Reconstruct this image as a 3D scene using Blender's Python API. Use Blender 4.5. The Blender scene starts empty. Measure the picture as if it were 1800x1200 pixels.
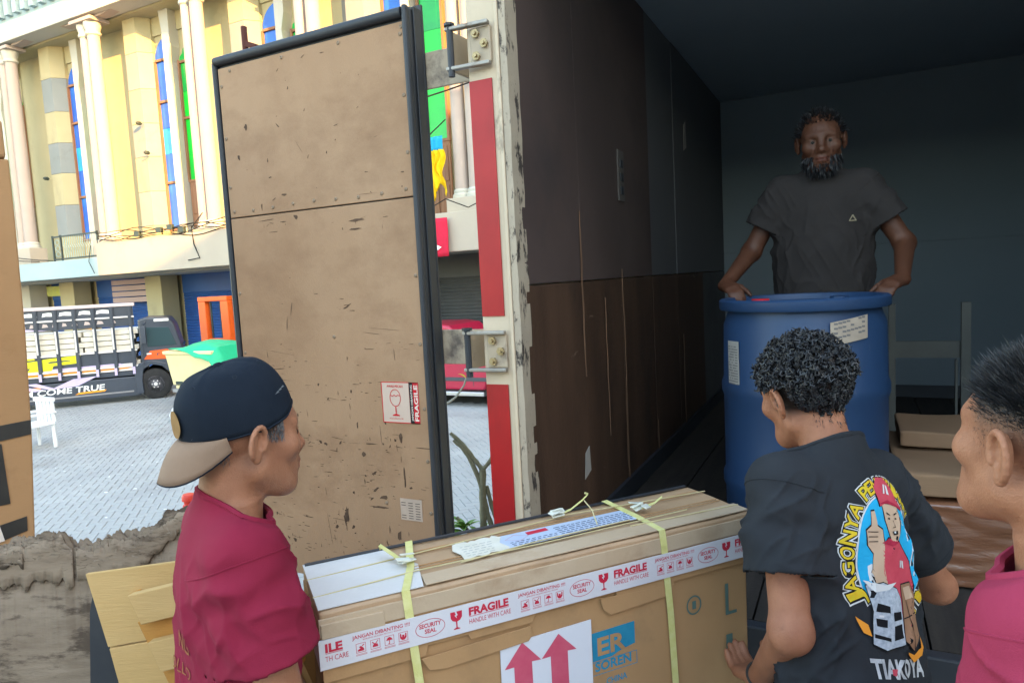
import bpy, bmesh, math, random
import numpy as np
from mathutils import Vector, Matrix, noise as mnoise
from mathutils.bvhtree import BVHTree

random.seed(7)
RNG = np.random.default_rng(11)
scene = bpy.context.scene
C = scene.collection
R = math.radians

# ------------------------------------------------------------------ camera
cam_d = bpy.data.cameras.new('camera')
cam = bpy.data.objects.new('camera', cam_d)
C.objects.link(cam)
cam_d.sensor_width = 36.0
cam_d.lens = 24.0
cam_d.clip_start = 0.05
cam_d.clip_end = 600
def cam_matrix(yaw, pitch, roll):
    f0 = Vector((-math.sin(yaw), math.cos(yaw), 0)); r0 = Vector((math.cos(yaw), math.sin(yaw), 0)); u0 = Vector((0, 0, 1))
    f = f0 * math.cos(pitch) - u0 * math.sin(pitch)
    u = u0 * math.cos(pitch) + f0 * math.sin(pitch)
    r = r0 * math.cos(roll) - u * math.sin(roll)
    t = u * math.cos(roll) + r0 * math.sin(roll)
    m = Matrix((r, t, -f)).transposed().to_4x4()
    m.translation = Vector((0, 0, 2.6))
    return m
cam.matrix_world = cam_matrix(R(26.6), R(5.2), 0.053)
scene.camera = cam

# ------------------------------------------------------------------ world, sun, exposure
SUN_DIR = Vector((0.85, -0.45, 0.28)).normalized()      # towards the sun
w = bpy.data.worlds.new('World'); scene.world = w; w.use_nodes = True
nt = w.node_tree
sky = nt.nodes.new('ShaderNodeTexSky'); sky.sky_type = 'NISHITA'; sky.sun_disc = False
sky.sun_elevation = math.asin(SUN_DIR.z)
sky.sun_rotation = math.atan2(SUN_DIR.x, SUN_DIR.y)
sky.air_density = 1.0; sky.dust_density = 1.0; sky.ozone_density = 0.6
bg = nt.nodes['Background']; bg.inputs[1].default_value = 0.15
wm = nt.nodes.new('ShaderNodeMix'); wm.data_type = 'RGBA'; wm.blend_type = 'MULTIPLY'; wm.inputs[0].default_value = 1.0
wm.inputs[7].default_value = (1.07, 1.0, 0.86, 1)          # warm tint on the sky to take blue out of the foreground light
nt.links.new(sky.outputs[0], wm.inputs[6]); nt.links.new(wm.outputs[2], bg.inputs[0])
sd = bpy.data.lights.new('sun', 'SUN'); sd.energy = 3.0; sd.angle = R(0.5); sd.color = (1.0, 0.50, 0.12)
so = bpy.data.objects.new('sun', sd); C.objects.link(so)
so.rotation_euler = SUN_DIR.to_track_quat('Z', 'Y').to_euler()
so.location = (5, -5, 20)
vs = scene.view_settings
scene.display_settings.display_device = 'sRGB'
vs.view_transform = 'Standard'; vs.look = 'None'; vs.gamma = 1.0; vs.use_curve_mapping = False
vs.exposure = 3.15
scene.cycles.max_bounces = 8
scene.cycles.diffuse_bounces = 4
scene.cycles.use_denoising = True

# ------------------------------------------------------------------ materials
def srgb(r, g, b):
    def f(c):
        c /= 255.0
        return c / 12.92 if c <= 0.04045 else ((c + 0.055) / 1.055) ** 2.4
    return (f(r), f(g), f(b))
MATS = {}
def mat(name, c1, c2=None, rough=0.7, nscale=6.0, nstretch=(1, 1, 1), stain=None, stain_scale=4.0, stain_lo=0.6, stain_hi=0.7, stain_stretch=(1, 1, 1),
        bump=0.0, bscale=60.0, bstretch=(1, 1, 1), metal=0.0, coat=0.0, sss=0.0, spec=None, attr=None, rough2=None, alpha=None, trans=0.0, stain2=None, stain2_args=(9.0, 0.62, 0.66, (1, 1, 1)), weave=0.0):
    if name in MATS: return MATS[name]
    m = bpy.data.materials.new(name); m.use_nodes = True
    t = m.node_tree; N = t.nodes; L = t.links
    b = N['Principled BSDF']
    tc = N.new('ShaderNodeTexCoord')
    def noise(scale, stretch, detail=5.0, rough_=0.6):
        mp = N.new('ShaderNodeMapping'); mp.inputs['Scale'].default_value = stretch
        L.new(tc.outputs['Object'], mp.inputs['Vector'])
        n = N.new('ShaderNodeTexNoise'); n.inputs['Scale'].default_value = scale; n.inputs['Detail'].default_value = detail; n.inputs['Roughness'].default_value = rough_
        L.new(mp.outputs[0], n.inputs['Vector'])
        return n.outputs['Fac']
    def ramp(fac, lo, hi):
        r = N.new('ShaderNodeMapRange'); r.inputs['From Min'].default_value = lo; r.inputs['From Max'].default_value = hi
        L.new(fac, r.inputs['Value']); return r.outputs[0]
    def mix(fac, a, bb, mode='MIX'):
        x = N.new('ShaderNodeMix'); x.data_type = 'RGBA'; x.blend_type = mode
        if isinstance(fac, float): x.inputs[0].default_value = fac
        else: L.new(fac, x.inputs[0])
        for sock, v in ((x.inputs[6], a), (x.inputs[7], bb)):
            if isinstance(v, tuple): sock.default_value = (*v[:3], 1)
            else: L.new(v, sock)
        return x.outputs[2]
    col = tuple(c1)
    n1 = noise(nscale, nstretch)
    if c2 is not None:
        col = mix(ramp(n1, 0.32, 0.68), tuple(c1), tuple(c2))
    if stain is not None:
        col = mix(ramp(noise(stain_scale, stain_stretch, 8.0, 0.68), stain_lo, stain_hi), col, tuple(stain))
    if stain2 is not None:
        sc, lo, hi, st = stain2_args
        col = mix(ramp(noise(sc, st, 8.0, 0.7), lo, hi), col, tuple(stain2))
    if attr:
        a = N.new('ShaderNodeVertexColor'); a.layer_name = attr
        col = mix(1.0, col, a.outputs[0], 'MULTIPLY')
    if isinstance(col, tuple): b.inputs['Base Color'].default_value = (*col, 1)
    else: L.new(col, b.inputs['Base Color'])
    if rough2 is None: rough2 = min(1.0, rough + 0.12)
    r = N.new('ShaderNodeMapRange'); r.inputs['To Min'].default_value = rough; r.inputs['To Max'].default_value = rough2
    L.new(n1, r.inputs['Value']); L.new(r.outputs[0], b.inputs['Roughness'])
    b.inputs['Metallic'].default_value = metal
    if coat: b.inputs['Coat Weight'].default_value = coat; b.inputs['Coat Roughness'].default_value = 0.08
    if spec is None and rough >= .6: spec = .18
    if spec is not None: b.inputs['Specular IOR Level'].default_value = spec
    if sss:
        b.inputs['Subsurface Weight'].default_value = sss; b.inputs['Subsurface Radius'].default_value = (0.012, 0.005, 0.003); b.inputs['Subsurface Scale'].default_value = 1.0
    if alpha is not None: b.inputs['Alpha'].default_value = alpha
    if trans: b.inputs['Transmission Weight'].default_value = trans
    if bump or weave:
        h = noise(bscale, bstretch, 6.0, 0.65)
        bp = N.new('ShaderNodeBump'); bp.inputs['Strength'].default_value = 1.0; bp.inputs['Distance'].default_value = bump if bump else weave
        L.new(h, bp.inputs['Height']); L.new(bp.outputs[0], b.inputs['Normal'])
    MATS[name] = m
    return m

# ------------------------------------------------------------------ objects
def tag(o, label=None, cat=None, group=None, kind=None):
    if label: o['label'] = label
    if cat: o['category'] = cat
    if group: o['group'] = group
    if kind: o['kind'] = kind
    return o
def empty(name, label, cat, loc=(0, 0, 0), rz=0.0, group=None):
    o = bpy.data.objects.new(name, None); C.objects.link(o)
    o.location = loc; o.rotation_euler = (0, 0, rz); o.empty_display_size = 0.1
    return tag(o, label, cat, group)
def link(name, me, m, parent=None):
    o = bpy.data.objects.new(name, me); C.objects.link(o)
    if m is not None and len(me.materials) == 0: me.materials.append(m)
    if parent is not None: o.parent = parent
    return o
def copy_tree(o, parent=None, name=None):
    c = o.copy(); C.objects.link(c); c.parent = parent
    if parent is not None: c.matrix_parent_inverse = o.matrix_parent_inverse.copy()
    for ch in list(o.children): copy_tree(ch, c)
    return c

class MB:
    """collects simple solids and links them as one mesh"""
    def __init__(s): s.v = []; s.f = []
    def add(s, vs, fs):
        o = len(s.v); s.v += [tuple(p) for p in vs]; s.f += [tuple(i + o for i in f) for f in fs]; return s
    def box(s, x0, y0, z0, x1, y1, z1):
        v = [(x0, y0, z0), (x1, y0, z0), (x1, y1, z0), (x0, y1, z0), (x0, y0, z1), (x1, y0, z1), (x1, y1, z1), (x0, y1, z1)]
        return s.add(v, [(0, 3, 2, 1), (4, 5, 6, 7), (0, 1, 5, 4), (1, 2, 6, 5), (2, 3, 7, 6), (3, 0, 4, 7)])
    def obox(s, c, ax, ay, az):
        c, ax, ay, az = map(Vector, (c, ax, ay, az))
        v = [c + ax * i + ay * j + az * k for k in (-1, 1) for (i, j) in ((-1, -1), (1, -1), (1, 1), (-1, 1))]
        return s.add(v, [(0, 3, 2, 1), (4, 5, 6, 7), (0, 1, 5, 4), (1, 2, 6, 5), (2, 3, 7, 6), (3, 0, 4, 7)])
    def bar(s, a, b, w, h, up=(0, 0, 1)):
        a, b, up = Vector(a), Vector(b), Vector(up)
        d = (b - a); n = d.cross(up)
        if n.length < 1e-6: n = d.cross(Vector((1, 0, 0)))
        n.normalize(); u = n.cross(d).normalized()
        return s.obox((a + b) / 2, d / 2, n * w / 2, u * h / 2)
    def tube(s, pts, rad, n=8, cap=True):
        pts = [Vector(p) for p in pts]
        if not hasattr(rad, '__len__'): rad = [rad] * len(pts)
        vs, fs = [], []; u = None
        for i, p in enumerate(pts):
            d = (pts[min(i + 1, len(pts) - 1)] - pts[max(i - 1, 0)])
            d = d.normalized() if d.length > 1e-9 else Vector((0, 0, 1))
            if u is None:
                u = d.cross(Vector((0.03, 0.02, 1)))
                if u.length < 1e-3: u = d.cross(Vector((1, 0, 0)))
            u = (u - d * u.dot(d)).normalized(); w_ = d.cross(u)
            for k in range(n):
                a = 2 * math.pi * k / n
                vs.append(p + (u * math.cos(a) + w_ * math.sin(a)) * rad[i])
        for i in range(len(pts) - 1):
            for k in range(n):
                fs.append((i * n + k, i * n + (k + 1) % n, (i + 1) * n + (k + 1) % n, (i + 1) * n + k))
        if cap: fs.append(tuple(range(n - 1, -1, -1))); fs.append(tuple((len(pts) - 1) * n + k for k in range(n)))
        return s.add(vs, fs)
    def lathe(s, prof, c=(0, 0, 0), n=24, axis='z', cap=True):
        vs, fs = [], []
        for (r, h) in prof:
            for k in range(n):
                a = 2 * math.pi * k / n; x, y = r * math.cos(a), r * math.sin(a)
                p = {'z': (x, y, h), 'y': (x, h, -y), 'x': (h, x, y)}[axis]
                vs.append((p[0] + c[0], p[1] + c[1], p[2] + c[2]))
        for i in range(len(prof) - 1):
            for k in range(n): fs.append((i * n + k, i * n + (k + 1) % n, (i + 1) * n + (k + 1) % n, (i + 1) * n + k))
        if cap: fs.append(tuple(range(n - 1, -1, -1))); fs.append(tuple((len(prof) - 1) * n + k for k in range(n)))
        return s.add(vs, fs)
    def prism(s, poly, o, ex, ey, ez, t):
        """poly in (u,v) on plane o + u*ex + v*ey, extruded by t along ez"""
        o, ex, ey, ez = map(Vector, (o, ex, ey, ez)); n = len(poly)
        a = [o + ex * u + ey * v for u, v in poly]
        return s.add(a + [p + ez * t for p in a], [tuple(range(n - 1, -1, -1)), tuple(range(n, 2 * n))] + [(i, (i + 1) % n, n + (i + 1) % n, n + i) for i in range(n)])
    def quad(s, a, b, c, d): return s.add([a, b, c, d], [(0, 1, 2, 3)])
    def mesh(s, name):
        me = bpy.data.meshes.new(name); me.from_pydata(s.v, [], s.f); me.update(); return me
    def build(s, name, m, parent=None, bevel=0.0, smooth=False, seg=2, solid=0.0):
        me = s.mesh(name)
        bm = bmesh.new(); bm.from_mesh(me); bmesh.ops.recalc_face_normals(bm, faces=bm.faces); bm.to_mesh(me); bm.free()
        if smooth:
            for p in me.polygons: p.use_smooth = True
            me.set_sharp_from_angle(angle=R(40))
        o = link(name, me, m, parent)
        if solid:
            md = o.modifiers.new('solid', 'SOLIDIFY'); md.thickness = solid; md.offset = 0
        if bevel:
            md = o.modifiers.new('bevel', 'BEVEL'); md.width = bevel; md.segments = seg; md.limit_method = 'ANGLE'; md.angle_limit = R(35)
        return o

# ------------------------------------------------------------------ lettering (flat print turned into mesh)
_TXT = {}
def text_mesh(body, offset=0.0):
    """(verts Nx2, faces) of a line of text with cap height 1, left aligned at 0"""
    key = (body, offset)
    if key in _TXT: return _TXT[key]
    cu = bpy.data.curves.new('lettering', 'FONT'); cu.body = body; cu.size = 1.0; cu.offset = offset; cu.resolution_u = 3
    o = bpy.data.objects.new('lettering', cu); C.objects.link(o)
    dg = bpy.context.evaluated_depsgraph_get()
    me = o.evaluated_get(dg).to_mesh()
    v = np.array([(p.co.x, p.co.y) for p in me.vertices], dtype=float).reshape(-1, 2)
    f = [tuple(p.vertices) for p in me.polygons]
    o.evaluated_get(dg).to_mesh_clear()
    bpy.data.objects.remove(o); bpy.data.curves.remove(cu)
    if len(v): v = v / 0.73
    _TXT[key] = (v, f)
    return _TXT[key]
def put_text(mb, body, o, ex, ey, h, width=None, offset=0.0, align='l', lift=0.0, shear=0.0):
    """adds text to mb on plane o+u*ex+v*ey; h = cap height; width = forced overall width"""
    v, f = text_mesh(body, offset)
    if not len(v): return
    v = v.copy() * h
    x0, x1 = v[:, 0].min(), v[:, 0].max()
    if width: v[:, 0] = (v[:, 0] - x0) * width / max(1e-6, x1 - x0)
    else: v[:, 0] -= x0
    wd = v[:, 0].max()
    if align == 'c': v[:, 0] -= wd / 2
    if align == 'r': v[:, 0] -= wd
    v[:, 0] += shear * v[:, 1]
    o, ex, ey = Vector(o), Vector(ex), Vector(ey); nz = ex.cross(ey).normalized()
    mb.add([o + ex * a + ey * b + nz * lift for a, b in v], f)
def put_poly(mb, poly, o, ex, ey, lift=0.0):
    o, ex, ey = Vector(o), Vector(ex), Vector(ey); nz = ex.cross(ey).normalized()
    mb.add([o + ex * a + ey * b + nz * lift for a, b in poly], [tuple(range(len(poly)))])
def put_ring(mb, c, rx, ry, wd, o, ex, ey, lift=0.0, n=40):
    o, ex, ey = Vector(o), Vector(ex), Vector(ey); nz = ex.cross(ey).normalized()
    vs = []
    for k in range(n):
        a = 2 * math.pi * k / n
        for q in (0, wd): vs.append(o + ex * (c[0] + (rx - q) * math.cos(a)) + ey * (c[1] + (ry - q) * math.sin(a)) + nz * lift)
    mb.add(vs, [(2 * k, 2 * ((k + 1) % n), 2 * ((k + 1) % n) + 1, 2 * k + 1) for k in range(n)])
def ell_poly(c, rx, ry, n=28): return [(c[0] + rx * math.cos(2 * math.pi * k / n), c[1] + ry * math.sin(2 * math.pi * k / n)) for k in range(n)]
# ================================================================== GROUND
m_joint = mat('paving joint sand', (0.20, 0.19, 0.18), (0.26, 0.25, 0.23), 0.95, 3.0, bump=0.004, bscale=40)
m_paver = mat('concrete paver', (0.33, 0.33, 0.33), (0.42, 0.42, 0.41), 0.8, 0.9, stain=(0.27, 0.26, 0.25), stain_scale=0.7, stain_lo=0.55, stain_hi=0.75, bump=0.003, bscale=120)
g = MB(); g.quad((-150, -60, -0.03), (150, -60, -0.03), (150, 150, -0.03), (-150, 150, -0.03))
tag(g.build('ground', m_joint), kind='structure')

def paver_solid(mb, cx, cy, ang, L=0.196, W=0.096, top=0.0, ch=0.006):
    c, s = math.cos(ang), math.sin(ang); vs = []
    for (z, k) in ((-0.029, 0), (top - ch, 0), (top, ch)):
        for i, j in ((-1, -1), (1, -1), (1, 1), (-1, 1)):
            x, y = i * (L / 2 - k), j * (W / 2 - k); vs.append((cx + x * c - y * s, cy + x * s + y * c, z))
    mb.add(vs, [(a + b * 4, (a + 1) % 4 + b * 4, (a + 1) % 4 + (b + 1) * 4, a + (b + 1) * 4) for b in (0, 1) for a in range(4)] + [(8, 9, 10, 11)])
def in_view(x, y):
    v = cam.matrix_world.inverted() @ Vector((x, y, 0)); d = -v.z
    if d <= 0: return None
    return (900 + 1200 * v.x / d, 600 - 1200 * v.y / d, d)
near, rest = [], MB()
base_a = R(45); ca, sa = math.cos(base_a), math.sin(base_a); M_ = 0.1
# herringbone: unit cell of two bricks stepping diagonally
for i in range(-170, 170):
    for j in range(-90, 90):
        for kind in (0, 1):
            # classic 2:1 herringbone lattice, vectors (M,M) and (2M,-2M)
            u = i * M_ + j * 2 * M_; v = i * M_ - j * 2 * M_
            if kind == 0: cu_, cv_, a = u + M_, v + M_ / 2, 0.0
            else: cu_, cv_, a = u + M_ / 2 + 0.0, v + 2 * M_, R(90)
            x = -8 + cu_ * ca - cv_ * sa; y = 6.5 + cu_ * sa + cv_ * ca
            if not (-19.5 < x < 1.5 and 2.1 < y < 12.6): continue
            q = in_view(x, y)
            if q and ((40 < q[0] < 350 and 700 < q[1] < 985) or (790 < q[0] < 890 and 700 < q[1] < 960)): near.append((q[2], x, y, base_a + a))
            elif q and 0 < q[0] < 1000: paver_solid(rest, x, y, base_a + a, top=random.uniform(-0.002, 0.002))
near.sort()
pv = empty('paved_yard', 'grey herringbone block paving of the open yard', 'paving'); pv['kind'] = 'structure'
pm = MB(); paver_solid(pm, 0, 0, 0); pme = pm.mesh('paver'); pme.materials.append(m_paver)
for d, x, y, a in near[:300]:
    o = bpy.data.objects.new('paver', pme); C.objects.link(o); o.parent = pv
    o.location = (x, y, random.uniform(-0.002, 0.002)); o.rotation_euler = (random.uniform(-.008, .008), random.uniform(-.008, .008), a)
for d, x, y, a in near[300:]: paver_solid(rest, x, y, a, top=random.uniform(-0.002, 0.002))
tag(rest.build('paver_field', m_paver, pv), kind='stuff')
# scraps of litter on the yard
lm = MB()
for k in range(46):
    x, y = random.uniform(-11.5, -6.5), random.uniform(4.5, 8.5); s = random.uniform(.008, .03)
    a = random.uniform(0, 6.3); q = [(x + s * math.cos(a + t) * random.uniform(.6, 1.3), y + s * math.sin(a + t) * random.uniform(.6, 1.3), 0.004 + random.uniform(0, .008)) for t in (0, 1.3, 2.6, 3.9, 5.1)]
    lm.add(q, [(0, 1, 2, 3, 4)])
tag(lm.build('litter', mat('white litter', (0.8, 0.8, 0.8), rough=0.6)), kind='stuff')

# ================================================================== MARKET BUILDING
wall_c = mat('cream render', (0.37, 0.335, 0.205), (0.41, 0.37, 0.235), 0.8, 0.6, stain=(0.28, 0.25, 0.17), stain_scale=0.7, stain_lo=0.58, stain_hi=0.78, stain_stretch=(1, 1, .35), bump=0.004, bscale=25)
wall_g = mat('grey painted band', (0.20, 0.225, 0.23), (0.23, 0.25, 0.255), 0.8, 0.7, stain=(0.16, 0.17, 0.17), stain_scale=0.8, stain_lo=0.58, stain_hi=0.75, bump=0.004, bscale=25)
wall_w = mat('white render', (0.46, 0.46, 0.42), (0.42, 0.42, 0.37), 0.8, 0.6, stain=(0.55, 0.48, 0.38), stain_scale=0.9, stain_lo=0.6, stain_hi=0.8, stain_stretch=(1, 1, .4), bump=0.003, bscale=25)
col_m = mat('pinkish column paint', (0.36, 0.31, 0.285), (0.40, 0.34, 0.31), 0.7, 0.8, stain=(0.5, 0.42, 0.36), stain_scale=1.2, stain_lo=0.6, stain_hi=0.8, stain_stretch=(1, 1, .3))
glass_b = mat('blue stained glass', (0.02, 0.07, 0.42), (0.02, 0.16, 0.55), 0.12, 0.9, rough2=0.2)
glass_lb = mat('sky reflection blue glass', (0.03, 0.42, 0.85), (0.02, 0.25, 0.7), 0.12, 0.9, rough2=0.2)  # paler pane stands for the sky reflected in the glass
glass_g = mat('green stained glass', (0.01, 0.24, 0.07), (0.01, 0.42, 0.06), 0.12, 0.7, rough2=0.2)
glass_lg = mat('bright green stained glass', (0.01, 0.55, 0.04), (0.01, 0.40, 0.05), 0.12, 0.7, rough2=0.2)
wood_f = mat('brown window wood', (0.20, 0.10, 0.06), (0.27, 0.15, 0.09), 0.6, 3.0, nstretch=(6, 6, .5))
m_shut = mat('dark blue shutter', (0.015, 0.06, 0.24), (0.02, 0.09, 0.32), 0.5, 0.8)
m_shutg = mat('dark grey shutter', (0.05, 0.055, 0.06), (0.08, 0.08, 0.085), 0.55, 0.8)
fas_b = mat('pale blue parapet', (0.30, 0.40, 0.43), (0.34, 0.44, 0.47), 0.8, 0.5, stain=(0.38, 0.36, 0.32), stain_scale=0.9, stain_lo=0.6, stain_hi=0.78, bump=0.004, bscale=20)
fas_c = mat('cream parapet', (0.37, 0.33, 0.28), (0.42, 0.38, 0.32), 0.8, 0.5, stain=(0.36, 0.30, 0.25), stain_scale=0.8, stain_lo=0.57, stain_hi=0.75, bump=0.004, bscale=20)
m_dark = mat('dark painted iron', (0.02, 0.035, 0.035), rough=0.5)
m_cable = mat('black cable', (0.02, 0.02, 0.02), rough=0.6)

bld = empty('market_building', 'long two storey market building with paired columns and tall blue and green arched windows', 'building', (-16, 14.5, 0))
OX, OY = -16.0, 14.5
def bp(mb, name, m, parent=None, **k):          # parts are written in place, the building's origin is at (OX,OY,0)
    o = mb.build(name, m, parent or bld, **k)
    if parent is None: o.matrix_parent_inverse = Matrix.Translation((-OX, -OY, 0))
    return o
bays = [-30.75, -26.05, -21.45, -16.75, -12.5, -7.9, -3.2, 1.5]
BZ = [3.9, 4.95, 6.05, 7.15, 8.2, 9.27, 10.4, 11.5]
def arc_pts(x0, x1, z0, z1, n=8):       # quarter arch rising from (x0,z0) to (x1,z1)
    return [(x1 - (x1 - x0) * math.cos(a), z0 + (z1 - z0) * math.sin(a)) for a in [math.pi / 2 * k / n for k in range(n + 1)]]
EX, EZ, EYI = (1, 0, 0), (0, 0, 1), (0, 1, 0)
first = {}
for bi, X in enumerate(bays):
    made = []
    if bi == 0:
        # half octagon pier in painted bands, then the wall beyond the windows
        for k in range(7):
            z0, z1 = BZ[k], BZ[k + 1] - 0.012
            plan = [(X + .15, 15.42), (X + .62, 14.98), (X + 1.2, 14.98), (X + 1.5, 15.3), (X + 1.5, 15.42)]
            made.append(bp(MB().prism(plan, (0, 0, z0), (1, 0, 0), (0, 1, 0), (0, 0, 1), z1 - z0), 'wall_band', wall_g if k in (1, 3, 5) else wall_c))
        made.append(bp(MB().box(X - 1.4, 15.42, 3.9, X + 3.4, 15.6, 11.5), 'wall', wall_c))
        made.append(bp(MB().box(X + 1.5, 15.36, 10.9, X + 3.32, 15.42, 11.5), 'wall_panel', wall_c)); made.append(bp(MB().box(X + 1.5, 15.36, 3.9, X + 2.28, 15.42, 4.75), 'wall_panel', wall_c))
        # white fin between the windows, flaring at the head
        fin = [(2.28, 4.0), (2.58, 4.0), (2.58, 9.2), (2.5, 9.9), (2.62, 10.35), (2.62, 11.5), (2.2, 11.5), (2.28, 10.9)]
        made.append(bp(MB().prism([(X + a, b) for a, b in fin], (0, 15.42, 0), EX, EZ, (0, -1, 0), 0.34), 'fin', wall_w))
        # blue quarter-arched window
        fr = MB()
        for (a, b) in ((1.5, 1.56), (2.21, 2.27)): fr.box(X + a, 15.3, 4.75, X + b, 15.41, 10.1)
        for z in (4.75, 6.25, 8.8, 10.08): fr.box(X + 1.56, 15.31, z, X + 2.21, 15.405, z + .07)
        win = bp(fr, 'arched_window', wood_f); made.append(win)
        for (z0, z1, m) in ((4.82, 6.25, glass_b), (6.32, 7.2, glass_b), (7.2, 8.0, glass_lb), (8.0, 8.8, glass_b), (8.87, 10.08, glass_b)):
            MB().box(X + 1.56, 15.37, z0 + .004, X + 2.21, 15.395, z1 - .004).build('pane', m, win)
        MB().prism([(X + 1.52, 10.16), (X + 2.27, 10.16), (X + 2.27, 10.8)] + [(X + a, b) for a, b in reversed(arc_pts(1.52, 2.27, 10.16, 10.85))][0:-1], (0, 15.395, 0), EX, EZ, (0, -1, 0), 0.03).build('pane', glass_b, win)
        # green ogee window over a brown door
        og = [(2.62, 9.9), (2.66, 10.05), (2.78, 10.12), (2.82, 10.25), (2.96, 10.36), (3.0, 10.45), (3.04, 10.36), (3.18, 10.25), (3.22, 10.12), (3.32, 10.05), (3.36, 9.9)]
        fr = MB()
        for (a, b) in ((2.6, 2.66), (3.3, 3.36)): fr.box(X + a, 15.3, 6.2, X + b, 15.41, 9.95)
        for z in (6.2, 8.15, 9.86): fr.box(X + 2.66, 15.31, z, X + 3.3, 15.405, z + .07)
        win = bp(fr, 'arched_window', wood_f); made.append(win)
        for (z0, z1, m) in ((6.27, 8.15, glass_lg), (8.22, 9.0, glass_lg), (9.0, 9.86, glass_g)): MB().box(X + 2.66, 15.37, z0 + .004, X + 3.3, 15.395, z1 - .004).build('pane', m, win)
        MB().prism([(X + a, b + .03) for a, b in og], (0, 15.395, 0), EX, EZ, (0, -1, 0), 0.03).build('pane', glass_g, win)
        d = MB().box(X + 2.62, 15.33, 4.05, X + 3.34, 15.4, 6.2)
        for (a, b) in ((2.68, 2.95), (3.01, 3.28)): d.box(X + a, 15.30, 4.2, X + b, 15.33, 5.1).box(X + a, 15.30, 5.2, X + b, 15.33, 6.1)
        made.append(bp(d, 'door', wood_f, bevel=.01))
        # paired columns with capitals, bases and a shared plinth
        for dx, r in ((0.0, .2), (-.42, .17)):
            cb = MB().lathe([(r * 1.02, 4.78), (r, 5.2), (r * .97, 8), (r * .9, 10.95)], (X + dx, 14.4, 0), 20)
            c_ = bp(cb, 'column', col_m, smooth=True); made.append(c_)
            MB().lathe([(r * 1.0, 10.95), (r * 1.15, 10.98), (r * 1.15, 11.04), (r * 1.0, 11.06), (r * 1.05, 11.12), (r * 1.3, 11.25), (r * 1.3, 11.34)], (X + dx, 14.4, 0), 20).build('capital', wall_w, c_, smooth=True)
            MB().lathe([(r * 1.4, 4.58), (r * 1.4, 4.66), (r * 1.2, 4.7), (r * 1.25, 4.75), (r * 1.05, 4.8)], (X + dx, 14.4, 0), 20).build('base', wall_w, c_, smooth=True)
        made.append(bp(MB().box(X - .72, 14.12, 4.02, X + .32, 14.72, 4.58), 'plinth', fas_c, bevel=.015))
        made.append(bp(MB().box(X - .75, 14.1, 11.345, X + .35, 14.75, 11.45), 'abacus', col_m, bevel=.012))
        # flat arch brackets springing off the abacus
        br = [(0.3, 11.45)] + [(0.3 + 1.5 * math.sin(a), 11.45 + .45 * (1 - math.cos(a))) for a in [math.pi / 2 * k / 8 for k in range(1, 9)]] + [(1.8, 11.95), (0.3, 11.95)]
        bl = [(-.7, 11.45)] + [(-.7 - 1.5 * math.sin(a), 11.45 + .45 * (1 - math.cos(a))) for a in [math.pi / 2 * k / 8 for k in range(1, 9)]] + [(-2.2, 11.95), (-.7, 11.95)]
        for pl in (br, bl): made.append(bp(MB().prism([(X + a, b) for a, b in pl], (0, 14.3, 0), EX, EZ, EYI, 0.3), 'bracket', col_m))
        first['made'] = made
    else:
        for o in first['made']:
            c = copy_tree(o, bld); c.matrix_parent_inverse = Matrix.Translation((-OX + X - bays[0], -OY, 0))
bp(MB().box(-36, 14.75, 11.46, 6, 16, 11.6), 'soffit', wall_c)
bp(MB().box(-36, 14.08, 11.52, 6, 14.75, 12.12), 'fascia', wall_w, bevel=.02)
bp(MB().box(-36, 14.2, 12.12, 6, 15.4, 13.0), 'frieze', fas_b)
bp(MB().box(-36, 14.0, 13.0, 6, 15.4, 13.25), 'cornice', fas_b, bevel=.02)
bp(MB().box(-36, 14.6, 13.25, 6, 24, 16.5), 'parapet', fas_b)
x = -29.2
dm = None
while x < -19:
    if dm is None: dm = bp(MB().box(x, 14.02, 12.3, x + .22, 14.2, 13.0), 'dentil', fas_b)
    else:
        c = dm.copy(); C.objects.link(c); c.parent = bld; c.matrix_parent_inverse = Matrix.Translation((-OX + x + 29.2, -OY, 0))
    x += .47
# first floor slab and parapet, lower on the left with an iron railing
bp(MB().box(-36, 14.05, 3.42, -21.85, 14.25, 4.02), 'parapet', fas_b, bevel=.02)
bp(MB().box(-21.83, 13.98, 3.42, -12.2, 14.22, 4.46), 'parapet', fas_c, bevel=.02)
bp(MB().box(-12.18, 14.0, 3.32, 6, 14.22, 4.25), 'parapet', fas_c, bevel=.02)
bp(MB().box(-36, 14.23, 3.5, 6, 15.4, 3.88), 'slab', wall_w)
bp(MB().box(-36, 15.4, 3.4, 6, 24, 3.9), 'slab', wall_w)
rl = MB()
for z in (4.08, 4.83): rl.bar((-24.35, 14.14, z), (-21.9, 14.14, z), .05, .05)
for x in (-24.35, -23.9, -21.92): rl.bar((x, 14.14, 4.02), (x, 14.14, 4.88), .05, .05)
rail = bp(rl, 'railing', m_dark)
bal = MB()
for k in range(16):
    x = -23.75 + k * .118; bal.tube([(x, 14.14, 4.1), (x, 14.14, 4.3), (x + .05, 14.14, 4.42), (x - .05, 14.14, 4.55), (x, 14.14, 4.68), (x, 14.14, 4.82)], .011, 5)
for k in range(3): bal.tube([(-24.12 + .12 * math.cos(a), 14.14, 4.25 + .2 * k + .08 * math.sin(a)) for a in np.linspace(0, 6.28, 12)], .011, 5)
bal.build('baluster', mat('pale iron', (.3, .42, .42), rough=.6), rail)
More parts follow.
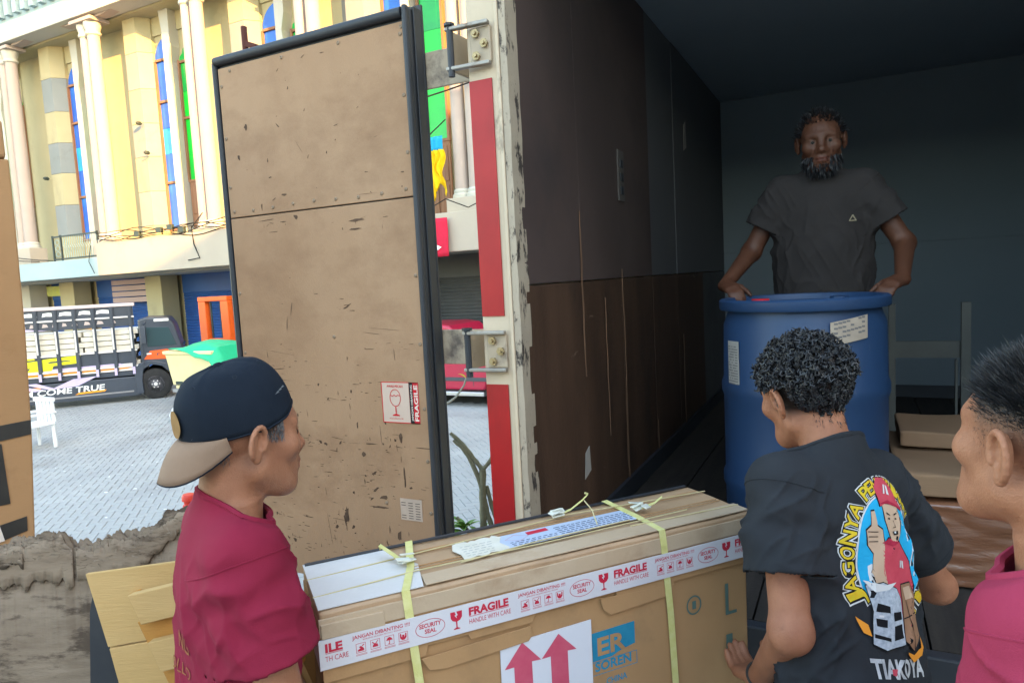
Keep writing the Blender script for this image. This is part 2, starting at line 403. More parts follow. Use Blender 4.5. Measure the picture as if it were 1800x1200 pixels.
# ground floor: shutters set back between pillars
bp(MB().box(-36, 17.2, -.02, 6, 17.4, 3.4), 'wall', wall_c)
for (x0, x1, m) in ((-35.5, -31, m_shut), (-29.9, -28.1, m_shut), (-26.9, -22.95, m_shut), (-21.9, -17.0, m_shut), (-16.1, -12.9, m_shut), (-12.0, -5.8, m_shutg), (-5.0, 2, m_shutg)):
    s = bp(MB().box(x0, 17.1, 2.75, x1, 17.2, 3.4), 'shutter_housing', m)
    b_ = MB(); z = 0.0
    while z < 2.74:
        b_.add([(x0, 17.14, z), (x1, 17.14, z), (x1, 17.11, z + .05), (x0, 17.11, z + .05), (x1, 17.14, z + .098), (x0, 17.14, z + .098)], [(0, 1, 2, 3), (3, 2, 4, 5)]); z += .1
    tag(b_.build('shutter_slat', m, s), kind='stuff')
for x0, x1 in ((-30.85, -30.05), (-28.0, -27.1), (-22.85, -22.0), (-16.9, -16.2), (-12.8, -12.1), (-5.75, -5.1)):
    bp(MB().box(x0, 16.3, -.02, x1, 17.0, 3.4), 'pillar', wall_c if x0 != -30.85 else wall_w, bevel=.02)
bp(MB().box(-29.9, 16.9, 2.9, -28.4, 16.98, 3.3), 'signboard', mat('faded yellow sign', (.5, .55, .12), (.4, .45, .2), .6))
lo = MB()
for k in range(4): lo.box(-25.2, 16.6, 2.5 + k * .22, -23.2, 16.66, 2.68 + k * .22)
bp(lo, 'louvre_vent', mat('pink louvre', (.42, .32, .32), rough=.6))
# cables, floodlights and pipes along the parapet top
cb = MB()
for k in range(5):
    z = 4.5 + .05 * k; pts = []
    for t in np.linspace(0, 1, 26): pts.append((-21.6 + 9.2 * t, 13.97 - .02 * k, z + .09 * math.sin(9 * t + k * 2) + .05 * math.sin(23 * t + k)))
    cb.tube(pts, .014, 5)
cb.tube([(-27.6, 14.0, 4.6), (-26.2, 13.95, 4.25), (-25, 14.0, 4.1), (-24.3, 14.05, 4.05)], .014, 5)
cb.tube([(-27.6, 14.0, 4.4), (-26.2, 13.95, 4.15), (-25, 14.0, 4.05)], .014, 5)
cb.tube([(-16.9, 14.1, 5.0), (-17.3, 14.0, 4.6), (-17.2, 13.95, 4.1), (-17.0, 13.94, 3.7), (-17.5, 13.94, 3.66)], .016, 5)
cb.tube([(-22.1, 14.0, 4.4), (-22.25, 13.98, 3.9), (-22.0, 13.97, 3.5)], .012, 5)
cb.tube([(-9.0, 13.9, 4.35), (-8.5, 13.9, 4.55), (-7.9, 13.9, 4.3), (-7.3, 13.9, 4.5)], .014, 5)
cb.tube([(-9.4, 14.1, 6.95), (-8.4, 14.1, 7.05), (-7.2, 14.1, 7.2)], .02, 5); cb.tube([(-9.3, 14.1, 5.9), (-8.5, 14.1, 6.4)], .015, 5)
bp(cb, 'cable', m_cable)
for (x, z) in ((-19.6, 4.58), (-18.6, 4.62), (-17.6, 4.55), (-18.1, 4.66)):
    f_ = MB(); f_.box(x - .12, 13.86, z - .07, x + .12, 13.96, z + .09); f_.bar((x, 13.96, z), (x, 14.02, z - .12), .03, .03)
    bp(f_, 'floodlight', m_dark, bevel=.01)
for (x, z) in ((-25.45, 7.0), (-20.25, 8.15), (-20.0, 7.2)): bp(MB().lathe([(.03, 14.7), (.06, 14.75), (.06, 14.85), (.02, 14.9)], (x, 0, z), 10, 'y'), 'lamp_bracket', m_dark)
# things hanging on the building front
m_red = mat('red banner cloth', (0.55, 0.02, 0.06), (0.48, 0.02, 0.05), .7)
bn = MB()
nn = 8
for i in range(nn + 1):
    for j in range(nn + 1): bn.v.append((-9.25 + .78 * i / nn, 13.86 + .012 * math.sin(i * 1.3 + j * .7), 3.22 + .9 * j / nn))
bn.f += [(i * (nn + 1) + j, (i + 1) * (nn + 1) + j, (i + 1) * (nn + 1) + j + 1, i * (nn + 1) + j + 1) for i in range(nn) for j in range(nn)]
ban = bn.build('banner', m_red, smooth=True, solid=.006)
tag(ban, 'small red banner with white emblem hung from the balcony parapet', 'banner')
em = MB(); put_poly(em, [(.27, .55), (.45, .55), (.45, .82), (.27, .82)], (-9.25, 13.835, 3.22), EX, EZ)
put_poly(em, [(.36, .48), (.42, .3), (.6, .22), (.5, .16), (.36, .1), (.22, .16), (.12, .22), (.3, .3)], (-9.25, 13.835, 3.22), EX, EZ)
em.build('emblem', mat('white print', (.75, .75, .75), rough=.7), ban)
cl = MB(); n1, n2 = 14, 10
for i in range(n1 + 1):
    for j in range(n2 + 1):
        u, v = i / n1, j / n2
        cl.v.append((-9.05 + .5 * u + .06 * math.sin(9 * v), 14.02 + .05 * math.sin(u * 22 + v * 2), 5.72 - (.98 + .2 * math.sin(u * 7)) * v))
cl.f += [(i * (n2 + 1) + j, (i + 1) * (n2 + 1) + j, (i + 1) * (n2 + 1) + j + 1, i * (n2 + 1) + j + 1) for i in range(n1) for j in range(n2)]
tag(cl.build('hanging_cloth', mat('yellow cloth', (.75, .52, .01), (.68, .42, .01), .8), smooth=True, solid=.006), 'yellow cloth hung out to dry in front of the green window', 'laundry')
cl2 = MB()
for i in range(9):
    for j in range(5): cl2.v.append((-9.1 + .5 * i / 8, 14.1 + .03 * math.sin(i * 2.2), 6.05 - .34 * j / 4))
cl2.f += [(i * 5 + j, (i + 1) * 5 + j, (i + 1) * 5 + j + 1, i * 5 + j + 1) for i in range(8) for j in range(4)]
tag(cl2.build('hanging_cloth', mat('blue cloth', (.02, .3, .55), rough=.8), smooth=True, solid=.006), 'small blue cloth hung just above the yellow cloth', 'laundry')

# ================================================================== UNSEEN BLOCKS AT THE RIGHT (added to cast the yard's shade)
m_shade_block = mat('shade block wall', (0.5, 0.49, 0.46), (0.56, 0.55, 0.52), .8, .5)
sh = MB().box(30, -45, -.02, 34, -15.4, 33).build('shade_block', m_shade_block)
tag(sh, 'tall plain grey building block added unseen at the right to shade the yard', 'building')
sh2 = MB().box(30, -15.3, -.02, 34, 24, 19.8).build('shade_block', m_shade_block)
tag(sh2, 'lower unseen grey block added beside the tall one to shade the yard', 'building')
# ================================================================== STAKE TRUCK
m_tb = mat('charcoal truck paint', (0.030, 0.040, 0.060), (0.042, 0.054, 0.078), .35, 1.5, coat=.3)
m_tw = mat('white painted steel', (0.72, 0.70, 0.70), (0.62, 0.58, 0.56), .5, 3.0)
m_lav = mat('lavender vinyl', (0.50, 0.42, 0.66), (0.56, 0.48, 0.72), .5)
m_yel = mat('yellow vinyl', (0.72, 0.74, 0.01), rough=.5)
m_or = mat('orange vinyl', (0.85, 0.33, 0.01), rough=.5)
m_ro = mat('red orange vinyl', (0.75, 0.10, 0.01), rough=.5)
m_wp = mat('white vinyl', (0.8, 0.8, 0.8), rough=.5)
m_cyan = mat('cyan vinyl', (0.02, 0.32, 0.6), rough=.5)
m_tyre = mat('tyre rubber', (0.025, 0.025, 0.027), (0.04, 0.04, 0.04), .85, 6)
m_gls = mat('dark vehicle glass', (0.03, 0.06, 0.07), rough=.06, spec=.6)
m_sack = mat('cream cargo wrap', (0.68, 0.62, 0.50), (0.75, 0.72, 0.66), .7, 2.0)
TY = 11.3
tk = empty('stake_truck', 'black stake bed truck painted with yellow and lavender lettering parked in the yard', 'truck', (-18.3, 12.3, 0))
def tp(mb, name, m, parent=None, **k):
    o = mb.build(name, m, parent or tk, **k)
    if parent is None: o.matrix_parent_inverse = Matrix.Translation((18.3, -12.3, 0))
    return o
cabp = [(-16.2, .62), (-16.2, 2.28), (-15.9, 2.34), (-15.05, 2.30), (-14.86, 2.1), (-14.62, 1.42), (-14.58, .95), (-14.6, .55), (-15.15, .55), (-15.22, .8), (-15.45, .98), (-15.75, 1.02), (-16.05, .95), (-16.2, .75)]
cab = tp(MB().prism(cabp, (0, TY + .03, 0), EX, EZ, EYI, 1.95), 'cab', m_tb, bevel=.05, seg=3)
MB().prism([(-15.92, 1.5), (-15.92, 2.05), (-15.08, 2.02), (-14.82, 1.5)], (0, TY + .028, 0), EX, EZ, (0, -1, 0), .012).build('side_window', m_gls, cab, bevel=.006)
MB().prism([(-16.1, 1.15), (-15.85, 1.38), (-15.2, 1.40), (-15.0, 1.28), (-15.15, 1.12)], (0, TY + .03, 0), EX, EZ, (0, -1, 0), .008).build('door_graphic', m_ro, cab)
MB().box(-15.98, TY - .02, 1.28, -15.8, TY + .02, 1.32).build('door_handle', m_tw, cab)
MB().box(-15.6, TY + .01, 2.2, -15.05, TY + .028, 2.27).build('name_plate', m_wp, cab)
tx = MB(); put_text(tx, 'r', (-15.6, TY + .018, 1.24), EX, EZ, .1, width=.12, offset=.02); tx.build('lettering', m_tb, cab)
mi = MB(); mi.obox((-16.02, TY - .16, 1.85), (.1, 0, 0), (0, .05, 0), (0, 0, .24)); mi.bar((-16.0, TY - .12, 2.12), (-15.9, TY + .05, 2.2), .03, .03); mi.bar((-16.1, TY - .1, 1.0), (-16.08, TY - .14, 2.0), .03, .03)
tp(mi, 'mirror', m_tb, bevel=.02)
tp(MB().box(-14.62, TY + .2, 1.45, -14.58, TY + 1.8, 1.5), 'windscreen', m_gls)
# bed floor, skirt, mudguard
tp(MB().box(-22.2, TY + .05, .74, -16.3, TY + 2.0, .86), 'bed', m_tb)
sk = tp(MB().prism([(-21.2, .18), (-20.9, .7), (-16.35, .7), (-16.3, .16)], (0, TY + .02, 0), EX, EZ, EYI, .06), 'side_skirt', m_tb, bevel=.02)
MB().box(-20.8, TY + .0, .27, -16.5, TY + .02, .31).build('trim_strip', mat('silver trim', (.3, .3, .32), rough=.4, metal=.6), sk)
yb = MB().prism([(-20.1, .6), (-18.75, .63), (-18.9, .55), (-20.0, .52)], (0, TY + .02, 0), EX, EZ, (0, -1, 0), .004); yb.build('yellow_stripe', m_or, sk); yb = MB().prism([(-17.9, .39), (-17.2, .41), (-17.25, .36), (-18.0, .34)], (0, TY + .02, 0), EX, EZ, (0, -1, 0), .004)
yb.build('yellow_stripe', m_or, sk)
tx = MB(); put_text(tx, 'DREAM COME TRUE', (-20.0, TY + .012, .385), (1, 0, .01), EZ, .16, width=2.75, offset=.02, shear=.15); tx.build('lettering', m_wp, sk)
lv = MB(); lv.prism([(-19.7, .72), (-19.4, .72), (-18.75, .56), (-18.95, .52)], (0, TY + .016, 0), EX, EZ, (0, -1, 0), .004); lv.prism([(-19.2, .74), (-18.9, .74), (-18.5, .58), (-18.0, .78), (-17.4, .8), (-17.9, .58), (-18.6, .54)], (0, TY + .014, 0), EX, EZ, (0, -1, 0), .004)
lv.build('lavender_stripe', m_lav, sk)
tp(MB().prism([(-16.4, .2), (-16.45, .85), (-16.3, 1.05), (-15.85, 1.12), (-15.3, 1.0), (-15.05, .72), (-15.2, .74), (-15.45, .93), (-15.85, 1.0), (-16.15, .88), (-16.22, .6), (-16.2, .2)], (0, TY - .03, 0), EX, EZ, EYI, .3), 'mudguard', m_tb, bevel=.015)
for x in (-15.43, -21.2):
    for yy in (TY + .02, TY + 1.7):
        wl = tp(MB().lathe([(.25, 0), (.40, .0), (.44, .03), (.44, .2), (.40, .23), (.25, .23)], (x, yy, .43), 26, 'y'), 'wheel', m_tyre, smooth=True)
        h = MB().lathe([(.24, -.0), (.24, .05), (.14, .06), (.12, .0), (.05, -.01)], (x, yy, .43), 22, 'y'); h.build('rim', mat('steel rim', (.12, .12, .14), rough=.5, metal=.5), wl, smooth=True)
        nb = MB()
        for k in range(6): nb.lathe([(.018, -.02), (.018, .05)], (x + .1 * math.cos(k * 1.047), yy, .43 + .1 * math.sin(k * 1.047)), 6, 'y')
        nb.lathe([(.05, -.04), (.06, .02)], (x, yy, .43), 10, 'y')
        nb.build('wheel_hub', m_tw, wl)
ch = MB().box(-22, TY + .6, .5, -15, TY + .75, .7).box(-22, TY + 1.3, .5, -15, TY + 1.45, .7); tp(ch, 'chassis', m_tb)
# stake sides: top board, rails, uprights
bd = tp(MB().box(-22.2, TY + .02, 2.13, -16.32, TY + .06, 2.68), 'top_board', m_tb)
tp(MB().box(-22.25, TY - .03, 2.68, -16.25, TY + .08, 2.77), 'top_rail', mat('pinkish rail', (.58, .48, .48), rough=.5), bevel=.01)
for z, h in ((2.36, .045), (1.42, .05), (.98, .05)): tp(MB().box(-22.2, TY - .025, z, -16.3, TY + .015, z + h), 'rail', m_tw, bevel=.008)
pm_ = None
for k in range(13):
    x = -22.1 + k * .47
    p = MB().box(x, TY - .04, .86, x + .075, TY + .0, 2.68).box(x + .075, TY - .025, .9, x + .1, TY + .0, 2.68)
    pst = tp(p, 'stake', m_tb if k % 2 else m_tb)
    MB().box(x + .008, TY - .048, 1.5, x + .05, TY - .04, 2.1).build('stake_face', m_tw, pst)
    MB().box(x - .01, TY - .052, .78, x + .06, TY - .04, .98).build('stake_foot', m_lav, pst)
lt = MB(); random.seed(3); x = -21.4
while x < -16.9:
    wd = random.uniform(.18, .42); put_poly(lt, [(0, 0), (wd * .3, .02), (wd, 0), (wd * .96, .1), (wd * .5, .115), (.03, .1)], (x, TY + .016, 2.5), EX, EZ); x += wd + random.uniform(.06, .16)
lt.build('painted_writing', m_wp, bd)
lt = MB(); x = -21.3
while x < -16.9:
    wd = random.uniform(.08, .2); put_poly(lt, [(0, 0), (wd, .01), (wd * .8, .08), (wd * .2, .1)], (x, TY + .016, 2.22), EX, EZ); x += wd + random.uniform(.06, .16)
lt.build('painted_writing', mat('pale brown vinyl', (.5, .42, .4), rough=.6), bd)
lt = MB(); put_poly(lt, [(0, 0), (3.6, .0), (2.7, .1), (1.4, .19), (0, .2)], (-22.1, TY + .018, 2.14), EX, EZ); lt.build('lavender_band', m_lav, bd)
# slanting boards and lettering panel between the stakes
lo_b = tp(MB().box(-22.2, TY + .03, 1.08, -16.35, TY + .06, 1.42), 'lower_board', m_tb)
g1 = MB(); g1.prism([(-21.9, 1.1), (-21.95, 1.36), (-20.9, 1.38), (-20.95, 1.28), (-21.1, 1.1)], (0, TY + .03, 0), EX, EZ, (0, -1, 0), .006); g1.build('graphic', m_or, lo_b)
g1 = MB(); g1.prism([(-20.55, 1.12), (-20.3, 1.5), (-19.75, 1.5), (-19.72, 1.42), (-18.9, 1.42), (-18.85, 1.36), (-17.75, 1.42), (-17.85, 1.2), (-18.45, 1.18), (-18.5, 1.05), (-19.1, 1.05), (-19.0, 1.16)], (0, TY + .025, 0), EX, EZ, (0, -1, 0), .01); g1.build('graphic', m_yel, lo_b)
g1 = MB()
for (a, b, c_) in ((-20.1, 1.35, -19.6), (-19.2, 1.32, -18.7), (-18.6, 1.25, -18.0)): put_poly(g1, [(0, 0), (c_ - a, .03), (c_ - a - .05, .055), (.08, .05)], (a, TY + .012, b), EX, EZ)
g1.build('graphic', m_tb, lo_b)
lw = tp(MB().box(-22.2, TY + .03, .88, -16.4, TY + .055, 1.08), 'lower_board', m_tw)
g1 = MB(); put_poly(g1, [(0, 0), (5.3, .05), (5.5, .12), (0, .08)], (-21.9, TY + .024, .89), EX, EZ); g1.build('graphic', m_or, lw)
g1 = MB(); put_poly(g1, [(0, 0), (2.3, .04), (3.3, .02), (3.1, .1), (0, .08)], (-19.9, TY + .022, 1.0), EX, EZ); g1.build('graphic', m_lav, lw)
g1 = MB(); put_poly(g1, [(0, 0), (.8, .03), (.9, .1), (0, .1)], (-21.7, TY + .02, .98), EX, EZ); g1.build('graphic', m_cyan, lw)
# cargo of pale bundles behind the stakes: things riding on the bed
proto = None
for r_ in range(8):
    for k in range(4):
        x = -21.6 + k * 1.44 + .12 * math.sin(r_ * 2.1)
        if proto is None:
            b_ = MB().box(-.70, 0, 0, .70, 1.7, .135); proto = b_.build('cargo_bundle', m_sack, bevel=.012, seg=2); o = proto
        else: o = proto.copy(); C.objects.link(o)
        o.location = (x + .7 + random.uniform(-.02, .02), TY + .12 + random.uniform(0, .05), .87 + r_ * .147); o.scale = (1, 1, .97)
        tag(o, 'cream wrapped slab stacked with its like behind the stakes of the black truck', 'bundle', 'cream cargo bundles on the stake truck')

for o in [q for c in tk.children for q in (c, *c.children)]:          # short cab, bed moved up to it
    if o.type == 'MESH' and o.data.users == 1 and not o.name.startswith(('wheel', 'rim', 'wheel_hub')):
        for v in o.data.vertices: v.co.x = -14.6 + (v.co.x + 14.6) * .72 if v.co.x > -16.3 else v.co.x + .476
# the truck stands askew in the yard: front corner at (-15.7, 12.1)
tk_rot = Matrix.Translation((-15.7, 12.1, 0)) @ Matrix.Rotation(R(50), 4, 'Z') @ Matrix.Diagonal((.86, .86, .91, 1)) @ Matrix.Translation((14.6, -TY, 0))
tk.matrix_world = tk_rot @ Matrix.Translation((-18.3, 12.3, 0))
for o in list(C.objects):
    if o.name.startswith('cargo_bundle'): o.matrix_world = tk_rot @ Matrix.Translation(o.location) @ Matrix.Diagonal((1, 1, .97, 1))

# ================================================================== PALLET STACKER (orange)
m_orng = mat('orange machine paint', (0.78, 0.12, 0.01), (0.7, 0.1, 0.01), .45, 2)
st = empty('pallet_stacker', 'orange pallet stacker with tall mast parked before the blue shutters', 'forklift', (-16.6, 14.0, 0))
def part_at(root):
    inv = Matrix.Translation(-root.location)
    def f(mb, name, m, parent=None, **k):
        o = mb.build(name, m, parent or root, **k)
        if parent is None: o.matrix_parent_inverse = Matrix.Rotation(-root.rotation_euler.z, 4, 'Z') @ inv
        return o
    return f
sp = part_at(st)
for x in (-17.22, -16.3): sp(MB().box(x, 13.9, .1, x + .3, 14.1, 2.42), 'mast_rail', m_orng, bevel=.02)
sp(MB().box(-17.22, 13.89, 2.42, -16.0, 14.11, 2.56), 'top_bar', m_orng, bevel=.02)
sp(MB().box(-16.92, 13.92, 1.22, -16.3, 14.08, 1.34), 'cross_bar', m_orng, bevel=.02)
sp(MB().box(-17.1, 14.1, .15, -16.1, 14.7, 1.2), 'body', m_orng, bevel=.05)
for x in (-16.95, -16.45): sp(MB().box(x, 12.9, .1, x + .18, 13.9, .17), 'fork', m_dark, bevel=.01)
for x in (-16.8, -16.4): sp(MB().tube([(x, 14.0, .2), (x, 14.0, 2.4)], .03, 8), 'lift_chain', m_dark)
for x in (-17.1, -16.2): sp(MB().lathe([(.1, 0), (.1, .08)], (x, 14.4, .08), 14, 'x'), 'wheel', m_tyre)

# ================================================================== YELLOW TUB ON TROLLEY WITH GREEN TARP
m_tub = mat('pale yellow plastic', (0.68, 0.58, 0.30), (0.72, 0.63, 0.36), .5, 2)
tb = empty('plastic_tub', 'pale yellow insulated plastic tub under a green tarpaulin', 'tub', (-13.3, 10.9, .58))
tpart = part_at(tb)
def tub_body():
    mb = MB(); x0, x1, y0, y1 = -14.18, -12.62, 10.4, 11.5; vs = []
    for (z, k) in ((.58, .10), (1.3, .02), (1.3, -.02), (1.38, -.02), (1.38, .07), (.68, .14)):
        vs += [(x0 + k, y0 + k, z), (x1 - k, y0 + k, z), (x1 - k, y1 - k, z), (x0 + k, y1 - k, z)]
    return mb.add(vs, [(a + b * 4, (a + 1) % 4 + b * 4, (a + 1) % 4 + (b + 1) * 4, a + (b + 1) * 4) for b in range(5) for a in range(4)] + [(3, 2, 1, 0), (20, 21, 22, 23)])
t_ = tpart(tub_body(), 'shell', m_tub, bevel=.02)
for x in (-13.95, -13.55): MB().box(x, 10.475, .6, x + .22, 10.5, .67).build('fork_slot', m_dark, t_)
tpart(MB().box(-14.0, 10.5, .5, -12.8, 11.4, .57), 'skid', m_tub, bevel=.02)
tf = MB(); n1, n2 = 26, 22
for i in range(n1 + 1):
    for j in range(n2 + 1):
        u, v = i / n1, j / n2; x = -13.9 + 1.55 * u; y = 10.33 + 1.3 * v
        z = 1.42 + .16 * math.sin(math.pi * min(1, u * 1.1)) * math.sin(math.pi * v) + .03 * mnoise.noise(Vector((x * 4, y * 4, 0)))
        edge = max(0, .16 - v) / .16 * min(1, max(0, (u - .12) * 2.2))
        z -= .26 * edge * min(1, u * 1.2); y -= .02 * edge
        z -= .4 * max(0, u - .85) / .15
        tf.v.append((x, y, z))
tf.f += [(i * (n2 + 1) + j, (i + 1) * (n2 + 1) + j, (i + 1) * (n2 + 1) + j + 1, i * (n2 + 1) + j + 1) for i in range(n1) for j in range(n2)]
tag(tf.build('tarpaulin', mat('green tarpaulin', (0.01, 0.42, 0.19), (0.01, 0.5, 0.24), .5, 3), smooth=True, solid=.008), 'bright green tarpaulin draped over the yellow tub', 'tarpaulin')
tr = empty('trolley', 'low trolley carrying the yellow tub', 'trolley', (-13.4, 10.95, 0)); trp = part_at(tr)
trp(MB().box(-14.05, 10.45, .42, -12.7, 11.45, .5), 'deck', mat('grey steel', (.3, .3, .32), rough=.5, metal=.5))
for x in (-13.6, -12.85):
    for y in (10.6, 11.3): trp(MB().lathe([(.12, 0), (.14, .02), (.14, .06), (.12, .08)], (x, y, .14), 16, 'x'), 'wheel', m_tyre); trp(MB().box(x + .01, y - .03, .14, x + .07, y + .03, .42), 'fork', m_dark)
m_clear = mat('cloudy plastic wrap', (0.66, 0.70, 0.74), (0.75, 0.78, 0.8), .25, 5, rough2=.4)
for (x, y, s, lab) in ((-12.75, 10.0, .30, 'cloudy plastic bundle lying upper at the foot of the trolley'), (-12.5, 9.55, .26, 'cloudy plastic bundle lowest on the paving by the trolley'), (-13.75, 10.6, .2, 'small cloudy plastic bag by the truck wheel')):
    bm_ = bmesh.new(); bmesh.ops.create_icosphere(bm_, subdivisions=4, radius=1)
    for v in bm_.verts:
        n_ = mnoise.fractal(v.co * 1.6 + Vector((x * 3, y, 0)), 1, 2, 4); v.co *= 1 + .22 * n_; v.co.x *= s * 1.35; v.co.y *= s; v.co.z = max(-.72, v.co.z) * s * .75
    me = bpy.data.meshes.new('plastic_bundle'); bm_.to_mesh(me); bm_.free()
    for p in me.polygons: p.use_smooth = True
    o = link('plastic_bundle', me, m_clear); o.location = (x, y, .72 * .75 * s); tag(o, lab, 'plastic bag')

# ================================================================== RED VAN
m_rp = mat('red car paint', (0.42, 0.006, 0.045), (0.38, 0.006, 0.04), .3, 1, coat=.6)
m_chrome = mat('silver trim metal', (.55, .56, .58), rough=.3, metal=.9)
m_pl = mat('grey plastic', (.08, .08, .09), rough=.6)
cr = empty('red_van', 'red family van parked beyond the gap beside the truck door', 'van', (-8.3, 12.9, 0)); cp = part_at(cr)
CY = 12.1
body = [(-10.6, .42), (-10.65, 1.0), (-10.55, 1.12), (-6.75, 1.02), (-5.75, .95), (-5.5, .78), (-5.5, .42), (-5.9, .36), (-5.95, .55), (-6.15, .7), (-6.4, .72), (-6.65, .6), (-6.75, .36), (-9.3, .36), (-9.4, .6), (-9.65, .72), (-9.9, .7), (-10.1, .55), (-10.15, .38)]
bd_ = cp(MB().prism(body, (0, CY, 0), EX, EZ, EYI, 1.62), 'body', m_rp, bevel=.05, seg=3)
gh = [(-10.55, 1.1), (-10.4, 1.66), (-10.2, 1.74), (-7.9, 1.74), (-7.6, 1.7), (-6.75, 1.02)]
cp(MB().prism(gh, (0, CY + .1, 0), EX, EZ, EYI, 1.42), 'roof', m_rp, bevel=.06, seg=3)
for a, b, c_, d_ in ((-10.3, -9.3, -9.3, -10.2), (-9.22, -8.3, -8.3, -9.22), (-8.2, -7.05, -7.62, -8.2)):
    cp(MB().prism([(a, 1.12), (b, 1.12 if b < -7.2 else 1.1), (c_, 1.6), (d_, 1.6)], (0, CY + .1, 0), EX, EZ, (0, -1, 0), .014), 'side_window', m_gls, bevel=.004)
for x in (-9.26, -8.25, -7.0):
    cp(MB().box(x, CY - .004, .45, x + .012, CY + .0, 1.08), 'door_seam', m_pl)
cp(MB().box(-7.98, CY - .03, .88, -7.78, CY - .002, .93), 'door_handle', m_chrome, bevel=.008)
cp(MB().box(-10.5, CY - .02, .55, -5.6, CY - .002, .63), 'side_moulding', m_pl, bevel=.006)
cp(MB().box(-9.3, CY - .03, .24, -6.75, CY + .12, .33), 'running_board', m_chrome, bevel=.015)
cp(MB().obox((-6.95, CY - .12, 1.1), (.06, 0, 0), (0, .1, 0), (0, 0, .07)), 'mirror', mat('pale blue mirror cap', (.25, .5, .55), rough=.3), bevel=.03)
cp(MB().box(-10.3, CY + .2, .2, -5.8, CY + 1.4, .4), 'underbody', m_pl)
cp(MB().box(-5.52, CY + .1, .6, -5.47, CY + .4, .78), 'headlight', m_gls, bevel=.01)
for x in (-9.72, -6.35):
    for y in (CY + .02, CY + 1.4):
        wl = cp(MB().lathe([(.2, 0), (.29, 0), (.33, .03), (.33, .17), (.29, .2), (.2, .2)], (x, y, .33), 24, 'y'), 'wheel', m_tyre, smooth=True)
        MB().lathe([(.2, .0), (.19, .03), (.08, .02), (.04, -.0)], (x, y, .33), 20, 'y').build('rim', m_chrome, wl, smooth=True)

# ================================================================== WHITE CHAIR, RED BOLLARD, SHRUB
m_wpl = mat('white plastic', (.78, .79, .8), (.72, .73, .74), .4, 3)
wc = empty('plastic_chair', 'white plastic chair standing on the paving behind the tall carton', 'chair', (-13.3, 6.9, 0)); wp = part_at(wc)
for (x, y) in ((-13.5, 6.7), (-13.0, 6.7), (-13.5, 7.2), (-13.0, 7.2)): wp(MB().bar((x, y, 0), (x * .98 - .265, y * .98 + .14, .44), .05, .06), 'leg', m_wpl, bevel=.01)
wp(MB().box(-13.55, 6.65, .42, -12.95, 7.22, .46), 'seat', m_wpl, bevel=.015)
for x in (-13.56, -13.0): wp(MB().box(x, 6.7, .62, x + .06, 7.25, .66), 'arm', m_wpl, bevel=.012); wp(MB().box(x, 6.7, .44, x + .06, 6.76, .64), 'arm_post', m_wpl, bevel=.012)
for k in range(5): wp(MB().box(-13.5 + k * .115, 7.2, .46, -13.43 + k * .115, 7.24, .85), 'back_slat', m_wpl, bevel=.01)
wp(MB().box(-13.55, 7.19, .83, -12.95, 7.25, .91), 'back_rail', m_wpl, bevel=.015)
rb = empty('bollard', 'small red plastic bollard on the paving behind the man in the cap', 'bollard', (-5.23, 3.94, 0))
MB().lathe([(.05, .04), (.05, .70), (.052, .72), (.052, .78), (.04, .79), (.04, .815), (.055, .82), (.055, .86), (.045, .875), (.015, .88)], (0, 0, 0), 20).build('post', mat('red plastic', (.62, .035, .02), rough=.4), rb, smooth=True)
MB().lathe([(.13, 0), (.13, .03), (.06, .05)], (0, 0, 0), 20).build('foot', m_tyre, rb, smooth=True)
m_bark = mat('grey green bark', (0.16, 0.15, 0.10), (0.26, 0.25, 0.18), .8, 14, bump=.004, bscale=40)
m_leaf = mat('fresh leaf', (0.10, 0.22, 0.03), (0.16, 0.30, 0.05), .5, 6)
sh_ = empty('shrub', 'bare stemmed shrub with a tuft of green leaves in the gap beside the truck post', 'shrub', (-1.98, 3.42, 0))
def sv(x, y, z): return (x + 1.98, y - 3.42, z)
sb = MB()
for pts, r0, r1 in (([(-1.98, 3.42, 0), (-1.96, 3.4, .7), (-1.955, 3.4, 1.12), (-1.95, 3.4, 1.30), (-1.945, 3.41, 1.5)], .024, .02),
                    ([(-1.945, 3.41, 1.5), (-1.99, 3.4, 1.56), (-2.05, 3.38, 1.65), (-2.12, 3.36, 1.72)], .014, .011),
                    ([(-1.945, 3.41, 1.5), (-1.90, 3.43, 1.555), (-1.86, 3.46, 1.66), (-1.84, 3.48, 1.8)], .013, .009),
                    ([(-1.93, 3.44, 0), (-1.90, 3.42, .8), (-1.90, 3.42, 1.1), (-1.93, 3.41, 1.24), (-1.96, 3.4, 1.42), (-2.03, 3.38, 1.6), (-2.1, 3.36, 1.68)], .018, .012),
                    ([(-1.9, 3.46, 0), (-1.85, 3.45, .9), (-1.86, 3.45, 1.1), (-1.9, 3.43, 1.25), (-1.93, 3.42, 1.4)], .018, .012),
                    ([(-1.8, 3.5, .4), (-1.83, 3.48, 1.05), (-1.80, 3.48, 1.25)], .01, .006),
                    ([(-2.02, 3.4, .9), (-2.0, 3.36, 1.08), (-2.1, 3.34, 1.22)], .012, .01)):
    q_ = np.array([sv(*p) for p in pts]); n = len(q_); tt = np.linspace(0, n - 1, (n - 1) * 6 + 1); pp = np.vstack([2 * q_[0] - q_[1], q_, 2 * q_[-1] - q_[-2]]); out = []
    for t in tt:
        i = min(int(t), n - 2); f_ = t - i; a_, b_, c_, d_ = pp[i], pp[i + 1], pp[i + 2], pp[i + 3]
        out.append(.5 * (2 * b_ + (c_ - a_) * f_ + (2 * a_ - 5 * b_ + 4 * c_ - d_) * f_ ** 2 + (3 * b_ - a_ - 3 * c_ + d_) * f_ ** 3))
    sb.tube(out, [r * (1 + .10 * math.sin(k * 1.7) + random.uniform(-.05, .05)) for k, r in enumerate(np.linspace(r0, r1, len(out)))], 9)
sb.build('stem', m_bark, sh_, smooth=True)
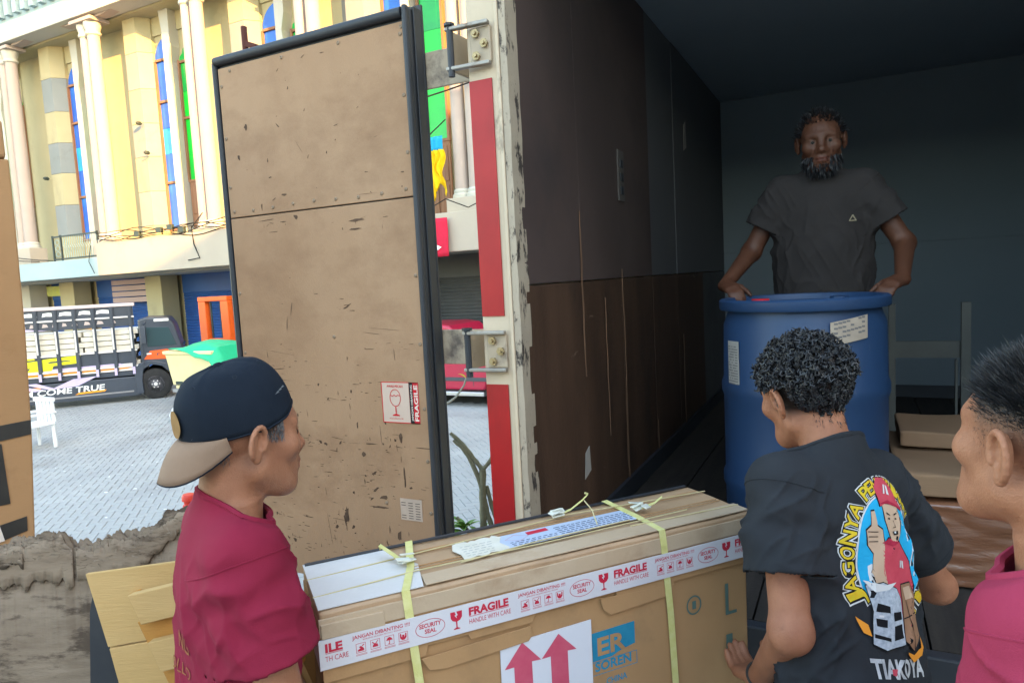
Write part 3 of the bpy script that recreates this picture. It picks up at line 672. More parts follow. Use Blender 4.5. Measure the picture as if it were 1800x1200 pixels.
sb = MB(); sb.tube([sv(-2.12, 3.36, 1.9), sv(-2.08, 3.38, 1.93), sv(-2.03, 3.4, 2.0), sv(-2.02, 3.41, 2.04)], [.008, .007, .006, .005], 6); sb.tube([sv(-2.25, 3.3, 1.86), sv(-2.12, 3.36, 1.9)], .008, 6); sb.tube([sv(-2.3, 3.3, .8), sv(-2.25, 3.3, 1.86)], .011, 6)
sb.build('twig', mat('pale twig', (.42, .42, .36), rough=.7), sh_, smooth=True)
def leaf(mb, base, d, L, W, droop=.3):
    base, d = Vector(base), Vector(d).normalized(); s = d.cross(Vector((0, 0, 1))).normalized(); vs = []; n = 5
    for i in range(n + 1):
        t = i / n; p = base + d * L * t - Vector((0, 0, 1)) * droop * L * t * t; wd = W * math.sin(math.pi * (t ** .7)) * .5 + .0008
        vs += [p - s * wd + Vector((0, 0, wd * .4)), p, p + s * wd + Vector((0, 0, wd * .4))]
    mb.add(vs, [(i * 3 + k, i * 3 + k + 1, i * 3 + k + 4, i * 3 + k + 3) for i in range(n) for k in (0, 1)])
for (cx, cy, cz, n, L) in ((-2.05, 3.33, 1.17, 16, .12), (-1.98, 3.38, 1.1, 14, .11), (-1.84, 3.44, 1.1, 8, .09), (-2.12, 3.3, 1.1, 12, .11)):
    for k in range(n):
        a = random.uniform(0, 6.28); mb = MB(); leaf(mb, sv(cx, cy, cz + random.uniform(-.03, .02)), (math.cos(a), math.sin(a), random.uniform(.1, 1.2)), L * random.uniform(.7, 1.15), .034, random.uniform(.1, .6)); mb.build('leaf', m_leaf, sh_, smooth=True)
mb = MB(); leaf(mb, sv(-2.02, 3.41, 2.04), (-.6, 0, .5), .07, .02); leaf(mb, sv(-2.02, 3.41, 2.04), (.5, .1, .5), .06, .02); mb.build('leaf', mat('yellow leaf', (.6, .5, .05), rough=.6), sh_)
# ================================================================== DOCK
DOCK, BED = 0.87, 1.55
m_conc = mat('worn concrete', (.26, .25, .23), (.34, .33, .30), .85, 2.5, stain=(.16, .15, .13), stain_scale=2.0, stain_lo=.52, stain_hi=.7, bump=.006, bscale=30)
tag(MB().box(-3.9, -9, -.02, 5.5, 1.93, DOCK).build('dock_floor', m_conc, bevel=.02), kind='structure')

dw_ = MB().box(-7, -9.3, -.02, 12, -9.05, 5.2).build('sky_blocker_wall', mat('dull added wall', (.38, .36, .33), (.43, .41, .375), .85, .8)); tag(dw_, 'unseen wall added behind the dock to dim the truck interior', 'wall')  # unseen wall added to hold sky light back from the truck

# ================================================================== BOX TRUCK
YR = 2.0                                   # rear plane of the truck body
m_cream = mat('cream truck paint', (.56, .45, .32), (.62, .51, .38), .5, 2.5, stain=(.33, .26, .19), stain_scale=9, stain_lo=.60, stain_hi=.68, stain_stretch=(1, 1, .5), bump=.0015, bscale=40)
m_chip = mat('chipped cream paint', (.38, .32, .25), (.46, .39, .30), .65, 4, stain=(.06, .05, .045), stain_scale=26, stain_lo=.54, stain_hi=.60, stain_stretch=(1, 1, .4), bump=.003, bscale=60)
m_refl = mat('red reflective tape', (.40, .007, .010), (.34, .006, .009), .38, 8, stain=(.28, .006, .008), stain_scale=5, stain_lo=.55, stain_hi=.7, stain_stretch=(1, 1, .3))
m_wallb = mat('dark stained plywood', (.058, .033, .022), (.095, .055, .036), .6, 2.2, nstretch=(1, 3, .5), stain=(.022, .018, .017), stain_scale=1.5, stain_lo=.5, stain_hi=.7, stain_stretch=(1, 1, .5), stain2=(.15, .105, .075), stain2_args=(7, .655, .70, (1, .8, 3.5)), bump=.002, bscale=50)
m_upper = mat('reddish brown wall sheet', (.075, .054, .050), (.10, .073, .068), .6, 1.6, nstretch=(1, 1, .6), stain=(.055, .045, .046), stain_scale=1.3, stain_lo=.5, stain_hi=.75)  # reddish brown upper sheets, mottled a little darker
m_bulk = mat('veil tinted bulkhead', (.165, .20, .23), (.19, .225, .255), .6, .8)  # blue grey tint stands for the veil of flare in the truck
m_ceil = mat('veil paled ceiling sheet', (.30, .36, .42), (.34, .40, .46), .6, .8)  # ceiling paled and blued in place of the veil of flare
m_bulk2 = mat('grimy blue grey sheet', (.10, .10, .108), (.12, .12, .128), .6, 1.2)  # far wall panels blued to carry the same veil of flare
m_lowshade = mat('shade dark lower panel', (.075, .076, .08), (.095, .098, .103), .65, 2.5, stain=(.06, .06, .065), stain_scale=2, stain_lo=.5, stain_hi=.7)  # lower panels darkened for the shade low in the truck
m_floor = mat('dirty floor planks', (.03, .026, .024), (.05, .042, .036), .7, 4, nstretch=(8, .6, 1), bump=.003, bscale=30)
m_steel = mat('worn steel', (.30, .28, .25), (.40, .37, .33), .45, 9, metal=.6, stain=(.16, .10, .06), stain_scale=8, stain_lo=.55, stain_hi=.7)
m_strap = mat('painted hinge strap', (.40, .32, .23), (.47, .385, .285), .55, 5, stain=(.14, .11, .09), stain_scale=6, stain_lo=.54, stain_hi=.68)
m_brass = mat('dull brass plating', (.42, .33, .18), (.36, .27, .15), .4, 20, metal=.7)
m_gask = mat('black rubber gasket', (.020, .023, .030), (.032, .036, .045), .5, 3)
m_ply = mat('scuffed plywood', (.335, .200, .115), (.39, .245, .148), .62, 1.6, nstretch=(1.5, 1, .7), stain=(.24, .135, .077), stain_scale=1.9, stain_lo=.50, stain_hi=.78, stain_stretch=(1, 1, 1.6),
            stain2=(.13, .08, .05), stain2_args=(5.5, .70, .73, (1, 1, 2.6)), bump=.0012, bscale=70, bstretch=(4, 1, 1))
m_scr = mat('dark scuff', (.075, .045, .03), (.14, .085, .055), .7, 30)
tr_ = empty('box_truck', 'box truck backed up to the dock with its rear door swung open', 'truck', (0, YR, 0)); bt = part_at(tr_)
XL, XR, ZT, YF = -.955, 1.28, 3.95, 6.0
# outer skin, roof, floor, bulkhead
bt(MB().box(XL - .10, YR + .01, BED - .12, XL - .045, YF, ZT + .1), 'outer_skin', m_cream)
bt(MB().box(XR + .045, YR + .01, BED - .12, XR + .10, YF, ZT + .1), 'outer_skin', m_cream)
bt(MB().box(XL - .10, YR + .01, ZT, XR + .1, YF, ZT + .05), 'roof', m_ceil)
bt(MB().box(XL - .1, YF - .06, 2.72, XR + .1, YF + .04, ZT - .002), 'bulkhead', m_bulk)
bt(MB().box(XL - .1, YF - .062, BED, XR + .1, YF + .04, 2.718), 'bulkhead', m_bulk)
bt(MB().box(XL - .1, YR + .05, BED - .119, XR + .1, YF, BED - .045), 'underfloor', m_gask)
bt(MB().box(XL, YF - .085, BED - .04, XR, YF - .061, BED + .09), 'kick_strip', m_gask)
for x0 in (XL + .001, XR - .02): bt(MB().box(x0, YR + .05, BED + .004, x0 + .019, YF - .064, BED + .09), 'kick_strip', m_gask)
for k in range(10):
    x0 = XL + k * .228; bt(MB().box(x0 + .003, YR + .05, BED - .04, x0 + .225, YF - .07, BED + random.uniform(-.003, .002)), 'floor_plank', m_floor)
bt(MB().box(XL - .1, YR - .0, BED - .16, XR + .1, YR + .045, BED + .004), 'sill', m_gask, bevel=.006)
# left wall panels: lower plywood sheets, upper sheets, seams open
zs = (BED + .005, 2.58, 3.0, ZT - .004)
ys = [YR + .02, 2.55, 3.06, 3.62, 4.2, 5.0, YF - .07]
for i in range(len(ys) - 1):
    for k in range(2):
        z0, z1 = ((zs[0], 2.575), (2.58, zs[3]))[k]
        d = random.uniform(0, .006)
        bt(MB().box(XL - .03 + d, ys[i] + .0015, z0, XL + d, ys[i + 1] - .0015, z1), 'wall_panel', (m_wallb if i < 5 else m_lowshade) if k == 0 else (m_upper if i < 3 else m_bulk2), bevel=.002)
        bt(MB().box(XR, ys[i] + .003, z0, XR + .03, ys[i + 1] - .003, z1), 'wall_panel', m_lowshade if k == 0 else m_bulk2, bevel=.002)
sp_m = mat('pale split wood', (.12, .07, .045), (.20, .12, .075), .7, 8, nstretch=(1, 1, .2))
def splinter(y, z0, z1, wd):
    mb = MB(); n = 7; vs = []
    for i in range(n + 1):
        z = z0 + (z1 - z0) * i / n; q = wd * (.35 + .65 * math.sin(math.pi * i / n)) * random.uniform(.6, 1.2); yy = y + random.uniform(-.006, .006)
        vs += [(XL + .008, yy - q / 2, z), (XL + .011, yy + q / 2, z)]
    mb.add(vs, [(2 * i, 2 * i + 1, 2 * i + 3, 2 * i + 2) for i in range(n)])
    bt(mb, 'splinter', sp_m)
for (y, z0, z1, wd) in ((3.055, 1.6, 2.12, .026), (3.06, 2.1, 2.62, .01), (2.53, 2.2, 2.85, .012), (3.62, 1.56, 1.8, .012), (4.3, 1.56, 2.2, .012), (2.80, 1.9, 2.5, .006)): splinter(y, z0, z1, wd)
# slot plate in the wall and two scraps of paper
pl = bt(MB().box(XL + .004, 3.05, 2.93, XL + .012, 3.14, 3.16), 'slot_plate', mat('dark steel', (.09, .08, .075), (.13, .115, .105), .6, 9), bevel=.003)  # plate of darker steel than the other fittings
for z in (2.96, 3.02, 3.08): MB().box(XL + .012, 3.075, z, XL + .016, 3.115, z + .035).build('slot', m_gask, pl)
m_paper = mat('old paper', (.30, .29, .27), (.36, .34, .32), .8, 5)
tag(MB().prism([(0, 0), (.07, .02), (.06, .12), (.015, .10)], (XL + .0085, 2.47, 1.80), (0, 1, 0), EZ, (1, 0, 0), .002).build('paper_scrap', m_paper), 'torn paper scrap stuck low on the dark wall of the truck', 'paper')
tag(MB().prism([(0, 0), (.08, .03), (.07, .19), (.01, .16)], (XL + .0085, 4.45, 3.35), (0, 1, 0), EZ, (1, 0, 0), .002).build('paper_scrap', m_paper), 'pale scrap stuck high on the dark wall of the truck', 'paper')
# rear post at the hinge side: stepped cream section, chipped inner lip, red strips
post = bt(MB().box(-1.092, YR - .03, BED - .3, -.986, YR + .06, ZT + .2), 'post', m_cream, bevel=.006)
bt(MB().box(-.984, YR - .045, BED - .3, -.972, YR + .05, ZT + .2), 'post_fold', m_cream, bevel=.003)
lip = MB(); n = 46
vs = []
random.seed(5)
for i in range(n + 1):
    z = BED - .2 + (ZT + .2 - BED) * i / n; e = random.uniform(-.0025, .0025)
    vs += [(-.970, YR - .04, z), (-.950 + e * .6, YR - .035, z), (-.950 + e * .6, YR + .045, z), (-.970, YR + .045, z)]
lip.add(vs, [(4 * i + a, 4 * i + (a + 1) % 4, 4 * i + 4 + (a + 1) % 4, 4 * i + 4 + a) for i in range(n) for a in range(4)])
bt(lip, 'post_lip', m_chip)
for z0, z1 in ((1.3, 2.258), (2.483, 3.232)): bt(MB().box(-1.088, YR - .0345, z0, -1.007, YR - .0305, z1), 'reflective_strip', m_refl)
bt(MB().box(XR - .02, YR - .03, BED - .3, XR + .1, YR + .06, ZT + .2), 'post', m_cream, bevel=.006)
bt(MB().box(XL - .1, YR - .03, ZT - .01, XR + .1, YR + .009, ZT + .2), 'header', m_cream, bevel=.006)
bt(MB().box(XL, YR + .4, .55, XL + .2, YF, BED - .2), 'chassis_rail', m_gask); bt(MB().box(XR - .3, YR + .4, .55, XR - .1, YF, BED - .2), 'chassis_rail', m_gask)
for x in (XL - .02, XR - .25):
    wl = bt(MB().lathe([(.28, 0), (.44, 0), (.48, .04), (.48, .24), (.44, .27), (.28, .27)], (x, 5.0, .48), 28, 'x'), 'wheel', m_tyre, smooth=True)
    MB().lathe([(.28, .04), (.12, .1), (.08, .02)], (x, 5.0, .48), 20, 'x').build('rim', m_steel, wl, smooth=True)
# hinges: plate with bolts on the post, pin, strap to the door
for z in (3.335, 2.37):
    h = MB(); h.box(-1.075, YR - .042, z - .056, -1.0, YR - .031, z + .056)
    hp = bt(h, 'hinge_plate', m_strap, bevel=.012)
    for (dx, dz) in ((.026, .034), (.055, 0.0), (.026, -.034)):
        bo = MB(); bo.lathe([(.014, -.012), (.014, -.006), (.011, 0)], (-1.075 + dx, YR - .042, z + dz), 6, 'y'); bo.lathe([(.006, -.02), (.006, -.012)], (-1.075 + dx, YR - .042, z + dz), 8, 'y')
        bo.build('bolt', m_brass, hp)
    for s_ in (1, -1): ar = MB().bar((-1.0, YR - .05, z + s_ * .061), (-1.15, YR - .06, z + s_ * .061), .022, .012); ar.build('hinge_ear', m_steel, hp, bevel=.003)
    MB().tube([(-1.135, YR - .06, z - .085), (-1.135, YR - .06, z + .078)], .011, 10).lathe([(.018, z + .070), (.018, z + .078)], (-1.135, YR - .06, 0), 8).build('hinge_pin', m_gask, hp)
    MB().box(-1.44, YR + .082, z - .062, -1.13, YR + .092, z + .062).bar((-1.145, YR - .055, z), (-1.135, YR + .087, z), .125, .012, up=(1, 0, 0)).build('hinge_strap', m_strap, hp, bevel=.003)

# ---- the open rear door, hanging flat against the line of the rear frame
DX0, DX1, DZ0, DZ1 = -2.26, -1.318, 1.45, 3.535
dr = empty('door_origin', None, None); bpy.data.objects.remove(dr)
core = bt(MB().box(DX0, YR + .002, DZ0, DX1 - .008, YR + .066, DZ1), 'rear_door', m_gask, bevel=.012)
MB().box(DX0 - .012, YR + .068, DZ0 - .02, DX1 + .001, YR + .08, DZ1 + .02).build('outer_sheet', m_gask, core, bevel=.004)
MB().tube([(DX0 + .02, YR - .006, DZ1 - .025), (DX1 - .028, YR - .008, DZ1 - .025)], .018, 10).build('gasket', m_gask, core, smooth=True)
MB().tube([(DX0 + .014, YR - .004, DZ0), (DX0 + .014, YR - .004, DZ1 - .03)], .013, 10).build('gasket', m_gask, core, smooth=True)
MB().box(DX1 - .024, YR - .022, DZ0, DX1 - .004, YR + .001, DZ1 - .004).build('gasket', m_gask, core, bevel=.008)
MB().box(DX1 - .006, YR + .022, DZ0, DX1, YR + .066, DZ1).build('gasket', m_gask, core, bevel=.008)
panels = []
for z0, z1 in ((DZ0 + .01, 2.897), (2.902, DZ1 - .055)):
    p = MB().box(DX0 + .036, YR - .012, z0, DX1 - .026, YR + .0, z1).build('plywood_panel', m_ply, core, bevel=.002); panels.append(p)
# rivets
rv = MB().lathe([(.0072, 0), (.0062, -.0025), (.0035, -.0038), (.003, -.002)], (0, 0, 0), 12, 'y').mesh('rivet'); rv.materials.append(mat('tarnished rivet', (.24, .17, .11), (.32, .24, .17), .5, 90, metal=.4))
def rivet(x, z, par):
    o = bpy.data.objects.new('rivet', rv); C.objects.link(o); o.parent = par; o.location = (x, YR - .012, z)
for k in range(9): rivet(DX0 + .06 + k * .1035, 2.925 + .004 * math.sin(k * 5), panels[1])
for z in (3.05, 3.24, 3.44): rivet(DX1 - .038, z, panels[1]); rivet(DX0 + .05, z - .03, panels[1])
for k in range(4): rivet(DX0 + .1 + k * .27, DZ1 - .072, panels[1])
for z in (2.6, 2.36, 2.13, 1.94, 1.75): rivet(DX1 - .038, z + .03, panels[0]); rivet(DX0 + .05, z, panels[0])
rivet(-1.74, 2.42, panels[0]); rivet(-1.55, 1.80, panels[0])
# scuffs and gouges, dense towards the bottom
random.seed(21)
sc = MB()
def scuff(x, z, L, H, ang=0.0):
    n = random.randint(7, 11); pts = []
    for k in range(n):
        a = 2 * math.pi * k / n; r = random.uniform(.45, 1.15); u, v = L * r * math.cos(a), H * r * math.sin(a)
        pts.append((x + u * math.cos(ang) - v * math.sin(ang), YR - .0128 - .0004 * random.random(), z + u * math.sin(ang) + v * math.cos(ang)))
    sc.add(pts, [tuple(range(n))])
clus = [(random.uniform(DX0 + .1, DX1 - .1), 1.55 + 1.0 * random.random() ** 1.5, random.uniform(.03, .12), random.uniform(.015, .06)) for _ in range(30)] + [(-1.62, 2.0, .14, .02), (-1.45, 1.84, .10, .02), (-1.60, 1.70, .25, .06), (-1.9, 1.62, .2, .05), (-1.62, 2.83, .05, .012), (-1.98, 2.86, .06, .01)]
for (x0, z0, sx_, sz_) in clus:
    for k in range(random.randint(6, 15)):
        x, z = x0 + random.gauss(0, sx_), z0 + random.gauss(0, sz_)
        if not (DX0 + .05 < x < DX1 - .04 and 1.5 < z < 2.88): continue
        if random.random() < .72: scuff(x, z, random.lognormvariate(-4.6, .75), random.uniform(.0006, .0018), random.gauss(0, .10))
        elif random.random() < .5: scuff(x, z, random.uniform(.0008, .0022), random.lognormvariate(-4.4, .6), random.gauss(0, .12))
        else: scuff(x, z, random.lognormvariate(-5.1, .6), random.lognormvariate(-5.3, .6), random.uniform(-1, 1))
for k in range(26):
    z = random.uniform(2.92, 3.45); x = random.uniform(DX0 + .06, DX1 - .06); scuff(x, z, random.lognormvariate(-5, .7), random.uniform(.0006, .003), random.uniform(-1.2, 1.2))
for (x, z, L, H) in ((-1.60, 2.84, .04, .006), (-1.60, 2.81, .03, .004), (-1.64, 1.98, .016, .014), (-1.60, 2.02, .03, .004), (-1.74, 1.74, .008, .035), (-1.75, 1.72, .012, .03), (-1.5, 1.68, .01, .03), (-1.56, 1.82, .022, .012), (-1.58, 1.78, .05, .004), (-1.66, 2.09, .005, .016), (-1.46, 1.9, .005, .05), (-2.1, 3.24, .01, .014), (-2.15, 3.13, .008, .012), (-1.87, 3.35, .004, .008), (-2.0, 3.1, .004, .01), (-1.93, 2.965, .014, .005), (-2.05, 2.93, .004, .016), (-1.95, 2.865, .022, .003), (-2.0, 2.83, .03, .0015)): scuff(x, z, L, H)
tag(sc.build('scuff', m_scr, core), kind='stuff')
# stickers
m_stk = mat('sticker paper', (.60, .46, .38), (.54, .42, .34), .6, 6); m_redp = mat('red print', (.55, .02, .03), rough=.6); m_blkp = mat('black print', (.02, .02, .02), rough=.6)
m_whtp = mat('pale print', (.72, .62, .55), rough=.6)
sx, sz, yy = -1.537, 2.105, YR - .0142
so_ = (sx, yy, sz)
stk = MB().box(sx, YR - .0136, sz, sx + .162, YR - .0125, sz + .150).build('sticker', m_stk, core)
q = MB()
for (a, b, c_, d_) in ((0, 0, .162, .003), (0, .147, .162, .150), (0, 0, .003, .15), (.121, 0, .162, .15)): q.box(sx + a, yy, sz + b, sx + c_, yy + .0004, sz + d_)
put_text(q, 'AWAS PECAH', (sx + .06, yy - .0004, sz + .130), EX, EZ, .009, width=.07, offset=.02, align='c')
put_ring(q, (.06, .092), .024, .032, .0025, so_, EX, EZ, .0005); put_poly(q, [(.058, .062), (.058, .034), (.044, .029), (.044, .026), (.076, .026), (.076, .029), (.062, .034), (.062, .062)], so_, EX, EZ, .0006)
put_poly(q, [(.04, .10), (.048, .096), (.056, .101), (.064, .096), (.072, .101), (.08, .098), (.08, .101), (.072, .104), (.064, .099), (.056, .104), (.048, .099), (.04, .103)], so_, EX, EZ, .0006)
put_text(q, 'FRAGILE HANDLE WITH CARE', (sx + .06, yy - .0004, sz + .014), EX, EZ, .005, width=.06, align='c')
q.build('print', m_redp, stk)
q = MB(); q.box(sx + .122, yy - .0006, sz + .003, sx + .138, yy - .0002, sz + .147); q.build('print', m_blkp, stk)
q = MB(); put_text(q, 'FRAGILE', (sx + .158, yy - .0008, sz + .01), EZ, (-1, 0, 0), .016, width=.13, offset=.03); put_text(q, 'JANGAN DIBANTING', (sx + .1355, yy - .0009, sz + .01), EZ, (-1, 0, 0), .008, width=.13, offset=.015); q.build('print', m_whtp, stk)
s2 = MB().box(-1.487, YR - .0136, 1.745, -1.393, YR - .0125, 1.825).build('sticker', mat('dull label paper', (.5, .38, .3), (.44, .34, .27), .6, 20), core)
q = MB(); random.seed(2)
for r_ in range(7):
    for cidx in range(3):
        if cidx == 0 and 2 <= r_ <= 4: continue
        put_poly(q, [(0, 0), (.02, 0), (.02, .0022), (0, .0022)], (-1.483 + cidx * .031, YR - .0138, 1.752 + r_ * .0095), EX, EZ, .0003)
q.build('print', m_blkp, s2)
# door bolt end standing above the top edge
lk = MB(); lk.tube([(-2.12, YR + .04, DZ1 - .02), (-2.12, YR + .04, DZ1 + .10)], .012, 8); lk.bar((-2.115, YR + .04, DZ1 + .035), (-2.06, YR + .04, DZ1 + .012), .018, .02)
lk.build('locking_bar', mat('rusty bar', (.10, .035, .028), rough=.7), core)

# ================================================================== CARGO IN THE TRUCK
m_blue = mat('blue plastic', (.012, .040, .105), (.015, .048, .125), .42, 1.2, rough2=.6, stain=(.016, .034, .08), stain_scale=3, stain_lo=.55, stain_hi=.75, stain2=(.05, .075, .13), stain2_args=(14, .66, .70, (1, 1, .25)))
br = empty('plastic_drum', 'big blue plastic drum with two paper labels inside the truck', 'drum', (-.160, 2.64, BED + .004)); RB = .272
prof = [(.24, 0), (RB - .008, .02), (RB, .06), (RB, .24), (RB + .008, .26), (RB + .008, .29), (RB, .31), (RB, .58), (RB + .007, .60), (RB + .007, .63), (RB, .65), (RB - .004, .84), (RB - .02, .885), (RB - .02, .895)]
MB().lathe(prof, n=64).build('shell', m_blue, br, smooth=True)
MB().lathe([(RB - .055, .893), (RB + .006, .893), (RB + .010, .90), (RB + .010, .925), (RB + .002, .932), (RB - .012, .93), (RB - .02, .91), (RB - .055, .905)], n=64).build('lid_ring', m_blue, br, smooth=True)
MB().lathe([(.03, .905), (.03, .925), (.02, .927)], (.12, .05, 0), 12).build('bung', m_blue, br)
MB().lathe([(.03, .905), (.03, .93), (.0, .93)], (-.13, -.08, 0), 12, cap=False).build('bung', m_redp, br)
def drum_label(a0, a1, z0, z1, tilt, m, lines):
    mb = MB(); n = 8
    for i in range(n + 1):
        a = a0 + (a1 - a0) * i / n; t = tilt * (i / n - .5)
        for (z, r_) in ((z0 + t, RB + .003), (z1 + t, RB + .003)): mb.v.append((r_ * math.cos(a), r_ * math.sin(a), z))
    mb.f += [(2 * i, 2 * i + 2, 2 * i + 3, 2 * i + 1) for i in range(n)]
    lb = mb.build('label', m, br, solid=.001)
    q = MB()
    for r_ in range(lines):
        zz = z1 - (z1 - z0) * (.12 + .8 * r_ / lines)
        for i in range(n):
            if random.random() < .15: continue
            aa, ab = a0 + (a1 - a0) * (.08 + .84 * i / n), a0 + (a1 - a0) * (.08 + .84 * (i + .9) / n); ta, tb_ = tilt * ((i + .5) / n - .5), tilt * ((i + .5) / n - .5); hh = (z1 - z0) / lines * .32
            q.add([((RB + .0045) * math.cos(x), (RB + .0045) * math.sin(x), z) for x, z in ((aa, zz + ta), (ab, zz + ta), (ab, zz + ta + hh), (aa, zz + ta + hh))], [(0, 1, 2, 3)])
    q.build('print', mat('grey print', (.16, .15, .15), rough=.7), lb)
random.seed(9)
drum_label(R(212), R(226), .615, .79, 0, m_paper, 15)
drum_label(R(291), R(318), .79, .865, .02, mat('tan label', (.36, .29, .23), (.42, .35, .28), .7, 30), 4)
# wrapped packages at the right
m_kraft = mat('brown carton board', (.24, .145, .085), (.28, .17, .10), .75, 2.5, stain=(.24, .15, .09), stain_scale=3, stain_lo=.55, stain_hi=.75, bump=.001, bscale=30, bstretch=(1, 1, 8))
m_wrap = mat('brown stretch wrap', (.20, .082, .042), (.225, .095, .05), .09, 3, rough2=.16, bump=.010, bscale=6, bstretch=(.55, .55, 1.9), spec=.8, coat=.8)
def soft_box(name, m, parent, x0, y0, z0, x1, y1, z1, amp, sc_=4.0, stretch=(1, 1, 1), r=.03, cuts=26):
    bm_ = bmesh.new(); bmesh.ops.create_cube(bm_, size=2); bmesh.ops.subdivide_edges(bm_, edges=bm_.edges[:], cuts=cuts, use_grid_fill=True)
    h = Vector(((x1 - x0) / 2, (y1 - y0) / 2, (z1 - z0) / 2)); c = Vector(((x0 + x1) / 2, (y0 + y1) / 2, (z0 + z1) / 2))
    for v in bm_.verts:
        p = Vector((v.co.x * h.x, v.co.y * h.y, v.co.z * h.z)); q = Vector((max(-h.x + r, min(h.x - r, p.x)), max(-h.y + r, min(h.y - r, p.y)), max(-h.z + r, min(h.z - r, p.z))))
        d = (p - q); d = d.normalized() if d.length > 1e-9 else Vector((0, 0, 0)); p = q + d * r
        s3 = Vector((p.x * stretch[0], p.y * stretch[1], p.z * stretch[2])) * sc_
        p += d * amp * (abs(mnoise.noise(s3 + c)) * 2 - .5 + .5 * mnoise.noise(s3 * 2.7))
        v.co = p + c
    me = bpy.data.meshes.new(name); bm_.to_mesh(me); bm_.free()
    for p in me.polygons: p.use_smooth = True
    return link(name, me, m, parent)
wrp = soft_box('wrapped_package', m_wrap, None, .125, 2.46, BED + .004, .475, 3.14, BED + .275, .012, 4.5, (.5, .5, 2.6), .014, 44)
tag(wrp, 'long package in shiny brown stretch wrap behind the man in the printed black shirt', 'package')
ct = soft_box('carton', m_kraft, None, .12, 2.49, BED + .283, .48, 3.12, BED + .36, .010, 2.2, (1, 1, 1), .010, 20)
tag(ct, 'slumped brown carton lying on top of the shiny wrapped package', 'carton')
ct2 = soft_box('carton', m_kraft, None, .15, 2.80, BED + .366, .49, 3.14, BED + .43, .010, 2.2, (1, 1, 1), .010, 20)
tag(ct2, 'dim flat carton furthest back on the pile beside the blue drum', 'carton')
# angle iron rack standing by the right wall
rk = empty('metal_rack', 'dim pale angle iron rack standing inside the truck beyond the drum', 'rack', (.4, 4.0, BED)); rp = part_at(rk)
m_ang = mat('pale angle iron', (.11, .11, .10), (.14, .14, .125), .6, 5)
rp(MB().box(.485, 4.0, BED, .525, 4.03, 2.37), 'upright', m_ang); rp(MB().box(.2, 4.03, 2.09, .485, 4.05, 2.175), 'cross_bar', m_ang)
rp(MB().box(.455, 3.95, BED, .465, 3.98, 2.09), 'upright', m_ang); rp(MB().box(.17, 4.0, BED, .2, 4.03, 2.37), 'upright', m_ang)

# ================================================================== TALL CARTONS, BROKEN BOARD AND CRATE LID AT THE LEFT
m_kraft2 = mat('orange brown carton board', (.38, .205, .095), (.43, .24, .115), .75, 2.0, stain=(.31, .165, .075), stain_scale=2.5, stain_lo=.55, stain_hi=.75, bump=.001, bscale=25, bstretch=(1, 1, 6))  # orange brown board of the tall and shallow cartons
m_btape = mat('black tape', (.025, .022, .02), (.04, .035, .03), .45, 6)
lc = empty('tall_carton', 'tall brown carton banded with black tape at the left edge', 'carton', (-3.1, 1.4, DOCK)); lp = part_at(lc)
F0 = Vector((-2.775, 1.535, 0)); fu = Vector((.42, .907, 0)); fb_ = Vector((-.907, .42, 0)); LW = .62     # front face runs along fu, body goes back along fb_
bx = MB(); vs = []
for (z, e) in ((DOCK, .10), (1.5, .115), (1.75, .095), (2.1, .07), (2.5, .052), (2.9, .044), (3.14, .042)):
    for (u, d) in ((-LW, 0), (-e, 0), (-e - .02, .5), (-LW, .5)): p = F0 + fu * u + fb_ * d; vs.append((p.x, p.y, z))
bx.add(vs, [(4 * i + a, 4 * i + (a + 1) % 4, 4 * i + 4 + (a + 1) % 4, 4 * i + 4 + a) for i in range(6) for a in range(4)] + [(3, 2, 1, 0), (24, 25, 26, 27)])
lp(bx, 'box', m_kraft2, bevel=.006)
for pl in ([(-.6, 2.13), (-.068, 2.165), (-.072, 2.11), (-.6, 2.06)], [(-.30, 1.77), (-.115, 1.80), (-.118, 1.745), (-.30, 1.70)], [(-.20, 1.86), (-.16, 1.86), (-.165, 2.09), (-.215, 2.09)]):
    lp(MB().prism(pl, F0 - fb_ * .0012, fu, EZ, -fb_, .002), 'tape', m_btape)
lp(MB().prism([(-.30, 1.715), (-.19, 1.725), (-.20, 1.785), (-.24, 1.79), (-.3, 1.76)], F0 - fb_ * .0035, fu, EZ, -fb_, .002), 'tape_patch', m_whtp)
ucm = MB(); c_ = F0 + fu * -.325 + fb_ * .22; ucm.obox((c_.x, c_.y, 3.213), fu * .275, fb_ * .23, (0, 0, .07))
uc = ucm.build('carton', m_kraft2, bevel=.012); tag(uc, 'shallow brown carton lying on top of the tall taped carton', 'carton')
# mouldy broken plywood board
m_mould = mat('mouldy plywood', (.17, .122, .085), (.27, .205, .15), .85, 16, nstretch=(.35, .35, 1.6), stain=(.085, .06, .043), stain_scale=9, stain_lo=.50, stain_hi=.58, stain_stretch=(.45, .45, 1.5), stain2=(.018, .020, .026), stain2_args=(1.7, .53, .60, (1, 1, .6)), bump=.004, bscale=55, bstretch=(.35, .35, 1.6))  # blue black stain patches also stand for shadow beside the lid
A0, A1 = Vector((-2.35, .80, 0)), Vector((-1.15, 1.38, 0)); dv = (A1 - A0).normalized(); nv = Vector((dv.y, -dv.x, 0))
prof_t = [(0, 1.945), (.25, 1.95), (.36, 1.965), (.42, 1.975), (.48, 1.985), (.52, 1.99), (.55, 1.955), (.60, 1.955), (.67, 1.98), (.75, 1.985), (.80, 2.02), (.86, 2.04), (.92, 2.03), (1.0, 2.04), (1.33, 2.03)]
random.seed(13)
def top_z(s, off, jag): return np.interp(s, [p[0] for p in prof_t], [p[1] for p in prof_t]) + jag * (mnoise.noise(Vector((s * 22, off * 90, 0))) + .6 * mnoise.noise(Vector((s * 70, off * 90, 3))) + .35 * mnoise.noise(Vector((s * 210, off * 90, 7))))
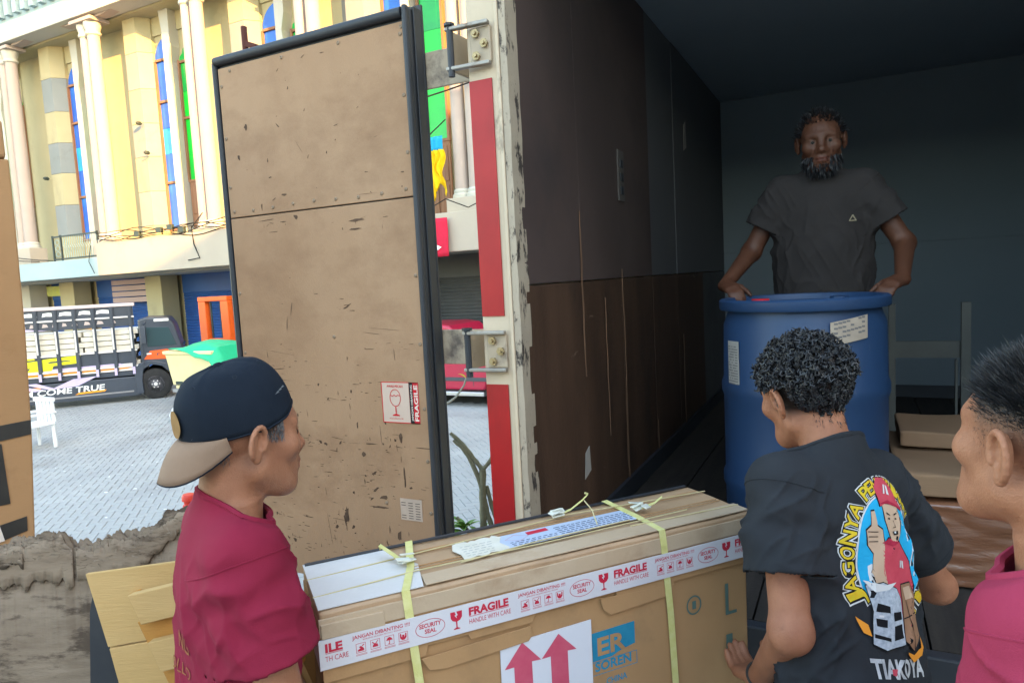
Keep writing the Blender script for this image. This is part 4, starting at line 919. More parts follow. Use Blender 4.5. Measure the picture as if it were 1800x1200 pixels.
def ply_layer(s0, s1, off, th, dz, m, jag, depth=None, par=None, name='broken_board'):
    mb = MB(); n = int(320 * (s1 - s0)); vs = []
    for i in range(n + 1):
        s = s0 + (s1 - s0) * i / n; z1 = top_z(s, off, jag) + dz
        z0 = DOCK if depth is None else z1 - depth * (1 + .5 * mnoise.noise(Vector((s * 9, off * 50, 2))) + .25 * mnoise.noise(Vector((s * 40, off * 50, 4))))
        for k in range(4):
            zz = z0 + (z1 - z0) * k / 3; vs.append(A0 + dv * s + nv * (off + .10 * (1 - (zz - DOCK)) + .004 * mnoise.noise(Vector((s * 4, zz * 4, off)))) + Vector((0, 0, zz)))
    mb.add(vs, [(i * 4 + k, (i + 1) * 4 + k, (i + 1) * 4 + k + 1, i * 4 + k + 1) for i in range(n) for k in range(3)])
    return mb.build(name, m, par, smooth=True, solid=th)
m_peel = mat('peeled veneer', (.31, .235, .17), (.22, .16, .115), .8, 16, nstretch=(.35, .35, 1.4), stain=(.12, .085, .06), stain_scale=10, stain_lo=.52, stain_hi=.58, stain_stretch=(.4, .4, 1.4), bump=.003, bscale=60, bstretch=(.4, .4, 1.5))
bb = ply_layer(.0, .232, .0, .009, 0, m_mould, .014)
tag(bb, 'mouldy broken plywood board with a ragged top edge standing at the dock side', 'board')
ply_layer(.236, 1.0, .001, .009, 0, m_mould, .016, None, bb, 'panel')
ply_layer(.0, 1.0, -.010, .004, .006, m_mould, .020, .2, bb, 'veneer')
ply_layer(.0, .55, .010, .003, -.006, m_peel, .016, .095, bb, 'veneer')
ply_layer(.56, 1.0, .011, .003, -.010, m_peel, .016, .075, bb, 'veneer')
ply_layer(.06, .42, .015, .002, -.022, m_mould, .014, .04, bb, 'veneer')
fb = MB()
for k in range(420):
    s = random.uniform(.02, .98); z = top_z(s, 0, .014) + random.uniform(-.05, .004)
    p = A0 + dv * s + nv * random.uniform(.012, .03) + Vector((0, 0, z)); p += nv * .10 * (1 - (z - DOCK)); d = (dv * random.gauss(0, 1.2) + nv * random.uniform(0, .5) + Vector((0, 0, random.gauss(.1, .35)))).normalized() * random.uniform(.008, .035)
    wv = Vector((0, 0, 1)).cross(d).normalized() * random.uniform(.0005, .0014) + Vector((0, 0, random.uniform(.0004, .0012))); fb.add([p - wv, p + wv, p + d], [(0, 1, 2)])
tag(fb.build('splinter', m_mould, bb), kind='stuff')
# pine crate lid leaning against the board, short slats nailed on
m_pine = mat('fresh pine board', (.50, .315, .125), (.57, .37, .16), .65, 2.5, nstretch=(.6, .6, 4), stain=(.38, .23, .09), stain_scale=3, stain_lo=.55, stain_hi=.75, bump=.0015, bscale=20, bstretch=(1, 1, 9))
m_pine2 = mat('amber pine board', (.44, .20, .045), (.52, .26, .07), .65, 2.5, nstretch=(.6, .6, 4), bump=.0015, bscale=20, bstretch=(1, 1, 9))
B0 = Vector((-1.60, .925, 1.972)); bu = Vector((.195, .10, .018)).normalized(); bv0 = Vector((.055, .0, -.255)).normalized(); bn_ = bu.cross(bv0).normalized(); bv = bn_.cross(bu).normalized()
if bn_.y > 0: bn_ = -bn_
cl_ = empty('crate_lid', 'pale pine crate lid with short nailed slats leaning beside the man in the cap', 'crate lid', B0)
def lid_part(name, pts, depth, th, m):
    mb = MB(); mb.prism(pts, tuple(bn_ * depth), bu, bv, bn_, th); return mb.build(name, m, cl_, bevel=.002)
lid_part('board', [(0, 0), (.46, 0), (.5, .155), (.03, .175)], 0, .012, m_pine)
lid_part('board', [(.032, .178), (.5, .158), (.56, 1.1), (.16, 1.1)], 0, .012, m_pine)
lid_part('batten', [(.105, .055), (.125, .05), (.30, .60), (.27, .60)], .012, .018, m_pine2)
for k, (u, v, m) in enumerate(((.128, .045, m_pine), (.125, .115, m_pine2), (.158, .155, m_pine), (.165, .225, m_pine2), (.185, .275, m_pine), (.21, .35, m_pine2), (.23, .41, m_pine))):
    lid_part('slat', [(u, v), (u + .30, v - .03), (u + .32, v + .035), (u + .022, v + .068)], .016 + (.034 if m is m_pine else .004), .026, m)
# thin sheet leaning behind the lid, its dark face standing for shadow
ts = MB(); q0 = Vector((-1.628, .93, 1.915)); q1 = Vector((-1.52, .93, 1.58))
ts.prism([(0, 0), (.006, .0), (.16, -.62), (-.06, -.62), (-.05, -.30), (-.02, -.06)], (-1.63, .95, 1.915), Vector((.98, .2, 0)), EZ, (-.2, .98, 0), .008)
tag(ts.build('thin_sheet', mat('shade dark sheet', (.028, .03, .036), (.05, .05, .055), .8, 5), bevel=.001), 'thin sheet with shade painted dark, pale cut edge, between crate lid and broken board', 'board')
MB().prism([(-.004, .002), (.006, .002), (.166, -.62), (.155, -.62)], (-1.63, .948, 1.915), Vector((.98, .2, 0)), EZ, (-.2, .98, 0), .010).build('cut_edge', m_pine, bpy.data.objects['thin_sheet'])
# ================================================================== THE LONG CARTON BEING CARRIED
m_lc = mat('tan carton board', (.40, .225, .105), (.45, .265, .13), .7, 2.0, stain=(.28, .17, .09), stain_scale=3.0, stain_lo=.52, stain_hi=.75, bump=.001, bscale=24)
m_lt = mat('taped pale board', (.46, .335, .22), (.53, .405, .285), .32, 3.5, stain=(.34, .22, .13), stain_scale=4, stain_lo=.52, stain_hi=.74, bump=.002, bscale=18, rough2=.5)
m_lidt = mat('brown lid board', (.40, .255, .145), (.46, .305, .185), .45, 2.5, stain=(.26, .155, .085), stain_scale=3, stain_lo=.5, stain_hi=.75, bump=.002, bscale=14, rough2=.6)
m_strap_y = mat('yellow packing strap', (.62, .58, .20), (.70, .66, .30), .45, 40, bump=.0008, bscale=260)
m_tape = mat('white warning tape', (.60, .58, .62), (.66, .64, .68), .22, 5, bump=.0012, bscale=18, rough2=.38)
m_cp = mat('crimson print', (.50, .012, .045), (.56, .02, .05), .5, 60)
m_sheet = mat('white paper sheet', (.66, .66, .72), (.70, .70, .76), .45, 6, bump=.0015, bscale=9)
m_arrow = mat('rose print', (.56, .07, .13), (.60, .10, .16), .5, 30)
m_bprint = mat('blue carton print', (.02, .20, .34), (.03, .25, .40), .6, 25)
m_tprint = mat('shade dulled teal print', (.09, .15, .13), (.11, .17, .15), .6, 25)  # teal darkened for the shade at the carton's right end
m_lab = mat('pale blue shipping label', (.42, .50, .66), (.50, .57, .70), .35, 5, bump=.001, bscale=12)
m_torn = mat('torn label paper', (.62, .58, .48), (.70, .66, .58), .6, 30)
m_ink = mat('dark blue ink', (.03, .04, .10), rough=.6)
m_knot = mat('milky strap buckle', (.60, .62, .55), (.7, .7, .62), .35, 20)
LB, WB, HB, ZTOP = 1.03, .235, .62, 2.0
be = Vector((.640, .768, 0)); bnn = Vector((-.768, .640, 0))
FLp = Vector((-.893, .925, ZTOP))
car = empty('long_carton', 'long tan carton sealed with red printed tape and yellow straps, carried by two men', 'carton')
car.matrix_world = Matrix((be, bnn, Vector((0, 0, 1)))).transposed().to_4x4(); car.matrix_world.translation = FLp
# local frame: x along the carton, y to its far side, z up; top face at z=0
def cpart(mb, name, m, parent=None, **k): return mb.build(name, m, parent or car, **k)
def warp_box(x0, y0, z0, x1, y1, z1, nx, ny, nz, amp, sc, seed, rim=0):
    bm_ = bmesh.new(); bmesh.ops.create_cube(bm_, size=1); bm_.free()
    mb = MB(); idx = {}
    def vert(i, j, k):
        if (i, j, k) in idx: return idx[(i, j, k)]
        p = Vector((x0 + (x1 - x0) * i / nx, y0 + (y1 - y0) * j / ny, z0 + (z1 - z0) * k / nz))
        n_ = Vector((mnoise.noise(p * sc + Vector((seed, 0, 0))), mnoise.noise(p * sc + Vector((0, seed, 5))), mnoise.noise(p * sc + Vector((9, 2, seed)))))
        p = p + n_ * amp; mb.v.append(tuple(p)); idx[(i, j, k)] = len(mb.v) - 1; return idx[(i, j, k)]
    for i in range(nx):
        for j in range(ny):
            mb.f.append((vert(i, j, 0), vert(i, j + 1, 0), vert(i + 1, j + 1, 0), vert(i + 1, j, 0))); mb.f.append((vert(i, j, nz), vert(i + 1, j, nz), vert(i + 1, j + 1, nz), vert(i, j + 1, nz)))
        for k in range(nz):
            mb.f.append((vert(i, 0, k), vert(i + 1, 0, k), vert(i + 1, 0, k + 1), vert(i, 0, k + 1))); mb.f.append((vert(i, ny, k), vert(i, ny, k + 1), vert(i + 1, ny, k + 1), vert(i + 1, ny, k)))
    for j in range(ny):
        for k in range(nz):
            mb.f.append((vert(0, j, k), vert(0, j, k + 1), vert(0, j + 1, k + 1), vert(0, j + 1, k))); mb.f.append((vert(nx, j, k), vert(nx, j + 1, k), vert(nx, j + 1, k + 1), vert(nx, j, k + 1)))
    return mb
body_ = cpart(warp_box(.004, .004, -HB, LB - .004, WB - .004, -.05, 24, 6, 14, .003, 5, 1), 'box', m_lc, bevel=.004, smooth=True)
# lid: top board, front and back skirts whose lower edges step up and down
top_ = cpart(warp_box(-.004, -.004, -.028, LB + .004, WB + .004, 0, 40, 10, 1, .0035, 6, 4), 'lid_top', m_lidt, bevel=.006, smooth=True)
sk_prof = [(-.005, -.03), (LB + .005, -.03), (LB + .005, -.125), (.80, -.125), (.795, -.142), (.66, -.142), (.645, -.132), (.64, -.112), (.44, -.112), (.43, -.13), (.29, -.13), (.285, -.118), (.20, -.118), (.195, -.138), (-.005, -.138)]
cpart(MB().prism(sk_prof, (0, -.0045, 0), EX, EZ, (0, 1, 0), .005), 'lid_skirt', m_lc, bevel=.0015)
cpart(MB().prism([(-.006, -.012), (LB + .006, -.012), (LB + .006, -.048), (-.006, -.046)], (0, -.0076, 0), EX, EZ, (0, 1, 0), .006), 'lid_fold', m_lt, bevel=.001)
cpart(MB().prism(sk_prof, (0, WB + .0045, 0), EX, EZ, (0, -1, 0), .005), 'lid_skirt', m_lc)
for x in (-.0045, LB - .0005): cpart(MB().box(x, -.002, -.137, x + .005, WB + .002, -.03), 'lid_skirt', m_lc, bevel=.0015)
# second flap layers: pale overlaps and lower pull tabs seen on the front
for pl, d in (([(.185, -.142), (.425, -.136), (.43, -.155), (.42, -.168), (.235, -.176), (.20, -.17)], .0025), ([(.60, -.118), (.80, -.13), (.79, -.155), (.625, -.162), (.605, -.145)], .0025), ([(-.003, -.02), (.115, -.022), (.117, -.05), (-.003, -.048)], .0075)):
    cpart(MB().prism(pl, (0, -.001 - d * .5, 0), EX, EZ, (0, -1, 0), d), 'flap', m_lc if d < .005 else m_lt, bevel=.001)
def top_strip(poly, m, name, z=.0045, th=.0015, **k): return cpart(MB().prism(poly, (0, 0, z), EX, (0, 1, 0), EZ, th), name, m, **k)
top_strip([(-.004, .002), (.20, .0), (.22, .11), (.17, .234), (-.004, .236)], mat('glossy packing tape', (.62, .61, .60), (.68, .67, .67), .14, 4, bump=.0022, bscale=11, rough2=.3), 'clear_tape', .003, .0015)
top_strip([(.205, .0), (LB, -.002), (LB, .05), (.5, .055), (.21, .05)], m_lt, 'edge_board', .0035, .003, bevel=.001)
top_strip([(.0, .225), (1.02, .228), (1.02, .236), (.0, .236)], m_gask, 'dark_edge', .003, .004)
for y in (.085, .098, .165, .178): top_strip([(.2, y), (LB - .01, y + .004), (LB - .01, y + .007), (.2, y + .003)], m_lc, 'crease', .0035, .0015)
# shipping label with a torn end
lab = top_strip([(.405, .075), (.78, .085), (.775, .155), (.405, .155)], m_lab, 'shipping_label', .0062, .0008)
tp_ = []
random.seed(4)
for k in range(12): tp_.append((.31 + .012 * random.random() + .10 * k / 11, .068 + .012 * random.random()))
tp_ += [(.425, .085), (.415, .12), (.43, .15)]
for k in range(12): tp_.append((.415 - .10 * k / 11, .157 + .015 * random.random()))
tp_ += [(.305, .13), (.315, .10)]
top_strip(tp_, m_torn, 'torn_paper', .0068, .0007)
q = MB(); random.seed(8)
put_poly(q, [(.49, .128), (.545, .13), (.545, .148), (.49, .146)], (0, 0, .0073), EX, (0, 1, 0)); q.build('print', m_cp, lab)
q = MB(); put_ring(q, (.46, .125), .03, .02, .001, (0, 0, .0074), EX, (0, 1, 0), n=4)
q.build('print', m_cp, lab)
q = MB()
for r_ in range(5):
    x = .56
    while x < .755: wd = random.uniform(.006, .018); put_poly(q, [(0, 0), (wd, 0), (wd, .0035), (0, .0035)], (x, .092 + r_ * .0105, .0073), EX, (0, 1, 0)); x += wd + .004
for r_ in range(3):
    x = .435
    while x < .55: wd = random.uniform(.006, .014); put_poly(q, [(0, 0), (wd, 0), (wd, .003), (0, .003)], (x, .085 + r_ * .009, .0073), EX, (0, 1, 0)); x += wd + .005
for r_ in range(5):
    x = .325
    while x < .395: wd = random.uniform(.006, .014); put_poly(q, [(0, 0), (wd, 0), (wd, .0012), (0, .0012)], (x, .085 + r_ * .013, .0077), EX, (0, 1, 0)); x += wd + .005
q.build('print', m_ink, lab)
# printed warning tape round the front and the near end
TZ = -.078; TH = .058
cpart(MB().box(-.0095, -.0118, TZ - TH / 2, LB + .004, -.0096, TZ + TH / 2), 'warning_tape', m_tape)
wt = cpart(MB().box(-.0098, -.0095, TZ - TH / 2 - .002, -.0082, .15, TZ + TH / 2 - .004), 'warning_tape', m_tape)
pr = MB()
FO = (0, -.0122, TZ)
def at_(x, z): return (x, -.0122, TZ + z)
def icon_box(x, z, s, kind):
    for (a, b, c_, d_) in ((0, 0, s, .0008), (0, s - .0008, s, s), (0, 0, .0008, s), (s - .0008, 0, s, s)): put_poly(pr, [(a, b), (c_, b), (c_, d_), (a, d_)], at_(x, z), EX, EZ)
    k = s / 10
    sh = {0: [[(1.5, 1.5), (8, 1.5), (8, 4), (5, 7), (3, 6), (4.5, 4.5), (1.5, 3)], [(6, 7), (8, 8.6), (8.6, 7.6), (6.6, 6.2)]],
          1: [[(2, 2), (8, 2), (7.4, 5), (5.8, 5.4), (8.4, 8.6), (7.6, 8.8), (4.8, 5.6), (2.2, 8), (1.6, 7.2), (3.6, 5.2), (2.6, 4.6)]],
          2: [[(1.5, 5), (3, 7.6), (5, 8.6), (7, 7.6), (8.5, 5)], [(4.7, 5), (4.7, 2), (3.5, 1.6), (3.5, 1), (5.4, 1.2), (5.4, 5)]],
          3: [[(1.5, 8.5), (1.5, 4), (3.5, 1.5), (6.5, 1.5), (8.5, 4), (8.5, 8.5), (7.2, 8.5), (7, 5.5), (6.2, 4.4), (6.2, 7), (3.8, 7), (3.8, 4.4), (3, 5.5), (2.8, 8.5)]]}[kind]
    for p_ in sh: put_poly(pr, [(a * k, b * k) for a, b in p_], at_(x, z), EX, EZ)
    for dz in (-.0035, -.0055): put_poly(pr, [(-.001, 0), (s + .002, 0), (s + .002, .0007), (-.001, .0007)], at_(x, z + dz), EX, EZ)
def tape_unit(x):
    put_text(pr, 'JANGAN DIBANTING !!!!', at_(x, .0155), EX, EZ, .0075, width=.112, offset=.012)
    put_text(pr, 'BARANG MUDAH PECAH / RUSAK', at_(x + .02, .0105), EX, EZ, .0028, width=.075)
    for k in range(4): icon_box(x + .006 + k * .0275, -.0125, .0185, k)
    put_ring(pr, (0, 0), .0305, .0185, .0011, at_(x + .153, .0), EX, EZ, n=44)
    put_text(pr, 'SECURITY', at_(x + .153, .0022), EX, EZ, .0088, width=.045, offset=.025, align='c'); put_text(pr, 'SEAL', at_(x + .153, -.0098), EX, EZ, .0088, width=.024, offset=.025, align='c')
    put_poly(pr, [(-.0125, .0205), (-.003, .0205), (-.001, .014), (-.004, .013), (.001, .006), (.0, .0115), (.003, .0125), (.0005, .0205), (.0125, .0205), (.012, .008), (.008, .002), (.0015, -.0005), (.0013, -.0125), (.007, -.015), (.007, -.0165), (-.007, -.0165), (-.007, -.015), (-.0013, -.0125), (-.0015, -.0005), (-.008, .002), (-.012, .008)], at_(x + .208, -.001), EX, EZ)
    put_text(pr, 'FRAGILE', at_(x + .235, .0045), EX, EZ, .0165, width=.088, offset=.045)
    put_poly(pr, [(0, 0), (.088, 0), (.088, .0011), (0, .0011)], at_(x + .235, .0012), EX, EZ)
    put_text(pr, 'HANDLE WITH CARE', at_(x + .235, -.0135), EX, EZ, .0105, width=.092, offset=.0)
put_text(pr, 'ILE', at_(.0015, .0045), EX, EZ, .0165, width=.032, offset=.045); put_poly(pr, [(0, 0), (.032, 0), (.032, .0011), (0, .0011)], at_(.002, .0012), EX, EZ); put_text(pr, 'TH CARE', at_(.0005, -.0135), EX, EZ, .0105, width=.043)
for k in range(3): tape_unit(.052 + k * .345)
pr.v = [(min(p[0], LB + .002), p[1], p[2]) for p in pr.v]
cpart(pr, 'tape_print', m_cp)
# white sheet with two up arrows
shp = [(.355, -.165), (.575, -.162), (.572, -.46), (.352, -.46)]
sheet = cpart(MB().prism(shp, (0, .0015, 0), EX, EZ, (0, -1, 0), .0025), 'arrow_sheet', m_sheet)
ar = MB()
for cx in (.405, .492):
    put_poly(ar, [(cx - .043, -.218), (cx, -.168 if cx < .45 else -.172), (cx + .043, -.218), (cx + .021, -.216), (cx + .021, -.30), (cx - .021, -.30), (cx - .021, -.218)], (0, -.0016, 0), EX, EZ)
put_poly(ar, [(.37, -.315), (.555, -.312), (.555, -.325), (.37, -.328)], (0, -.0016, 0), EX, EZ)
ar.build('arrow_print', m_arrow, sheet)
# blue printed trade block and teal marks
blk = MB(); blk.prism([(.577, -.198), (.69, -.196), (.69, -.262), (.577, -.264)], (0, .0035, 0), EX, EZ, (0, -1, 0), .0012); bpn = cpart(blk, 'printed_block', m_bprint)
q = MB(); put_text(q, 'ER', (.590, .0018, -.252), EX, EZ, .042, width=.075, offset=.03); q.build('lettering', m_lc, bpn)
q = MB(); put_text(q, 'SOREN', (.582, .0018, -.288), EX, EZ, .0215, width=.096, offset=.03); put_text(q, 'CHINA', (.61, .0018, -.325), EX, EZ, .015, width=.055, offset=.02)
for (a, b, c_, d_) in ((.577, -.267, .694, -.2655), (.577, -.297, .694, -.2955), (.6925, -.297, .694, -.2655)): put_poly(q, [(a, b), (c_, b), (c_, d_), (a, d_)], (0, .0018, 0), EX, EZ)
q.build('lettering', m_bprint, bpn)
q = MB(); put_ring(q, (.86, -.2), .022, .024, .004, (0, .0018, 0), EX, EZ, n=30); q.build('printed_mark', m_tprint, bpn)
for pl in ([(.855, -.19), (.866, -.19), (.866, -.21), (.855, -.21)], [(.955, -.17), (.965, -.17), (.965, -.242), (.99, -.242), (.99, -.25), (.955, -.25)], [(.955, -.30), (.975, -.30), (.975, -.36), (.955, -.36)]):
    q = MB(); put_poly(q, pl, (0, .0018, 0), EX, EZ); q.build('printed_mark', m_tprint, bpn)
# yellow straps with buckles and loose ends, thin cords along the top
def strap(x, xt):
    pts = [(x + .03, -.006, -HB), (x + .01, -.0078, -.2), (x, -.0086, -.08), (x - .004, -.0098, -.03), (x - .006, -.006, .006), (xt * .5 + x * .5, .10, .0075), (xt, WB + .004, .0075), (xt, WB + .008, -.05), (xt, WB + .008, -.3)]
    mb = MB(); vs = []; w2 = .0085
    for p in pts: vs += [(p[0] - w2, p[1], p[2]), (p[0] + w2, p[1], p[2])]
    mb.add(vs, [(2 * i, 2 * i + 1, 2 * i + 3, 2 * i + 2) for i in range(len(pts) - 1)])
    return cpart(mb, 'strap', m_strap_y, solid=.0012)
def buckle(x, y, par):
    mb = MB(); random.seed(int(x * 100))
    for k in range(5):
        a = random.uniform(-.6, .6); c_ = Vector((x + random.uniform(-.012, .012), y + random.uniform(-.012, .012), .014 + .003 * k))
        mb.obox(c_, (.015 * math.cos(a), .015 * math.sin(a), random.uniform(-.004, .004)), (-.008 * math.sin(a), .008 * math.cos(a), random.uniform(-.003, .003)), (0, 0, .0016))
    mb.build('buckle', m_knot, par, bevel=.001)
def loose_end(pts, par):
    mb = MB(); vs = []
    for i, p in enumerate(pts): vs += [(p[0] - .004, p[1] - .006, p[2]), (p[0] + .004, p[1] + .006, p[2])]
    mb.add(vs, [(2 * i, 2 * i + 1, 2 * i + 3, 2 * i + 2) for i in range(len(pts) - 1)]); mb.build('loose_end', m_strap_y, par, solid=.0011)
s1 = strap(.168, .235); buckle(.195, .115, s1); loose_end([(.19, .12, .012), (.175, .15, .022), (.155, .18, .035), (.16, .19, .022)], s1)
s2_ = strap(.775, .765); buckle(.80, .125, s2_); loose_end([(.80, .12, .016), (.84, .12, .022), (.87, .13, .03)], s2_)
buckle(.60, .195, s2_); loose_end([(.61, .195, .014), (.64, .195, .02), (.68, .205, .034), (.70, .21, .045), (.69, .21, .05)], s2_)
cd = MB()
for pts in ([(-.006, .06, .004), (.2, .07, .008), (.5, .062, .009), (.9, .07, .008)], [(-.006, .15, .004), (.3, .165, .008), (.62, .19, .009)], [(.60, .195, .01), (.8, .175, .01), (1.03, .16, .008)], [(.72, .05, .008), (.86, .04, .009), (1.03, .035, .007)], [(.66, .10, .007), (.67, .14, .03), (.66, .16, .05)], [(.3, .06, .008), (.5, .075, .011), (.74, .082, .009)]):
    cd.tube(pts, .0016, 5)
cpart(cd, 'cord', mat('straw cord', (.5, .42, .22), (.58, .5, .3), .6, 30))
# ================================================================== BODY BUILDER: signed distances on a grid -> one continuous skin
def hash3(ix, iy, iz):
    h = (ix.astype(np.int64) * 374761393 + iy.astype(np.int64) * 668265263 + iz.astype(np.int64) * 2147483647) & 0x7fffffff
    h = ((h ^ (h >> 13)) * 1274126177) & 0x7fffffff
    return ((h ^ (h >> 16)) & 0xffff) / 32767.5 - 1.0
def vnoise(p):
    i = np.floor(p).astype(np.int64); f = p - i; u = f * f * (3 - 2 * f); r = 0
    for a in (0, 1):
        for b in (0, 1):
            for c in (0, 1):
                w_ = (u[:, 0] if a else 1 - u[:, 0]) * (u[:, 1] if b else 1 - u[:, 1]) * (u[:, 2] if c else 1 - u[:, 2])
                r = r + w_ * hash3(i[:, 0] + a, i[:, 1] + b, i[:, 2] + c)
    return r
def fbm(p, o=4):
    r, a = 0, 1.0
    for k in range(o): r = r + a * vnoise(p * 2 ** k + 17.3 * k); a *= .5
    return r
V = lambda *a: np.array(a, dtype=np.float64)
class Field:
    def __init__(s, xs, ys, zs):
        s.ax = [np.asarray(a, dtype=np.float32) for a in (xs, ys, zs)]
        s.d = np.full([len(a) for a in s.ax], 0.5, dtype=np.float32)
    def _apply(s, c, r, fn, k, op, M=None, o=None):
        sl = []
        for a, q in zip(s.ax, c):
            i0, i1 = np.searchsorted(a, q - r), np.searchsorted(a, q + r)
            if i1 <= i0: return
            sl.append(slice(int(i0), int(i1)))
        sl = tuple(sl)
        X, Y, Z = s.ax[0][sl[0]][:, None, None], s.ax[1][sl[1]][None, :, None], s.ax[2][sl[2]][None, None, :]
        if M is not None:
            dx, dy, dz = X - np.float32(o[0]), Y - np.float32(o[1]), Z - np.float32(o[2]); m = M.astype(np.float32)
            X, Y, Z = dx * m[0, 0] + dy * m[1, 0] + dz * m[2, 0], dx * m[0, 1] + dy * m[1, 1] + dz * m[2, 1], dx * m[0, 2] + dy * m[1, 2] + dz * m[2, 2]
        b = fn(X, Y, Z); a = s.d[sl]
        if op == 's': b = -b
        if op == 'u':
            if k > 0: h = np.maximum(k - np.abs(a - b), 0) / k; r_ = np.minimum(a, b) - h * h * k * .25
            else: r_ = np.minimum(a, b)
        else:
            if k > 0: h = np.maximum(k - np.abs(a - b), 0) / k; r_ = np.maximum(a, b) + h * h * k * .25
            else: r_ = np.maximum(a, b)
        s.d[sl] = r_
    def ell(s, c, r, k=.02, op='u', F=None, rot=None):
        """ellipsoid at c with radii r; F = (M, origin) frame, rot = extra 3x3 inside the frame"""
        M, o = F if F else (np.eye(3), np.zeros(3))
        cw = o + M @ np.asarray(c, float); Mw = M @ rot if rot is not None else M
        rx, ry, rz = [np.float32(q) for q in r]
        def fn(X, Y, Z):
            k0 = np.sqrt((X / rx) ** 2 + (Y / ry) ** 2 + (Z / rz) ** 2); k1 = np.sqrt((X / rx ** 2) ** 2 + (Y / ry ** 2) ** 2 + (Z / rz ** 2) ** 2) + 1e-6
            return k0 * (k0 - 1) / k1
        s._apply(cw, max(r) + k + .02, fn, k, op, Mw, cw)
    def cap(s, a, b, ra, rb, k=.02, op='u', F=None, flat=None):
        """round cone from a to b; flat = (axis vector, factor) squashes the section"""
        M, o = F if F else (np.eye(3), np.zeros(3))
        a, b = o + M @ np.asarray(a, float), o + M @ np.asarray(b, float)
        d = b - a; L2 = float(d @ d) + 1e-9
        fl = None
        if flat is not None: n_ = M @ np.asarray(flat[0], float); n_ = n_ / np.linalg.norm(n_); fl = (n_, flat[1])
        def fn(X, Y, Z):
            px, py, pz = X - np.float32(a[0]), Y - np.float32(a[1]), Z - np.float32(a[2])
            t = np.clip((px * d[0] + py * d[1] + pz * d[2]) / L2, 0, 1).astype(np.float32)
            qx, qy, qz = px - t * np.float32(d[0]), py - t * np.float32(d[1]), pz - t * np.float32(d[2])
            if fl is not None:
                h = qx * np.float32(fl[0][0]) + qy * np.float32(fl[0][1]) + qz * np.float32(fl[0][2])
                e = np.float32(1 / fl[1] ** 2 - 1); return np.sqrt(np.maximum(qx * qx + qy * qy + qz * qz + e * h * h, 1e-12)) - (ra + (rb - ra) * t)
            return np.sqrt(qx * qx + qy * qy + qz * qz) - (ra + (rb - ra) * t)
        s._apply((a + b) / 2, math.sqrt(L2) / 2 + max(ra, rb) + k + .02, fn, k, op)
    def plane(s, p, n, k=0.0):
        """cut everything beyond the plane (n points outwards)"""
        p, n = np.asarray(p, float), np.asarray(n, float); n = n / np.linalg.norm(n)
        X, Y, Z = s.ax[0][:, None, None], s.ax[1][None, :, None], s.ax[2][None, None, :]
        b = ((X - p[0]) * n[0] + (Y - p[1]) * n[1] + (Z - p[2]) * n[2]).astype(np.float32)
        s.d = np.maximum(s.d, b)
    def surface(s):
        d = s.d; ins = d < 0
        c8 = [ins[i:d.shape[0] - 1 + i, j:d.shape[1] - 1 + j, k:d.shape[2] - 1 + k] for i in (0, 1) for j in (0, 1) for k in (0, 1)]
        any_ = c8[0].copy(); all_ = c8[0].copy()
        for q in c8[1:]: any_ |= q; all_ &= q
        cells = np.argwhere(any_ & ~all_); n = len(cells)
        idx = np.full(any_.shape, -1, dtype=np.int32); idx[cells[:, 0], cells[:, 1], cells[:, 2]] = np.arange(n)
        acc = np.zeros((n, 3)); cnt = np.zeros(n)
        X, Y, Z = s.ax
        for ax in range(3):
            o1, o2 = [q for q in range(3) if q != ax]
            for u in (0, 1):
                for v in (0, 1):
                    a = cells.copy(); a[:, o1] += u; a[:, o2] += v; b = a.copy(); b[:, ax] += 1
                    da, db = d[a[:, 0], a[:, 1], a[:, 2]], d[b[:, 0], b[:, 1], b[:, 2]]
                    m = (da < 0) != (db < 0); t = da[m] / (da[m] - db[m])
                    pa = np.stack([X[a[m, 0]], Y[a[m, 1]], Z[a[m, 2]]], 1); pb = np.stack([X[b[m, 0]], Y[b[m, 1]], Z[b[m, 2]]], 1)
                    acc[m] += pa + (pb - pa) * t[:, None]; cnt[m] += 1
        P = acc / np.maximum(cnt, 1)[:, None]
        quads = []
        for ax in range(3):
            o1, o2 = [(1, 2), (2, 0), (0, 1)][ax]
            sa = [slice(None)] * 3; sb = [slice(None)] * 3; sa[ax] = slice(0, -1); sb[ax] = slice(1, None)
            ia, ib = ins[tuple(sa)], ins[tuple(sb)]; e = np.argwhere(ia != ib)
            ok = (e[:, o1] > 0) & (e[:, o2] > 0) & (e[:, o1] < d.shape[o1] - 1) & (e[:, o2] < d.shape[o2] - 1); e = e[ok]
            q = []
            for (u, v) in ((-1, -1), (0, -1), (0, 0), (-1, 0)):
                c = e.copy(); c[:, o1] += u; c[:, o2] += v; q.append(idx[c[:, 0], c[:, 1], c[:, 2]])
            q = np.stack(q, 1); fl = ~ia[e[:, 0], e[:, 1], e[:, 2]]; q[fl] = q[fl][:, ::-1]; quads.append(q)
        F_ = np.concatenate(quads); F_ = F_[(F_ >= 0).all(1)]
        return P, F_
def vnormals(P, F_):
    n = np.cross(P[F_[:, 2]] - P[F_[:, 0]], P[F_[:, 3]] - P[F_[:, 1]]); N_ = np.zeros_like(P)
    for k in range(4): np.add.at(N_, F_[:, k], n)
    return N_ / np.maximum(np.linalg.norm(N_, axis=1), 1e-12)[:, None]
def relax(P, F_, it=1, lam=.5):
    for _ in range(it):
        S = np.zeros_like(P); c = np.zeros(len(P))
        for k in range(4):
            for q in (1, 3): np.add.at(S, F_[:, k], P[F_[:, (k + q) % 4]]); np.add.at(c, F_[:, k], 1)
        P = P + lam * (S / np.maximum(c, 1)[:, None] - P)
    return P
